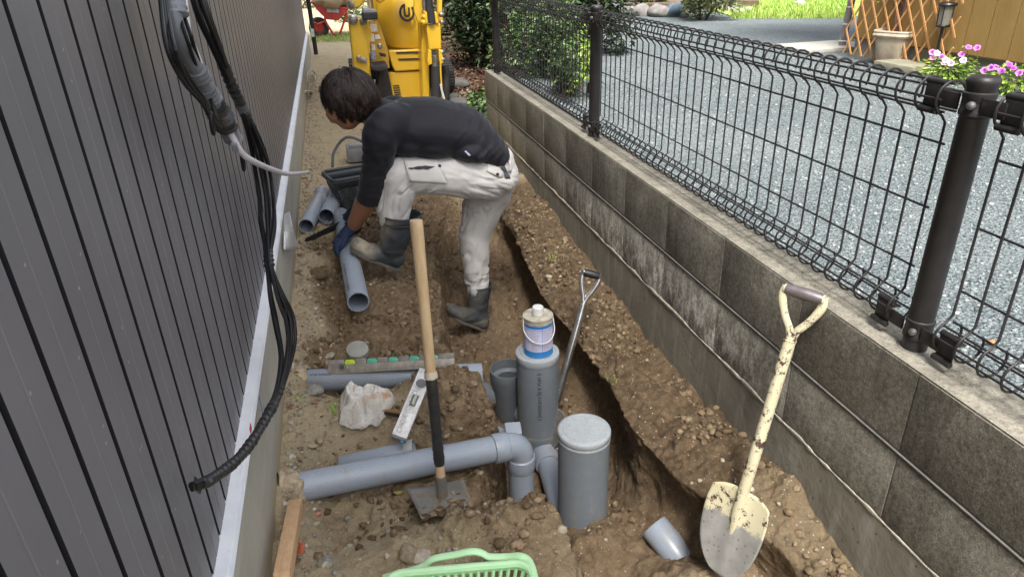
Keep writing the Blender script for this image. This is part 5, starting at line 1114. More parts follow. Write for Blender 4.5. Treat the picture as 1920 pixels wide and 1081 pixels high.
# --- hair
MHAIR = NT("dark_hair"); c = MHAIR.ramp(MHAIR.attr("rnd"), [(0, (.008, .005, .004)), (.6, (.022, .013, .010)), (1, (.075, .042, .030))]); MHAIR.set(c, .38, 0, .5); MHAIR = MHAIR.m
b = MB(); HR = (.098, .124, .112); hc = hd + Vector((.008, 0, .010)); MHd = Matrix([Vector((0, 1, 0)), upv, Vector((0, 1, 0)).cross(upv)]).transposed()
me = None
A1 = MHd.to_3x3(); Ai = A1.inverted()
r = np.random.default_rng(5); n = 14000
v = r.normal(size=(n, 3)); v /= np.linalg.norm(v, axis=1, keepdims=True)
# local axes: x across (world y), y = crown direction, z = across face direction
Am = np.array(A1); fl = np.array(Ai @ face); nl = np.array(Ai @ (neck0 - hd).normalized())
keep = (v @ fl < .50) & ~((v @ nl > .60) & (v @ fl > .30)) ; v = v[keep]; n = len(v)
crown = np.array([.12, .75, .0]) + .35 * (-fl); crown /= np.linalg.norm(crown)
def sp(v, lift): return v * np.array(HR) * lift
V_ = []; F_ = []; Rn = []; seg = 7
tang = v - crown * (v @ crown)[:, None]; tang /= np.linalg.norm(tang, axis=1, keepdims=True) + 1e-9
swirl = np.cross(v, tang) * r.normal(0, .28, n)[:, None]; dirn = tang + swirl; dirn += np.array(Ai @ Vector((0, 0, -1))) * .35; 
L = r.uniform(.35, .95, n); w = r.uniform(.0006, .0015, n); lift0 = r.uniform(.86, 1.02, n); cl_ = fbm(v, 4.5, 3, 3)
pos = v.copy(); pts_ = []
for k in range(seg):
    f = k / (seg - 1); p = sp(pos / np.linalg.norm(pos, axis=1, keepdims=True), (lift0 + .05 * math.sin(f * 2.6) + .09 * cl_ + .16 * f * (r.random(n) < .10))[:, None]); pts_.append(p)
    d_ = dirn - pos * (dirn * pos).sum(1)[:, None]; d_ /= np.linalg.norm(d_, axis=1, keepdims=True) + 1e-9; pos = pos + d_ * (L / seg)[:, None] * 1.25; pos /= np.linalg.norm(pos, axis=1, keepdims=True); dirn = dirn * .9 + np.array(Ai @ Vector((0, 0, -1))) * .10 + .12 * np.stack([fbm(pos, 7, 2, q) for q in (1, 2, 3)], 1)
pts_ = np.stack(pts_, 1); gid = (v @ v[:330].T).argmax(1); fw_ = np.linspace(0, 1, seg)[None, :, None] ** 1.3 * .72; pts_ = pts_ * (1 - fw_) + pts_[gid] * fw_; side_ = np.cross(pts_[:, -1] - pts_[:, 0], pts_[:, 0]); side_ /= np.linalg.norm(side_, axis=1, keepdims=True) + 1e-9
for k in range(seg):
    ww = w * (1 - (k / (seg - 1)) ** 2 * .9); up_ = pts_[:, k] / np.linalg.norm(pts_[:, k], axis=1, keepdims=True) * (w * .9)[:, None]
    V_ += [pts_[:, k] - side_ * ww[:, None], pts_[:, k] + up_, pts_[:, k] + side_ * ww[:, None]]
V_ = np.stack(V_, 1).reshape(n, seg * 3, 3) @ Am.T + np.array(hc) - np.array(WK['_o']); base = (np.arange(n) * seg * 3)[:, None]
Fh = np.concatenate([base + np.array([[k * 3 + a, k * 3 + a + 1, k * 3 + a + 4, k * 3 + a + 3]]) for k in range(seg - 1) for a in (0, 1)])
hair = np_mesh("hair", V_.reshape(-1, 3), Fh, MHAIR, {'rnd': np.repeat(r.random(n), seg * 3)}); hair.parent = WK['o']
b = MB(); ell(b, hc, (HR[0] * .90, HR[1] * .90, HR[2] * .90), MHd); ell(b, hc + Vector((.06, 0, -.005)), (.055, .06, .05)); me = remesh(b, .006, 4)
cut(me, hd + face * .045, face); me2 = me; cap_ = mkobj("hair_cap", me, simple("scalp_hair", (.014, .009, .007), rough=.6), sub(hair, WK))

# --- shirt
MSH = NT("dark_shirt"); c = MSH.ramp(MSH.noise(5, 4), [(.3, (.009, .009, .013)), (.7, (.015, .0145, .020))]); MSH.set(c, .72, 0, .35); MSH.b.inputs['Sheen Weight'].default_value = .10; MSH.b.inputs['Sheen Roughness'].default_value = .4; MSH.bump(MSH.noise(700, 2), .2, .0006); MSH = MSH.m
b = MB()
tor = [J(932, 293, 3.06), J(908, 272, 3.06), J(870, 247, 3.07), J(810, 237, 3.07), J(755, 233, 3.07), J(722, 226, 3.07)]
sweep(b, tor, [.165, .170, .175, .19, .19, .13], [.064, .084, .108, .124, .112, .070]); ell(b, J(815, 268, 2.99), (.13, .10, .062)); ell(b, J(765, 262, 2.99), (.09, .10, .070))
sweep(b, [J(722, 222, 3.07), neck0 + Vector((.008, 0, 0)), neck0 + Vector((-.018, 0, .006))], [.10, .072, .066], [.085, .068, .062])
ell(b, J(880, 276, 3.0), (.10, .13, .055)); ell(b, J(893, 283, 2.97), (.06, .10, .045))
sl0 = elN + (elN - shN).normalized() * .055
sweep(b, [chest + Vector((-.0, -.08, .0)), shN, shN.lerp(elN, .5) + Vector((.005, 0, 0)), elN, sl0], [.10, .076, .064, .060, .059], [.10, .074, .062, .057, .057])
slF = elF + (elF - shF).normalized() * .05
sweep(b, [chest + Vector((0, .08, .0)), shF, shF.lerp(elF, .5), elF, slF], [.10, .080, .068, .060, .058], [.10, .078, .066, .058, .056])
me = remesh(b, .007, 7)
cut(me, sl0 - (sl0 - elN).normalized() * .010, (sl0 - elN + Vector((.0, 0, -.02)))) if False else None
hemn = (J(958, 312, 3.06) - J(905, 262, 3.06)).normalized()
def wr(V, N):
    Q = V.copy(); d = .0022 * ridge(Q @ np.array([[.8, 0, .6], [0, 1, 0], [-.6, 0, .8]]), (5, 5, 16), 3)
    sx = (V[:, 0] - elN.x); arm = np.exp(-((V[:, 0] - elN.x) / .10) ** 2) * np.exp(-((V[:, 2] - elN.z - .05) / .22) ** 2)
    d += arm * .006 * ridge(Q + .1 * vnoise(Q * 5, 4)[:, None], (6, 6, 26), 9)
    wst = np.exp(-((V[:, 0] - pel.x + .05) / .12) ** 2); d += wst * .007 * ridge(Q @ np.array([[.7, 0, .7], [0, 1, 0], [-.7, 0, .7]]), (30, 7, 8), 12)
    arp = np.exp(-(np.linalg.norm(V - np.array(shN + Vector((.03, 0, -.07))), axis=1) / .10) ** 2); d += arp * .007 * ridge(Q, (26, 6, 12), 17)
    return d * .8
disp(me, wr)
# open the cuffs and hem
for co, no in ((sl0, (sl0 - elN).normalized()), (slF, (slF - elF).normalized()), (J(930, 293, 3.06), hemn)):
    bm = bmesh.new(); bm.from_mesh(me); pn = Vector(no)
    dl = [f for f in bm.faces if (f.calc_center_median() - Vector(co)).dot(pn) > 0 and (f.calc_center_median() - Vector(co)).length < .30 and not ((f.calc_center_median() - Vector(co)).length > .13 and pn is not None and co is not None and Vector(co).x < .5)]
    bmesh.ops.delete(bm, geom=dl, context='FACES'); bm.to_mesh(me); bm.free()
shirt = mkobj("shirt", me, MSH, WK); md = shirt.modifiers.new('s', 'SOLIDIFY'); md.thickness = .003; md.offset = 0

# --- trousers
MTR = NT("work_trousers"); c = MTR.ramp(MTR.noise(6, 5), [(.3, (.50, .48, .455)), (.7, (.58, .565, .54))])
z = MTR.sep(MTR.c.outputs["Object"])[2]
c = MTR.mix(MTR.ramp(MTR.noise(10, 6, .7), [(.55, 0), (.8, .35)]), c, (.40, .34, .26)); MTR.set(c, .85, 0, .3); MTR.b.inputs['Sheen Weight'].default_value = .2; MTR.bump(MTR.noise(600, 2), .2, .0006); MTR = MTR.m
b = MB()
sweep(b, [J(932, 290, 3.06), J(926, 322, 3.06), J(905, 345, 3.06)], [.150, .165, .15], [.072, .098, .085])
thN = [hipN + Vector((.045, .02, 0)), hipN, hipN.lerp(kneN, .5), kneN + Vector((.02, 0, .0)), kneN + Vector((.012, 0, -.05)), kneN.lerp(ankN, .40), ankN.lerp(kneN, .42)]
sweep(b, thN, [.10, .098, .088, .076, .075, .068, .066], [.105, .098, .083, .078, .078, .074, .066])
thF = [hipF + Vector((-.0, -.02, .03)), hipF + Vector((-.01, 0, -.05)), hipF.lerp(kneF, .6), kneF, kneF.lerp(ankF, .45), ankF.lerp(kneF, .28)]
sweep(b, thF, [.10, .105, .092, .078, .066, .056], [.11, .112, .094, .077, .060, .046])
ell(b, J(940, 325, 3.04), (.075, .15, .088))
me = remesh(b, .0055, 6)
nK = np.array(kneN); nH = np.array(hipN)
def crz(V, sc, s=0): n_ = fbm(V * np.array(sc), 1.0, 2, s); return .6 - 1.7 * np.exp(-(n_ / .16) ** 2) + .5 * n_
def wt(V, N):
    d = .0018 * ridge(V, (12, 6, 12), 2)
    Wq = V + .03 * np.stack([vnoise(V * 6, q) for q in (1, 2, 3)], 1)
    near_leg = V[:, 1] < 3.07
    # folds behind the bent knee and at the groin
    kb = np.exp(-(np.linalg.norm((V - np.array(kneN + Vector((.07, 0, -.06)))) * [1, .6, 1], axis=1) / .11) ** 2); d += kb * .0055 * crz(Wq @ np.array([[.7, 0, .7], [0, 1, 0], [-.7, 0, .7]]), (34, 5, 6), 21)
    gr = np.exp(-(np.linalg.norm((V - np.array(hipN + Vector((-.03, 0, -.04)))) * [1, .6, 1], axis=1) / .15) ** 2); d += gr * .0048 * crz(Wq @ np.array([[.9, 0, .35], [0, 1, 0], [-.35, 0, .9]]), (6, 5, 32), 22)
    top = np.exp(-((V[:, 2] - kneN.z - .03) / .10) ** 2) * (V[:, 0] < hipN.x); d += top * .004 * ridge(Wq, (7, 4, 20), 23)
    lf = (V[:, 2] < hipF.z - .08) * (V[:, 0] > kneN.x + .15); d += lf * .0042 * crz(Wq @ np.array([[1, 0, .25], [0, 1, 0], [-.25, 0, 1]]), (26, 6, 4.5), 24)
    bt = np.exp(-((V[:, 2] - (ankF.z + .16)) / .09) ** 2) * (V[:, 0] > kneN.x + .15); d += bt * .004 * crz(Wq, (8, 6, 34), 25)
    sh = np.exp(-((V[:, 2] - kneN.z + .16) / .10) ** 2) * (V[:, 0] < kneN.x + .12); d += sh * .004 * crz(Wq @ np.array([[1, 0, .3], [0, 1, 0], [-.3, 0, 1]]), (24, 6, 5), 26)
    st = np.exp(-(np.linalg.norm((V - np.array(J(925, 335, 2.95))) * [1, .5, 1], axis=1) / .12) ** 2); d += st * .0035 * crz(Wq @ np.array([[.8, 0, .6], [0, 1, 0], [-.6, 0, .8]]), (7, 5, 28), 27)
    return d
disp(me, wt)
trou = mkobj("trousers", me, MTR, WK)
def bvh_of(o): o_ = np.array(WK['_o']); return BVHTree.FromPolygons([Vector(v.co) + Vector(o_) for v in o.data.vertices], [tuple(p.vertices) for p in o.data.polygons])
BT = bvh_of(trou); BS = bvh_of(shirt)
def onto(bv, px, py, off=.002):
    h = bv.ray_cast(Vector(CAMP), Vector(ray(px, py)).normalized()); return (h[0] + h[1] * off, h[1]) if h[0] is not None else (None, None)
def patch(name, bv, poly, mat, parent, off=.0025, thick=.002, n=10):
    """a sewn-on piece: quad given by 4 photo points laid on the cloth"""
    V = []
    for j in range(n + 1):
        for i in range(n + 1):
            u, v = i / n, j / n; p = (np.array(poly[0]) * (1 - u) + np.array(poly[1]) * u) * (1 - v) + (np.array(poly[3]) * (1 - u) + np.array(poly[2]) * u) * v
            q, nn_ = onto(bv, p[0], p[1], off); V.append(q if q is not None else (V[-1] if V else Vector((0, 0, 0))))
    b = MB(); b.add(V, [(j * (n + 1) + i, j * (n + 1) + i + 1, (j + 1) * (n + 1) + i + 1, (j + 1) * (n + 1) + i) for j in range(n) for i in range(n)]); o = b.build(name, mat, parent); md = o.modifiers.new('s', 'SOLIDIFY'); md.thickness = thick; md.offset = 0; return o
def seam(name, bv, pts, rad, mat, parent, off=.001):
    P = [onto(bv, x, y, off)[0] for x, y in pts]; P = [p for p in P if p is not None]
    if len(P) > 1: b = MB(); b.tube(bez(P, 4), rad, 6); return b.build(name, mat, parent)
TS = sub(trou, WK)
patch("cargo_pocket", BT, [(757, 302), (818, 298), (838, 344), (768, 340)], MTR, TS, .0045, .003)
b = MB(); P = []; 
for f in np.linspace(0, 1, 14): P.append((764 + 51 * f, 317 - 3 * f, 3.4 * math.sin(math.pi * f) ** .7))
V = []
for x, y, h in P:
    for s_ in (-1, 1): q, _ = onto(BT, x, y + s_ * h, .0085); V.append(q)
b.add(V, [(2 * i, 2 * i + 2, 2 * i + 3, 2 * i + 1) for i in range(13)]); b.build("zip_opening", simple("black_zip", (.018, .018, .022), rough=.6), TS)
MBT = simple("dark_button", (.02, .02, .025), rough=.35)
for px, py in ((824, 312), (932, 327)):
    q, nn_ = onto(BT, px, py, .006); b = MB(); b.lathe([(0, .0035), (.006, .003), (.0072, .001), (.0072, -.002)], q, frame(nn_), 16); b.build("button", MBT, TS)
patch("rear_pocket_flap", BT, [(915, 298), (946, 312), (941, 334), (912, 322)], MTR, TS, .0035, .003)
MST = simple("seam_thread", (.40, .38, .36))
seam("seam", BT, [(757, 302), (762, 325), (768, 340), (800, 345), (838, 344), (832, 325), (818, 298)], .0009, MST, TS, .0055)
seam("seam", BT, [(850, 300), (862, 325), (880, 345), (905, 358)], .0009, MST, TS); seam("seam", BT, [(730, 318), (728, 350), (726, 385)], .0009, MST, TS)
# belt
MBE = simple("grey_webbing", (.075, .08, .095), (.06, .065, .08), 60, .7, bump=.3, bscale=300)
patch("belt", BT, [(930, 292), (937, 291), (956, 334), (949, 336)], MBE, TS, .006, .003)
patch("belt_loop", BT, [(938, 283), (942, 283), (949, 300), (945, 300)], MTR, TS, .009, .002, 4)
patch("belt_loop", BT, [(952, 300), (956, 302), (957, 322), (953, 322)], MTR, TS, .009, .002, 4)
patch("garment_tag", BS, [(871, 284), (874, 283), (883, 291), (880, 293)], simple("lilac_tag", (.6, .55, .75)), sub(shirt, WK), .004, .001, 3)

# --- boots
MBO = NT("rubber_boot"); c = MBO.ramp(MBO.noise(7, 6, .65), [(.3, (.030, .036, .041)), (.7, (.050, .058, .063))])
zb_ = MBO.sep(MBO.c.outputs["Object"])[2]
c = MBO.mix(MBO.ramp(MBO.noise(9, 7, .75), [(.52, 0), (.68, .35)]), c, (.20, .195, .175))
c = MBO.mix(MBO.math('MULTIPLY', MBO.attr("mud"), MBO.ramp(MBO.noise(20, 6, .7), [(.35, .35), (.55, 1)])), c, (.36, .31, .23)); MBO.set(c, MBO.ramp(MBO.noise(12, 5), [(.3, .45), (.7, .75)]), 0, .4); MBO.bump(MBO.noise(50, 5), .25, .002); MBO = MBO.m
def boot(name, label, shaft, rsh, heel, ball, toe, top_co, top_no, soleN, mudlvl):
    b = MB(); sweep(b, shaft, [q[0] for q in rsh], [q[1] for q in rsh], up=(0, 1, 0))
    hl, bl_, te = heel, ball, toe; upn = Vector(soleN).normalized()
    sweep(b, [hl + upn * .042, hl.lerp(bl_, .45) + upn * .047, bl_ + upn * .040, te + upn * .034], [.036, .038, .047, .036], [.040, .046, .037, .027], up=(bl_ - hl).cross(upn))
    ell(b, hl + upn * .045, (.040, .040, .045)); sweep(b, [shaft[-1], hl + upn * .06 + (bl_ - hl) * .12], [.045, .042], [.052, .045])
    me = remesh(b, .005, 6)
    disp(me, lambda V, N: .0025 * ridge(V, (10, 8, 24), 5) + .004 * np.exp(-(np.linalg.norm(V - np.array(shaft[-1]), axis=1) / .07) ** 2) * ridge(V, (8, 8, 40), 6))
    cut(me, top_co, top_no); V = mverts(me); me.attributes.new('mud', 'FLOAT', 'POINT').data.foreach_set('value', np.clip(sst(.13, .03, (V - np.array(te)) @ -np.array((te - hl).normalized())) * mudlvl[0] + sst(mudlvl[1] + .06, mudlvl[1], V[:, 2]) * mudlvl[2], 0, 1).astype(np.float32))
    o = mkobj(name, me, MBO, WK); o['label'] = label; md = o.modifiers.new('s', 'SOLIDIFY'); md.thickness = .004; md.offset = -1
    # rim and piping
    bm = bmesh.new(); bm.from_mesh(o.data); bd = [e for e in bm.edges if e.is_boundary]; loop = []
    if bd:
        cur = bd[0].verts[0]; st = cur; prev = None
        for _ in range(len(bd)):
            loop.append(cur.co.copy() + Vector(WK['_o'])); nx = [e for e in cur.link_edges if e.is_boundary and e is not prev]
            if not nx: break
            prev = nx[0]; cur = prev.other_vert(cur)
            if cur is st: break
        if len(loop) > 8:
            lp = loop[::3]; b = MB(); b.tube(lp, .0042, 8, closed=True, up=(1, 0, 0)); cc_ = sum(lp, Vector()) / len(lp)
            b.tube([p - Vector(top_no).normalized() * .030 + (p - cc_).normalized() * .0015 for p in lp], .0022, 6, closed=True, up=(1, 0, 0)); b.build("rim", MBO, sub(o, WK))
    bm.free()
    # sole
    poly = []; fw = (te - hl).normalized(); sdv = fw.cross(upn).normalized(); Lf = (te - hl).length
    for k in range(28):
        a = 2 * math.pi * k / 28; x = (math.cos(a) * .5 + .5); w_ = (.036 + .012 * math.exp(-((x - .72) / .2) ** 2)) ; poly.append((hl + fw * (x * (Lf + .055) - .035) + sdv * math.copysign(abs(math.sin(a)) ** .6, math.sin(a)) * w_))
    b = MB(); n_ = len(poly); drop = lambda p, f: p
    V = [p + upn * .010 for p in poly] + [p - upn * .008 for p in poly]; b.add(V, [tuple(range(n_)), tuple(range(n_, 2 * n_))[::-1]] + [(i, (i + 1) % n_, n_ + (i + 1) % n_, n_ + i) for i in range(n_)])
    so = b.build("sole", simple("boot_sole", (.16, .15, .13), (.10, .095, .085), 20, .8), sub(o, WK)); md = so.modifiers.new('bv', 'BEVEL'); md.width = .004; md.segments = 2
    return o
# near (left) boot, toe on the pipe
hlN, blN, teN = Vector(PY(738, 500, 2.97)), Vector(PY(692, 487, 2.98)), Vector(PY(664, 468, 2.99))
boot("boot", "boot with muddy toe resting on the pipe", [J(752, 385, 2.96), J(752, 405, 2.96), J(742, 440, 2.965), J(734, 468, 2.97)], [(.080, .089), (.080, .087), (.066, .070), (.050, .056)], hlN, blN, teN, J(752, 402, 2.96), (Vector((.08, 0, 1))), (.30, -.05, 1), (1.0, -1, 0))
hlF, blF, teF = Vector(PY(903, 616, 3.05)), Vector(PY(866, 603, 3.03)), Vector(PY(845, 590, 3.02))
boot("boot", "boot standing on the trench floor", [J(901, 522, 3.09), J(901, 538, 3.09), J(897, 565, 3.08), J(896, 592, 3.07)], [(.058, .054), (.058, .054), (.055, .050), (.050, .046)], hlF, blF, teF, J(901, 534, 3.09), (0, 0, 1), (.03, -.03, 1), (.25, -.40, .4))

# --- gloves with separate fingers
MGL = NT("work_glove"); c = MGL.ramp(MGL.noise(14, 5), [(.35, (.018, .030, .075)), (.65, (.030, .045, .095))]); MGL.set(c, .8, 0, .3); MGL.bump(MGL.noise(380, 3), .4, .0012); MGL = MGL.m
MGG = simple("glove_rubber", (.10, .11, .12), (.07, .075, .085), 30, .55)
def glove(label, wrist, knuck, across, curl, n_, fl=.085):
    """wrist -> knuckle line centre, across = finger row direction, curl = list of successive bend directions"""
    b = MB(); w_, k_ = Vector(wrist), Vector(knuck); ac = Vector(across).normalized(); nn_ = Vector(n_).normalized(); fw = (k_ - w_).normalized()
    sweep(b, [w_ - fw * .035, w_, w_.lerp(k_, .5), k_], [.039, .036, .047, .049], [.035, .029, .025, .020], up=ac)
    for i, (o_, l_) in enumerate(((-.037, .95), (-.0125, 1.10), (.0125, 1.05), (.036, .85))):
        p = k_ + ac * o_; ch = [p - fw * .012]; seg_ = [.40, .32, .28]
        d0 = fw
        for sg, cd in zip(seg_, curl): p = p + (Vector(cd).normalized() + ac * o_ * 1.2).normalized() * fl * l_ * sg; ch.append(p)
        sweep(b, ch, [.0125, .0125, .0115, .0096], [.0125, .0122, .0112, .0094], up=ac, n=12, sub=4)
    tb = w_.lerp(k_, .35) - ac * .030; td = [-ac * .8 + fw * .5 - nn_ * .3, fw * .7 - ac * .35 - nn_ * .6, fw * .6 - nn_ * .8]; ch = [tb]; p = tb
    for l_, d_ in zip((.030, .026, .020), td): p = p + d_.normalized() * l_; ch.append(p)
    sweep(b, ch, [.0135, .0120, .0108, .0090], [.013, .0115, .0105, .0088], up=nn_, n=12, sub=4)
    me = remesh(b, .0032, 3); disp(me, lambda V, N: .0008 * ridge(V, (40, 40, 60), 4)); o = mkobj("glove", me, MGL, WK); o['label'] = label
    b = MB(); b.lathe([(.038, -.020), (.0405, -.016), (.0405, .012), (.038, .016)], w_ - fw * .030, frame(fw, ac), 28); b.build("cuff", simple("glove_knit", (.015, .02, .035), bump=.5, bscale=200), sub(o, WK)); return o
kN = Vector(PZ(641, 445, .105)); wN_ = wrN.lerp(kN, .42)
axp = (S1 - S0).normalized()
glove("blue work glove gripping the pipe", wN_, kN, axp, [(-.75, -.1, -.55), (-.25, -.15, -1), (.25, -.15, -1)], (.1, -.3, 1))
kF = J(650, 409, 3.50); wF_ = wrF.lerp(kF, .45)
gl2 = glove("dark glove closed on the saw handle", wF_, kF, (.15, .9, .3), [(-.8, 0, -.6), (-.1, .1, -1), (.7, .1, -.5)], (.1, 0, 1))

# --- saw
sw = thing("hand_saw", "black bladed hand saw held across the grey pipe in the worker's far hand", "saw", kF)
tipS = J(572, 452, 3.22); hS = kF + Vector((-.01, -.01, -.02)); d_ = (hS - tipS).normalized(); wv = Vector((.1, .35, -.9)); wv = (wv - d_ * wv.dot(d_)).normalized(); nv = d_.cross(wv); L = (hS - tipS).length
b = MB(); prof = [(0, -.012), (.012, -.022), (L - .02, -.026)]; top_ = [(L - .02, .018), (.004, .002)]
teeth = []; x = L - .03
poly = [(0.0, .0), (.004, -.014), (L, -.022), (L, .022)]
k = 0; x = L - .012
while x > .012: poly.append((x, .022 - .012 * (1 - x / L))); poly.append((x - .003, .019 - .012 * (1 - x / L))); x -= .006
b.prism(poly, .0016, Matrix((d_, wv, nv)).transposed(), tipS); b.build("blade", simple("black_saw_steel", (.035, .035, .038), (.06, .06, .06), 20, .4, metal=.5), sw, smooth=False)
b = MB(); b.tube(bez([hS - d_ * .02, hS + d_ * .03, hS + d_ * .09, hS + d_ * .14 - wv * -.015], 5), .0135, 14, flat=.8); b.build("handle", simple("saw_grip", (.02, .02, .022), rough=.5), sw)
# ------------------------------------------------------------------ cable bundles on the siding
MCB = simple("black_cable", (.006, .006, .007), (.010, .010, .011), 20, .38, spec=.3); MCG = simple("grey_conduit", (.16, .17, .19), (.11, .115, .13), 12, .4); MCW = simple("pale_conduit", (.62, .60, .64), (.54, .52, .56), 20, .4); MTG = simple("grey_tape", (.20, .21, .24), (.13, .135, .15), 30, .38, bump=.4, bscale=60)
def cx(px, py, x=-.25): return Vector(PX(px, py, x))
def strand(path, offs, rad, ph, n=10):
    P = bez(path, 6); out = []; N = len(P)
    for i, p in enumerate(P):
        T_ = (P[min(i + 1, N - 1)] - P[max(i - 1, 0)]).normalized(); u = Vector((1, 0, 0)); u = (u - T_ * u.dot(T_)).normalized(); w = T_.cross(u); f = i / (N - 1)
        o_ = offs(f); out.append(p + u * o_[0] + w * o_[1])
    return out
cabA = thing("cable_bundle", "black cable bundle taped together, hanging down the siding to a loose lower end", "cables", cx(520, 560))
pb = [cx(348, -130, -.27), cx(372, 0, -.26), cx(402, 80, -.25), cx(437, 165, -.24), cx(462, 220, -.24), cx(488, 300, -.235), cx(500, 370, -.235), cx(503, 430, -.235), cx(504, 490, -.235), cx(516, 545, -.225), cx(533, 600, -.215), cx(538, 660, -.215), cx(524, 730, -.225), cx(495, 790, -.235), cx(455, 850, -.25), cx(405, 892, -.27), cx(362, 913, -.29)]
def spread(f):        # strands open between the ties
    g = 0
    for c_, w_, a_ in ((.06, .10, 1.2), (.33, .065, 2.6), (.42, .05, 2.2), (.63, .085, 3.2)): g += a_ * math.exp(-((f - c_) / w_) ** 2)
    return .35 + g
rc = random.Random(8); NB = 8
for k in range(NB):
    a0 = 2 * math.pi * k / NB + rc.uniform(-.3, .3); tw = rc.uniform(-1.5, 1.5); rr_ = rc.uniform(.55, 1.05); end = 1.0 if k < 5 else rc.uniform(.86, .93)
    P = strand(pb, lambda f: (math.cos(a0 + tw * f) * .0105 * rr_ * spread(f), math.sin(a0 + tw * f) * .0125 * rr_ * spread(f)), .004, 0)
    P = P[:max(4, int(len(P) * end))]; b = MB(); b.tube(P, .0047 if k != 3 else .0060, 8); b.build("cable", MCB, cabA)
Pb = bez(pb, 6); Nb = len(Pb)
def tape(f0, f1, rad, mat, par, name="tape_wrap", P=None, jit=.0015):
    P = P or Pb; i0, i1 = int(f0 * (len(P) - 1)), int(f1 * (len(P) - 1)); seg = bez(P[i0:i1 + 1], 4) if i1 - i0 >= 2 else P[i0:i1 + 2]
    b = MB(); b.tube(seg, [rad + jit * math.sin(q * 1.9) + jit * .6 * math.sin(q * 4.7) for q in range(len(seg))], 14, flat=.8); return b.build(name, mat, par, ang=70)
tape(.165, .262, .0135, MTAPE, cabA); tape(.222, .238, .0150, MTG, cabA); tape(.485, .515, .0125, MTAPE, cabA); tape(.73, .985, .0100, MTAPE, cabA); tape(.775, .80, .0120, MTAPE, cabA)
e = Pb[-1]; b = MB(); b.add([e + Vector((0, .018, .006)), e + Vector((.003, -.012, .004)), e + Vector((.004, .006, -.020)), e + Vector((.006, .020, -.014))], [(0, 1, 2), (0, 2, 3)]); o = b.build("tape_end", MTAPE, cabA, smooth=False); o.modifiers.new('s', 'SOLIDIFY').thickness = .002
cabB = thing("conduit_bundle", "grey conduits and looped black cables taped together, one pale conduit end sticking out", "cables", cx(400, 190))
pc_ = [cx(300, -130, -.26), cx(322, 0, -.25), cx(340, 75, -.245), cx(366, 130, -.24), cx(393, 180, -.235), cx(418, 225, -.23), cx(438, 262, -.225)]
Pc = bez(pc_, 6)
b = MB(); b.tube([p + Vector((0, -.004, .004)) for p in Pc], .0125, 16); b.build("conduit", MCG, cabB)
pw = [cx(342, -20, -.245), cx(352, 60, -.242), cx(370, 110, -.238), cx(385, 150, -.235), cx(404, 190, -.232), cx(428, 240, -.225), cx(452, 285, -.215), cx(480, 305, -.20), cx(520, 321, -.185), cx(545, 326, -.178), cx(579, 323, -.17)]
b = MB(); b.tube(bez(pw, 6), .0068, 14); b.build("pale_conduit", MCW, cabB)
b = MB(); e1, e2 = Vector(bez(pw, 6)[-2]), Vector(bez(pw, 6)[-1]); b.lathe([(.0045, .0006), (.0, .0007)], e2, frame(e2 - e1), 12); b.build("conduit_mouth", MCB, cabB)
for k in range(6):
    dx, dy = [(-16, 8), (-12, 0), (-20, 14), (10, -8), (16, -14), (-8, 16)][k]; b = MB()
    P = bez([cx(305 + dx * .6, -100, -.255), cx(322 + dx, 10 + dy * .4, -.245), cx(338 + dx * 1.2, 80 + dy, -.24 + .003 * k), cx(362 + dx * .9, 140 + dy, -.235), cx(388 + dx * .5, 185 + dy * .6, -.232), cx(402 + dx * .3, 222, -.228), cx(415, 240, -.225)], 6); b.tube(P, .0034, 8); b.build("cable", MCB, cabB)
tape(.50, .56, .0205, MTG, cabB, P=Pc); tape(.615, .70, .0190, MTG, cabB, P=Pc); tape(.74, .90, .0210, MTAPE, cabB, P=Pc, jit=.003); tape(.92, 1.0, .0175, MTG, cabB, P=Pc); tape(.17, .235, .0215, MTG, cabB, P=Pc)
for (x0, y0, rr_) in ((455, 300, .018), (398, 232, .014)):
    c_ = cx(x0, y0, -.222); b = MB(); b.tube([c_ + Vector((.002 * math.sin(a), rr_ * .75 * math.cos(a) - .3 * rr_ * math.sin(a), rr_ * 1.35 * math.sin(a))) for a in np.linspace(0, 6.28, 22)[:-1]], .0036, 8, closed=True); b.build("cable_loop", MCB, cabB)
q = cx(440, 268, -.222); b = MB(); b.box(q, (.012, .030, .022), Matrix.Rotation(.6, 3, 'X'), bev=.002); b.build("junction_sleeve", simple("sleeve_grey", (.26, .27, .30), rough=.4), cabB)
# beige hoses and pole at the far end of the house
MHO = simple("beige_hose", (.50, .43, .30), (.42, .36, .25), 12, .5)
b = MB(); g = [PX(571, 172, -.30), PX(582, 172, -.27), PX(594, 182, -.24), PX(606, 200, -.2), PX(622, 226, -.16)]; g = [Vector(v) for v in g]; b.tube(bez(g, 6), .011, 12); o = b.build("hose", MHO); tag(o, "thick beige hose coming out of the foundation beside the worker's head", "hose"); recenter(o, g[0])
b = MB(); g = [PX(575, 155, -.29), PX(577, 139, -.27), PX(584, 132, -.25), PX(590, 138, -.24), PX(592, 155, -.23), PX(597, 168, -.215), PX(600, 178, -.21)]; g = [Vector(v) for v in g]; b.tube(bez(g, 6), .008, 10); o = b.build("hose", MHO); tag(o, "thin beige hose looping up out of the foundation", "hose"); recenter(o, g[0])
pq = PZ(593, 103, .0); pt = PY(578, 0, pq[1]); v = Vector(pt - pq); pole = thing("black_pole", "black pole standing at the far corner of the house", "pole", pq)
b = MB(); b.tube([Vector(pq), Vector(pq) + v * 2.6], .030, 16); b.build("pole", simple("pole_black", (.015, .015, .017), rough=.5), pole)
b = MB(); b.lathe([(0, .004), (.05, .004), (.055, -.01)], pq, n=20); b.build("base_plate", simple("base_white", (.5, .5, .48)), pole)
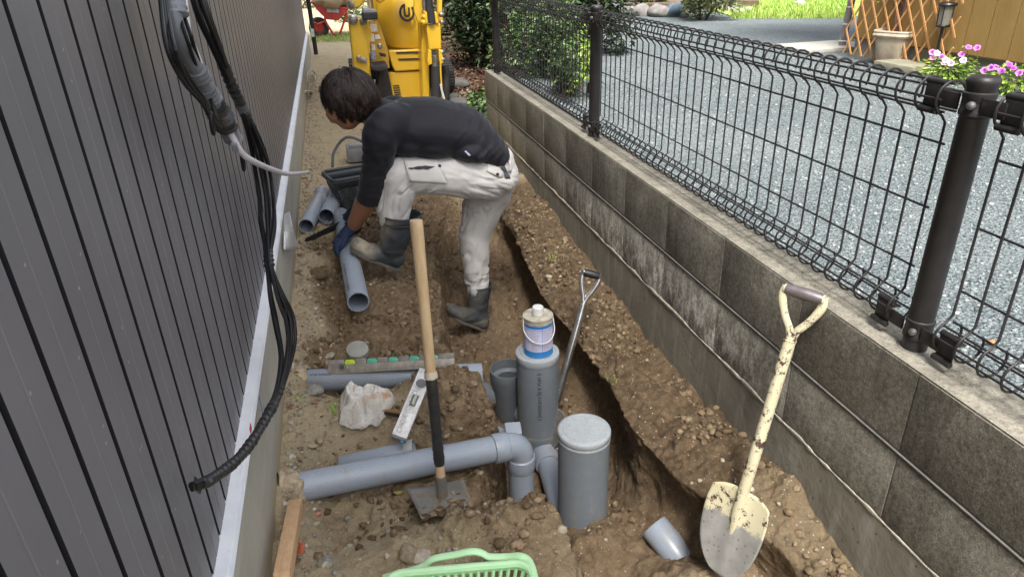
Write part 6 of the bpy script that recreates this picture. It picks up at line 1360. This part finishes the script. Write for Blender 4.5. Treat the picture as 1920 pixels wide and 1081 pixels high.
b = MB(); q = PY(586, 62, pq[1] - .06); b.box(q, (.045, .02, .11), bev=.008); q2 = PY(580, 46, pq[1] - .07); b.tube([PX(578, 40, -.30), q2, q], .006, 6); o = b.build("tag_bag", simple("green_white_tag", (.30, .55, .38), (.7, .75, .7), 30)); tag(o, "small green and white tag tied to the end of the base strip", "tag"); recenter(o, q)

# ------------------------------------------------------------------ yellow mini excavator
MYE = NT("excavator_paint"); c = MYE.ramp(MYE.noise(3, 4), [(.3, (.72, .44, .030)), (.7, (.80, .50, .04))]); c = MYE.mix(MYE.ramp(MYE.noise(14, 6, .75), [(.60, 0), (.8, .35)]), c, (.36, .24, .10)); MYE.set(c, .32, 0, .5); MYE.b.inputs['Coat Weight'].default_value = .3; MYE = MYE.m
MBR = simple("black_rubber_part", (.018, .018, .020), (.04, .038, .035), 8, .6); MGS = simple("steel_pin", (.45, .43, .40), (.2, .18, .15), 30, .35, metal=.8)
exc = thing("mini_excavator", "yellow mini excavator parked across the end of the alley behind the worker", "excavator", PZ(745, 190, 0))
def slab(name, pxp, y, depth, mat, par, bev=.012, seg=3):
    pts = [Vector(PY(x_, y_, y)) for x_, y_ in pxp]; b = MB(); n = len(pts); V = pts + [p + Vector((0, depth, 0)) for p in pts]
    b.add(V, [tuple(range(n)), tuple(range(n, 2 * n))[::-1]] + [(i, (i + 1) % n, n + (i + 1) % n, n + i) for i in range(n)]); o = b.build(name, mat, par, smooth=True, ang=50)
    if bev: md = o.modifiers.new('bv', 'BEVEL'); md.width = bev; md.segments = seg; md.limit_method = 'ANGLE'; md.angle_limit = math.radians(25)
    return o
Y = 7.0
# curved engine hood
b = MB(); rows = []
top_z = PY(740, -40, Y)[2]; 
edge = [(738, -60, 802), (712, -20, 802), (706, 10, 802), (706, 28, 801), (712, 50, 800), (718, 72, 799), (727, 92, 798)]
V = []; nU = 24
for j, (xl, yy, xr) in enumerate(edge):
    L_, R_ = PY(xl, yy, Y), PY(xr, yy, Y)
    for i in range(nU + 1):
        u = i / nU; p = L_ * (1 - u) + R_ * u; p = p + np.array([0, .10 * abs(2 * u - 1) ** 2.5 * (1 if u < .5 else .3) - .05 * math.sin(math.pi * j / (len(edge) - 1)) + .06 * (1 - j / 6) ** 2, 0]); V.append(p)
b.add(V, [(j * (nU + 1) + i, j * (nU + 1) + i + 1, (j + 1) * (nU + 1) + i + 1, (j + 1) * (nU + 1) + i) for j in range(len(edge) - 1) for i in range(nU)])
hood = b.build("engine_hood", MYE, exc); md = hood.modifiers.new('s', 'SOLIDIFY'); md.thickness = .02; md.offset = -1; md = hood.modifiers.new('ss', 'SUBSURF'); md.levels = 2; md.render_levels = 2
# body mass behind
p0, p1 = PY(700, -90, Y + .15), PY(800, 185, Y + .15); b = MB(); b.box(((p0[0] + p1[0]) / 2, Y + .65, (p0[2] + .28) / 2 + .05), (p1[0] - p0[0] + .12, .95, p0[2] - .3), bev=.05); b.build("body", MYE, exc)
slab("louvre_panel", [(728, 95), (797, 92), (797, 131), (741, 135), (735, 124)], Y - .04, .12, MYE, exc, .014)
for (a, c_, yy) in ((742, 790, 99.5), (746, 790, 112)): slab("louvre_slot", [(a, yy - 1.6), (c_, yy - 3.2), (c_, yy + 0.2), (a + 2, yy + 1.8)], Y - .047, .012, MBR, exc, 0)
slab("skirt_panel", [(728, 137), (797, 133), (799, 205), (742, 205)], Y - .02, .12, MYE, exc, .008)
for k in range(5): slab("vent_slot", [(736.5 + k * .8, 160.5 + k * 4.2), (748.5 + k * .8, 159.8 + k * 4.2), (749 + k * .8, 161.6 + k * 4.2), (737 + k * .8, 162.4 + k * 4.2)], Y - .027, .010, MBR, exc, 0)
# round emblem: open ring with a U stroke
ec = PY(763, 24, Y - .085); b = MB(); er = (PY(763 + 14.5, 24, Y - .085)[0] - ec[0]); V = []; Fc = []; NN = 40
a0, a1 = math.radians(75 + 8), math.radians(75 + 360 - 78)
ew = lambda a: Vector(ec) + Vector((math.cos(a), 0, math.sin(a) * 1.08))
for i in range(NN + 1):
    a = math.radians(100) + (math.radians(450) - math.radians(100)) * i / NN * .86
    for rr_ in (er * .72, er): V.append(Vector(ec) + Vector((math.cos(a) * rr_, 0.0, math.sin(a) * rr_ * 1.12)))
b.add(V, [(2 * i, 2 * i + 2, 2 * i + 3, 2 * i + 1) for i in range(NN)])
V = []; UU = [(-.30, .95), (-.30, -.10)] + [(.0 + .30 * math.cos(a), -.10 + .30 * math.sin(a)) for a in np.linspace(math.pi, 2 * math.pi, 9)] + [(.30, .55)]
for i, (x_, z_) in enumerate(UU):
    nx2 = UU[min(i + 1, len(UU) - 1)]; pv = UU[max(i - 1, 0)]; tx2 = (nx2[0] - pv[0], nx2[1] - pv[1]); l_ = math.hypot(*tx2); nn2 = (-tx2[1] / l_ * .12, tx2[0] / l_ * .12)
    for s_ in (-1, 1): V.append(Vector(ec) + Vector(((x_ + nn2[0] * s_) * er, -.001, (z_ + nn2[1] * s_) * er * 1.12)))
b.add(V, [(2 * i, 2 * i + 2, 2 * i + 3, 2 * i + 1) for i in range(len(UU) - 1)])
eo = b.build("emblem", MBR, exc, smooth=False); md = eo.modifiers.new('s', 'SOLIDIFY'); md.thickness = .006
# left swing column and arm
slab("swing_column", [(652, 28), (690, 36), (697, 60), (692, 100), (697, 150), (712, 200), (668, 210), (662, 120), (656, 60)], Y - .35, .22, MYE, exc, .02)
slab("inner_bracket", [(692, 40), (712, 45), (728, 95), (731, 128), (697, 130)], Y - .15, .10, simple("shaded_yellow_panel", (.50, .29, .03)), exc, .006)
slab("top_arm", [(652, 6), (664, 18), (676, 14), (700, -20), (735, -60), (720, -80), (690, -50), (668, -20)], Y - .38, .16, MYE, exc, .02)
slab("top_arm", [(700, -6), (712, 8), (735, -8), (760, -40), (745, -60), (722, -30)], Y - .30, .14, MYE, exc, .02)
for (px, py, rr_, nm) in ((660, 8, .034, "pivot_pin"), (662, 37, .034, "pivot_pin"), (712, 87, .020, "bolt_head"), (681, 40, .026, "pivot_pin")):
    q = PY(px, py, Y - .36); M = frame((0, -1, 0)); b = MB(); b.lathe([(rr_ * 1.25, -.01), (rr_ * 1.25, .012), (rr_ * .8, .016), (rr_ * .6, .024), (0, .026)], q, M, 24); b.build(nm, MGS if nm != "x" else MBR, exc)
q = PY(679, 112, Y - .37); b = MB(); b.box(q, (.085, .03, .05), Matrix.Rotation(.25, 3, 'Y'), bev=.014); b.lathe([(.022, 0), (.022, .012), (.012, .016), (0, .017)], Vector(q) + Vector((-.03, -.012, .02)), frame((0, -1, 0)), 16); b.build("shackle", MGS, exc)
slab("work_lamp", [(679, 24), (707, 22), (709, 37), (680, 39)], Y - .52, .12, MBR, exc, .014)
slab("lamp_hood", [(681, 18), (690, 16), (703, 18), (708, 24), (679, 25)], Y - .52, .12, simple("lamp_grey", (.28, .29, .30), rough=.4), exc, .008)
MSTK = simple("warning_white", (.70, .70, .68), (.55, .52, .45), 60, .5)
for pp, mt in (([(694, 45), (706, 45), (708, 60), (695, 60)], MSTK), ([(694, 63), (701, 63), (703, 78), (695, 78)], MSTK), ([(703, 65), (711, 65), (714, 73), (704, 74)], MSTK), ([(696, 84), (703, 84), (704, 95), (697, 95)], MSTK), ([(696, 97), (703, 97), (706, 112), (697, 112)], simple("blue_decal", (.05, .20, .48), (.6, .62, .65), 45)), ([(701, 60), (707, 59), (708, 63), (702, 63)], simple("orange_decal", (.75, .25, .03)))):
    slab("sticker", pp, Y - .156, .004, mt, exc, 0)
slab("travel_lever", [(711, 99), (724, 102), (724, 107), (713, 106)], Y - .30, .04, MBR, exc, .006)
slab("step_pedal", [(694, 125), (727, 121), (727, 131), (713, 135), (698, 133)], Y - .42, .30, MBR, exc, .012)
slab("foot_guard", [(711, 133), (727, 131), (738, 185), (742, 210), (712, 210), (706, 165)], Y - .25, .22, MBR, exc, .008)
# boom and cylinders on the right
MYD = MYE
slab("boom_plate", [(778, -80), (797, -80), (790, 38), (784, 44), (776, 20)], Y - .50, .05, MYE, exc, .006)
slab("boom_post", [(789, 40), (800, 44), (805, 130), (806, 210), (794, 210), (791, 120)], Y - .40, .25, MYE, exc, .010)
slab("boom_box", [(799, 46), (826, 44), (828, 92), (804, 94)], Y - .62, .20, MYE, exc, .010)
for pp in ([(795, 20), (801, 24), (803, 45), (797, 45)], [(814, 20), (820, 24), (823, 45), (817, 45)], [(804, 93), (809, 95), (811, 120), (803, 124), (801, 112)], [(823, 92), (829, 95), (832, 118), (826, 122), (823, 112)]): slab("boom_lug", pp, Y - .64, .16, MYE, exc, .008)
slab("boom_plate", [(822, -80), (830, -80), (829, 22), (832, 50), (826, 54), (822, 20)], Y - .55, .10, MYE, exc, .006)
b = MB(); b.tube([PY(800, -70, Y - .60), PY(806, 24, Y - .60)], .030, 20); b.build("cylinder_barrel", MBR, exc)
b = MB(); b.tube([PY(792, -70, Y - .56), PY(796, 22, Y - .56)], .018, 16); b.build("cylinder_rod", MGS, exc)
b = MB(); b.tube([PY(808, 18, Y - .62), PY(809, 44, Y - .62)], .034, 20); b.build("cylinder_eye", MBR, exc)
b = MB(); b.tube([PY(817, 124, Y - .62), PY(818, 150, Y - .62), PY(817, 200, Y - .62)], [.040, .046, .046], 22); b.build("cylinder_guard", MBR, exc)
b = MB(); b.tube([PY(816, 104, Y - .61), PY(816, 126, Y - .61)], .026, 20); b.build("cylinder_eye", MGS, exc)
b = MB(); b.tube(bez([PY(833, 122, Y - .52), PY(836, 140, Y - .52), PY(836, 175, Y - .52), PY(832, 200, Y - .5)], 5), .036, 18); b.build("hydraulic_hose", MBR, exc)
b = MB(); b.tube(bez([PY(826, 118, Y - .66), PY(827, 150, Y - .66), PY(831, 190, Y - .66)], 5), .008, 10); b.build("hose_guard", MYE, exc)
b = MB(); b.tube(bez([PY(826, 158, Y - .67), PY(829, 172, Y - .67), PY(833, 186, Y - .67)], 5), .010, 10); b.build("white_fitting", simple("white_nylon", (.7, .7, .7)), exc)
for px, py in ((794, 42), (828, 28), (829, 42), (829, 98), (830, 112), (796, 32)):
    q = PY(px, py, Y - .62); b = MB(); b.lathe([(.022, -.02), (.022, .012), (.014, .02), (0, .022)], q, frame((.5, -1, 0)), 8); b.build("pin_bolt", MGS if px > 810 else MYE, exc)
# tracks and blade
for s_, xx in ((-1, PZ(690, 190, 0)[0] - .02), (1, PZ(835, 190, 0)[0] + .06)):
    b = MB(); V = [];
    prof = []
    for k in range(36):
        a = 2 * math.pi * k / 36; yy = .50 * (1 if math.cos(a) > 0 else -1) * min(1, abs(math.cos(a)) * 1.6) ; prof.append((Y + .60 + .52 * math.copysign(abs(math.cos(a)) ** .5, math.cos(a)), .15 + .15 * math.sin(a)))
    n_ = len(prof); V = [(xx - .10, a, c_) for a, c_ in prof] + [(xx + .10, a, c_) for a, c_ in prof]; b.add(V, [tuple(range(n_))[::-1], tuple(range(n_, 2 * n_))] + [(i, (i + 1) % n_, n_ + (i + 1) % n_, n_ + i) for i in range(n_)])
    for k in range(0, n_, 1):
        a, c_ = prof[k]; b.box((xx, a, c_), (.20, .03, .02), bev=.003)
    b.build("track", MBR, exc)
b = MB(); b.box(((PZ(690, 190, 0)[0] + PZ(835, 190, 0)[0]) / 2, Y + .6, .25), (.55, .7, .18), bev=.03); b.build("undercarriage", MBR, exc)
b = MB(); q = PZ(680, 262, .05); b.box((q[0] + .06, 5.9, .10), (.30, .08, .18), bev=.01); b.build("bucket_edge", simple("bucket_steel", (.12, .12, .125), (.2, .18, .15), 12, .5, metal=.4), exc) if False else None
# small grey tool case behind the worker's arm
q = PZ(672, 290, .05); b = MB(); b.box((q[0], q[1], .07), (.16, .14, .11), bev=.012); b.box((q[0], q[1] - .06, .13), (.12, .03, .02), bev=.005); o = b.build("tool_case", simple("case_grey", (.10, .11, .12), (.3, .3, .3), 6, .5)); tag(o, "small dark tool case on the path behind the worker's arm", "case"); recenter(o, (q[0], q[1], .015))

# ------------------------------------------------------------------ red wheelbarrow
wq = PZ(620, 68, 0); wb = thing("wheelbarrow", "red metal wheelbarrow at the far end of the alley", "wheelbarrow", wq); MRD = simple("red_paint", (.46, .045, .035), (.36, .035, .03), 8, .45)
Yw = wq[1]; b = MB(); tp_ = [(584, 5), (652, 17), (646, 26), (634, 38), (613, 36), (600, 24)]
fr = [Vector(PY(x_, y_, Yw - .25)) for x_, y_ in tp_]; bk = [p + Vector((0, .55, 0)) for p in fr]; n = len(fr)
b.add(fr + bk, [tuple(range(n)), tuple(range(n, 2 * n))[::-1]] + [(i, i + 1, n + i + 1, n + i) for i in range(1, n)if i + 1 < n] + [(n - 1, 0, n, 2 * n - 1)]); o = b.build("tray", MRD, wb, smooth=False); o.modifiers.new('s', 'SOLIDIFY').thickness = .01
b = MB(); b.tube([fr[0], fr[1], bk[1], bk[0]], .016, 8, closed=True); b.build("rim", MRD, wb)
b = MB()
for yy in (Yw - .22, Yw + .22):
    b.tube([PY(608, 14, yy), PY(610, 40, yy), PY(626, 66, yy), PY(636, 68, yy), PY(651, 24, yy)], .018, 8); b.tube([PY(598, 45, yy), PY(609, 40, yy)], .016, 8); b.tube([PY(588, 42, yy), PY(598, 46, yy)], .016, 8)
b.build("frame", MRD, wb)
wc = Vector(PY(598, 52, Yw)); b = MB(); b.tube([wc + Vector((math.cos(a) * .13, 0, math.sin(a) * .13)) for a in np.linspace(0, 6.283, 25)[:-1]], .048, 10, closed=True, up=(0, 1, 0)); b.build("tyre", MBR, wb); b = MB(); b.lathe([(0, .02), (.03, .03), (.095, .02), (.095, -.02), (.03, -.03), (0, -.02)], wc, frame((0, 1, 0)), 24); b.build("wheel_rim", MRD, wb)
b = MB(); q = PY(624, 20, Yw - .262); b.box(q, (.20, .006, .06), Matrix.Rotation(.12, 3, 'Y')); b.build("label_plate", simple("pale_label", (.62, .68, .70), (.25, .42, .55), 16), wb, smooth=False)
r = np.random.default_rng(8); P = np.array(wq) + r.normal(size=(60, 3)) * [.25, .15, .02]; q0 = np.array(PY(620, 6, Yw)); 
V, Fa, rnd = rocks_mesh(np.array([q0 + [.0, 0, .02]]), [.38], 4, (.3, .32), 4, .35); o = np_mesh("soil_load", V - np.array(wb['_o']), Fa, MCLOD, {'rnd': rnd}); o.parent = wb['o']
for px, py, rad, lab, s_ in ((650, -25, (.9, .5, .8), "green bush far behind the red wheelbarrow", 61), (660, 45, (.35, .3, .3), "low green weeds beside the wheelbarrow legs", 62), (560, -30, (.8, .5, .9), "green bush beyond the corner of the house", 63)):
    q = PZ(px, max(py, 20), 0); bush("green_bush", lab, "bush", (q[0], q[1] + .6, rad[2] * .5), rad, 1500 if rad[0] > .5 else 500, .10, s_, MLM, zbase=0, lobes=9)
def pz_pts(x0, x1, y0, y1, z=.0): return lambda r, n: np.array([PZ(a, c_, z) for a, c_ in zip(r.uniform(x0, x1, n), r.uniform(y0, y1, n))])
blades("path_grass", "short grass around the far end of the path", 1600, pz_pts(583, 665, 62, 80), .05, 71, MBLA, .004)
# ------------------------------------------------------------------ dark slotted basket behind the worker's arm
MDB = simple("dark_plastic", (.075, .085, .09), (.05, .058, .062), 10, .45)
c0 = Vector(PZ(668, 392, .0)); basket("dark_basket", "dark grey slotted plastic basket behind the worker's forearm", c0 + Vector((.02, .06, .0)), (1, .28, 0), .32, .22, .20, MDB, 72, [c0 + Vector((-.10, .20, .20)), c0 + Vector((-.08, .27, .27)), c0 + Vector((.0, .30, .34)), c0 + Vector((.10, .28, .30)), c0 + Vector((.16, .22, .20))], rows=5, tp=.66)
# ------------------------------------------------------------------ leaves, twigs and weeds
dl = [("curled brown leaf on the soil by the house, nearest the white cloth", 545, 765, (.30, .14, .08)), ("pinkish dry leaf on the soil left of the white cloth", 592, 757, (.38, .22, .18)), ("orange red leaf on the mossy soil by the timber", 564, 1035, (.50, .12, .05)), ("pale tan leaf below the grass tuft", 626, 790, (.42, .32, .24)), ("yellow leaf beside the square shovel blade", 748, 927, (.50, .42, .14)), ("red brown leaf near the foundation above the offcut stones", 563, 480, (.34, .13, .07)), ("small tan leaf in front of the worker's raised boot", 729, 510, (.55, .38, .24)), ("pale dry leaf on the right bank near the steel shovel", 1051, 521, (.55, .47, .34)), ("orange brown chip on the near bank above the green basket", 975, 1028, (.42, .22, .12)), ("brown leaf on the dry soil beside the foundation", 560, 512, (.30, .15, .09)), ("long straw coloured leaf left of the elbow pipe", 588, 840, (.50, .42, .26)), ("orange leaf on the gravel yard beyond the near fence post", 1855, 647, (.55, .25, .10))]
for lab, px, py, col in dl:
    g = Vector(gray(px, py)) if px < 1500 else Vector(PZ(px, py, LZ)); rl = random.Random(px); sz = .020 * rl.uniform(.8, 1.3); a = rl.uniform(0, 6.28); V = []; nL = 8
    for i in range(nL + 1):
        u = i / nL; w_ = math.sin(math.pi * u ** .9) * .42 * sz
        for s_ in (-1, 0, 1): x_, y_ = (u - .5) * 2 * sz, s_ * w_; V.append(g + Vector((x_ * math.cos(a) - y_ * math.sin(a), x_ * math.sin(a) + y_ * math.cos(a), .006 + .35 * abs(s_) * w_ + .008 * (u - .4) ** 2 * 4)))
    b = MB(); b.add(V, [(i * 3 + k, i * 3 + k + 1, i * 3 + k + 4, i * 3 + k + 3) for i in range(nL) for k in (0, 1)]); o = b.build("fallen_leaf", simple("leaf_colour", col, tuple(v_ * .6 for v_ in col), 60, .7)); o.modifiers.new('s', 'SOLIDIFY').thickness = .0006; tag(o, lab, "leaf", "fallen leaves on the soil"); recenter(o, g)
def litter(n, fn, s_, name, label):
    r = np.random.default_rng(s_); P = fn(r, n); V, Fa, rnd = leaves(P, .022, s_, flat=.08, asp=.45); o = np_mesh(name, V, Fa, leafmat("dry_leaf_bits", [(0, (.16, .07, .035)), (.5, (.32, .20, .11)), (1, (.50, .38, .24))], .8), {'rnd': rnd}, smooth=False); tag(o, label, "leaf litter", kind='stuff')
def gp_(r, n):
    x = -.28 + np.abs(r.normal(0, .10, n)); y = r.uniform(1.5, 5, n); return np.array([(a, c_, gz(a, c_) + .006) for a, c_ in zip(x, y)])
litter(260, gp_, 5, "leaf_bits", "small dry leaf fragments along the foot of the house wall")
def tuft(px, py, n, h, s_, lab, nm="grass_tuft"):
    g = np.array(gray(px, py)); r = np.random.default_rng(s_); P = g + r.normal(size=(n, 3)) * [.018, .014, 0]; a = r.uniform(0, 6.28, n); hh = h * r.uniform(.5, 1.2, n); ln = hh * r.uniform(.3, 1.1, n)
    V = []; Fa = []
    for i in range(n):
        d_ = np.array([math.cos(a[i]), math.sin(a[i]), 0]); w_ = np.array([-d_[1], d_[0], 0]) * .0013; k = len(V)
        for f in (0, .4, .75, 1): V += [P[i] + d_ * ln[i] * f ** 1.5 + np.array([0, 0, hh[i] * (f - .45 * f * f)]) * 1.5 - w_ * (1 - f), P[i] + d_ * ln[i] * f ** 1.5 + np.array([0, 0, hh[i] * (f - .45 * f * f)]) * 1.5 + w_ * (1.02 - f)]
        Fa += [(k + 2 * j, k + 2 * j + 1, k + 2 * j + 3, k + 2 * j + 2) for j in range(3)]
    o = np_mesh(nm, V, Fa, MBLA, {'rnd': np.repeat(r.random(n), 8)}, smooth=False); tag(o, lab, "grass tuft"); recenter(o, tuple(g))
tuft(628, 772, 34, .035, 1, "bright green grass tuft below the white cloth"); tuft(795, 690, 26, .03, 2, "yellow green grass strands hanging over the long spirit level"); tuft(1040, 490, 26, .05, 3, "wispy grass on the right bank beside the block wall")
tuft(1145, 712, 14, .02, 4, "small green weed on the right bank below the steel shovel"); tuft(1358, 890, 8, .015, 5, "tiny green sprout beside the cream shovel blade"); tuft(560, 745, 20, .02, 6, "thin grass at the foot of the house by the buried pipe end")
b = MB(); r = random.Random(12)
for _ in range(70):
    x, y = r.uniform(-.25, 1.0), r.uniform(1.0, 3.8); z = gz(x, y) + .004; a = r.uniform(0, 6.28); l_ = r.uniform(.01, .045)
    b.tube([(x, y, z), (x + l_ * .5 * math.cos(a), y + l_ * .5 * math.sin(a), z + r.uniform(0, .006)), (x + l_ * math.cos(a + .3), y + l_ * math.sin(a + .3), gz(x + l_ * math.cos(a + .3), y + l_ * math.sin(a + .3)) + .003)], .0009, 5)
o = b.build("twigs", simple("dry_twig", (.38, .28, .17), (.2, .13, .08), 30, .8)); tag(o, "thin dry twigs and roots lying on the soil", "twigs", kind='stuff')
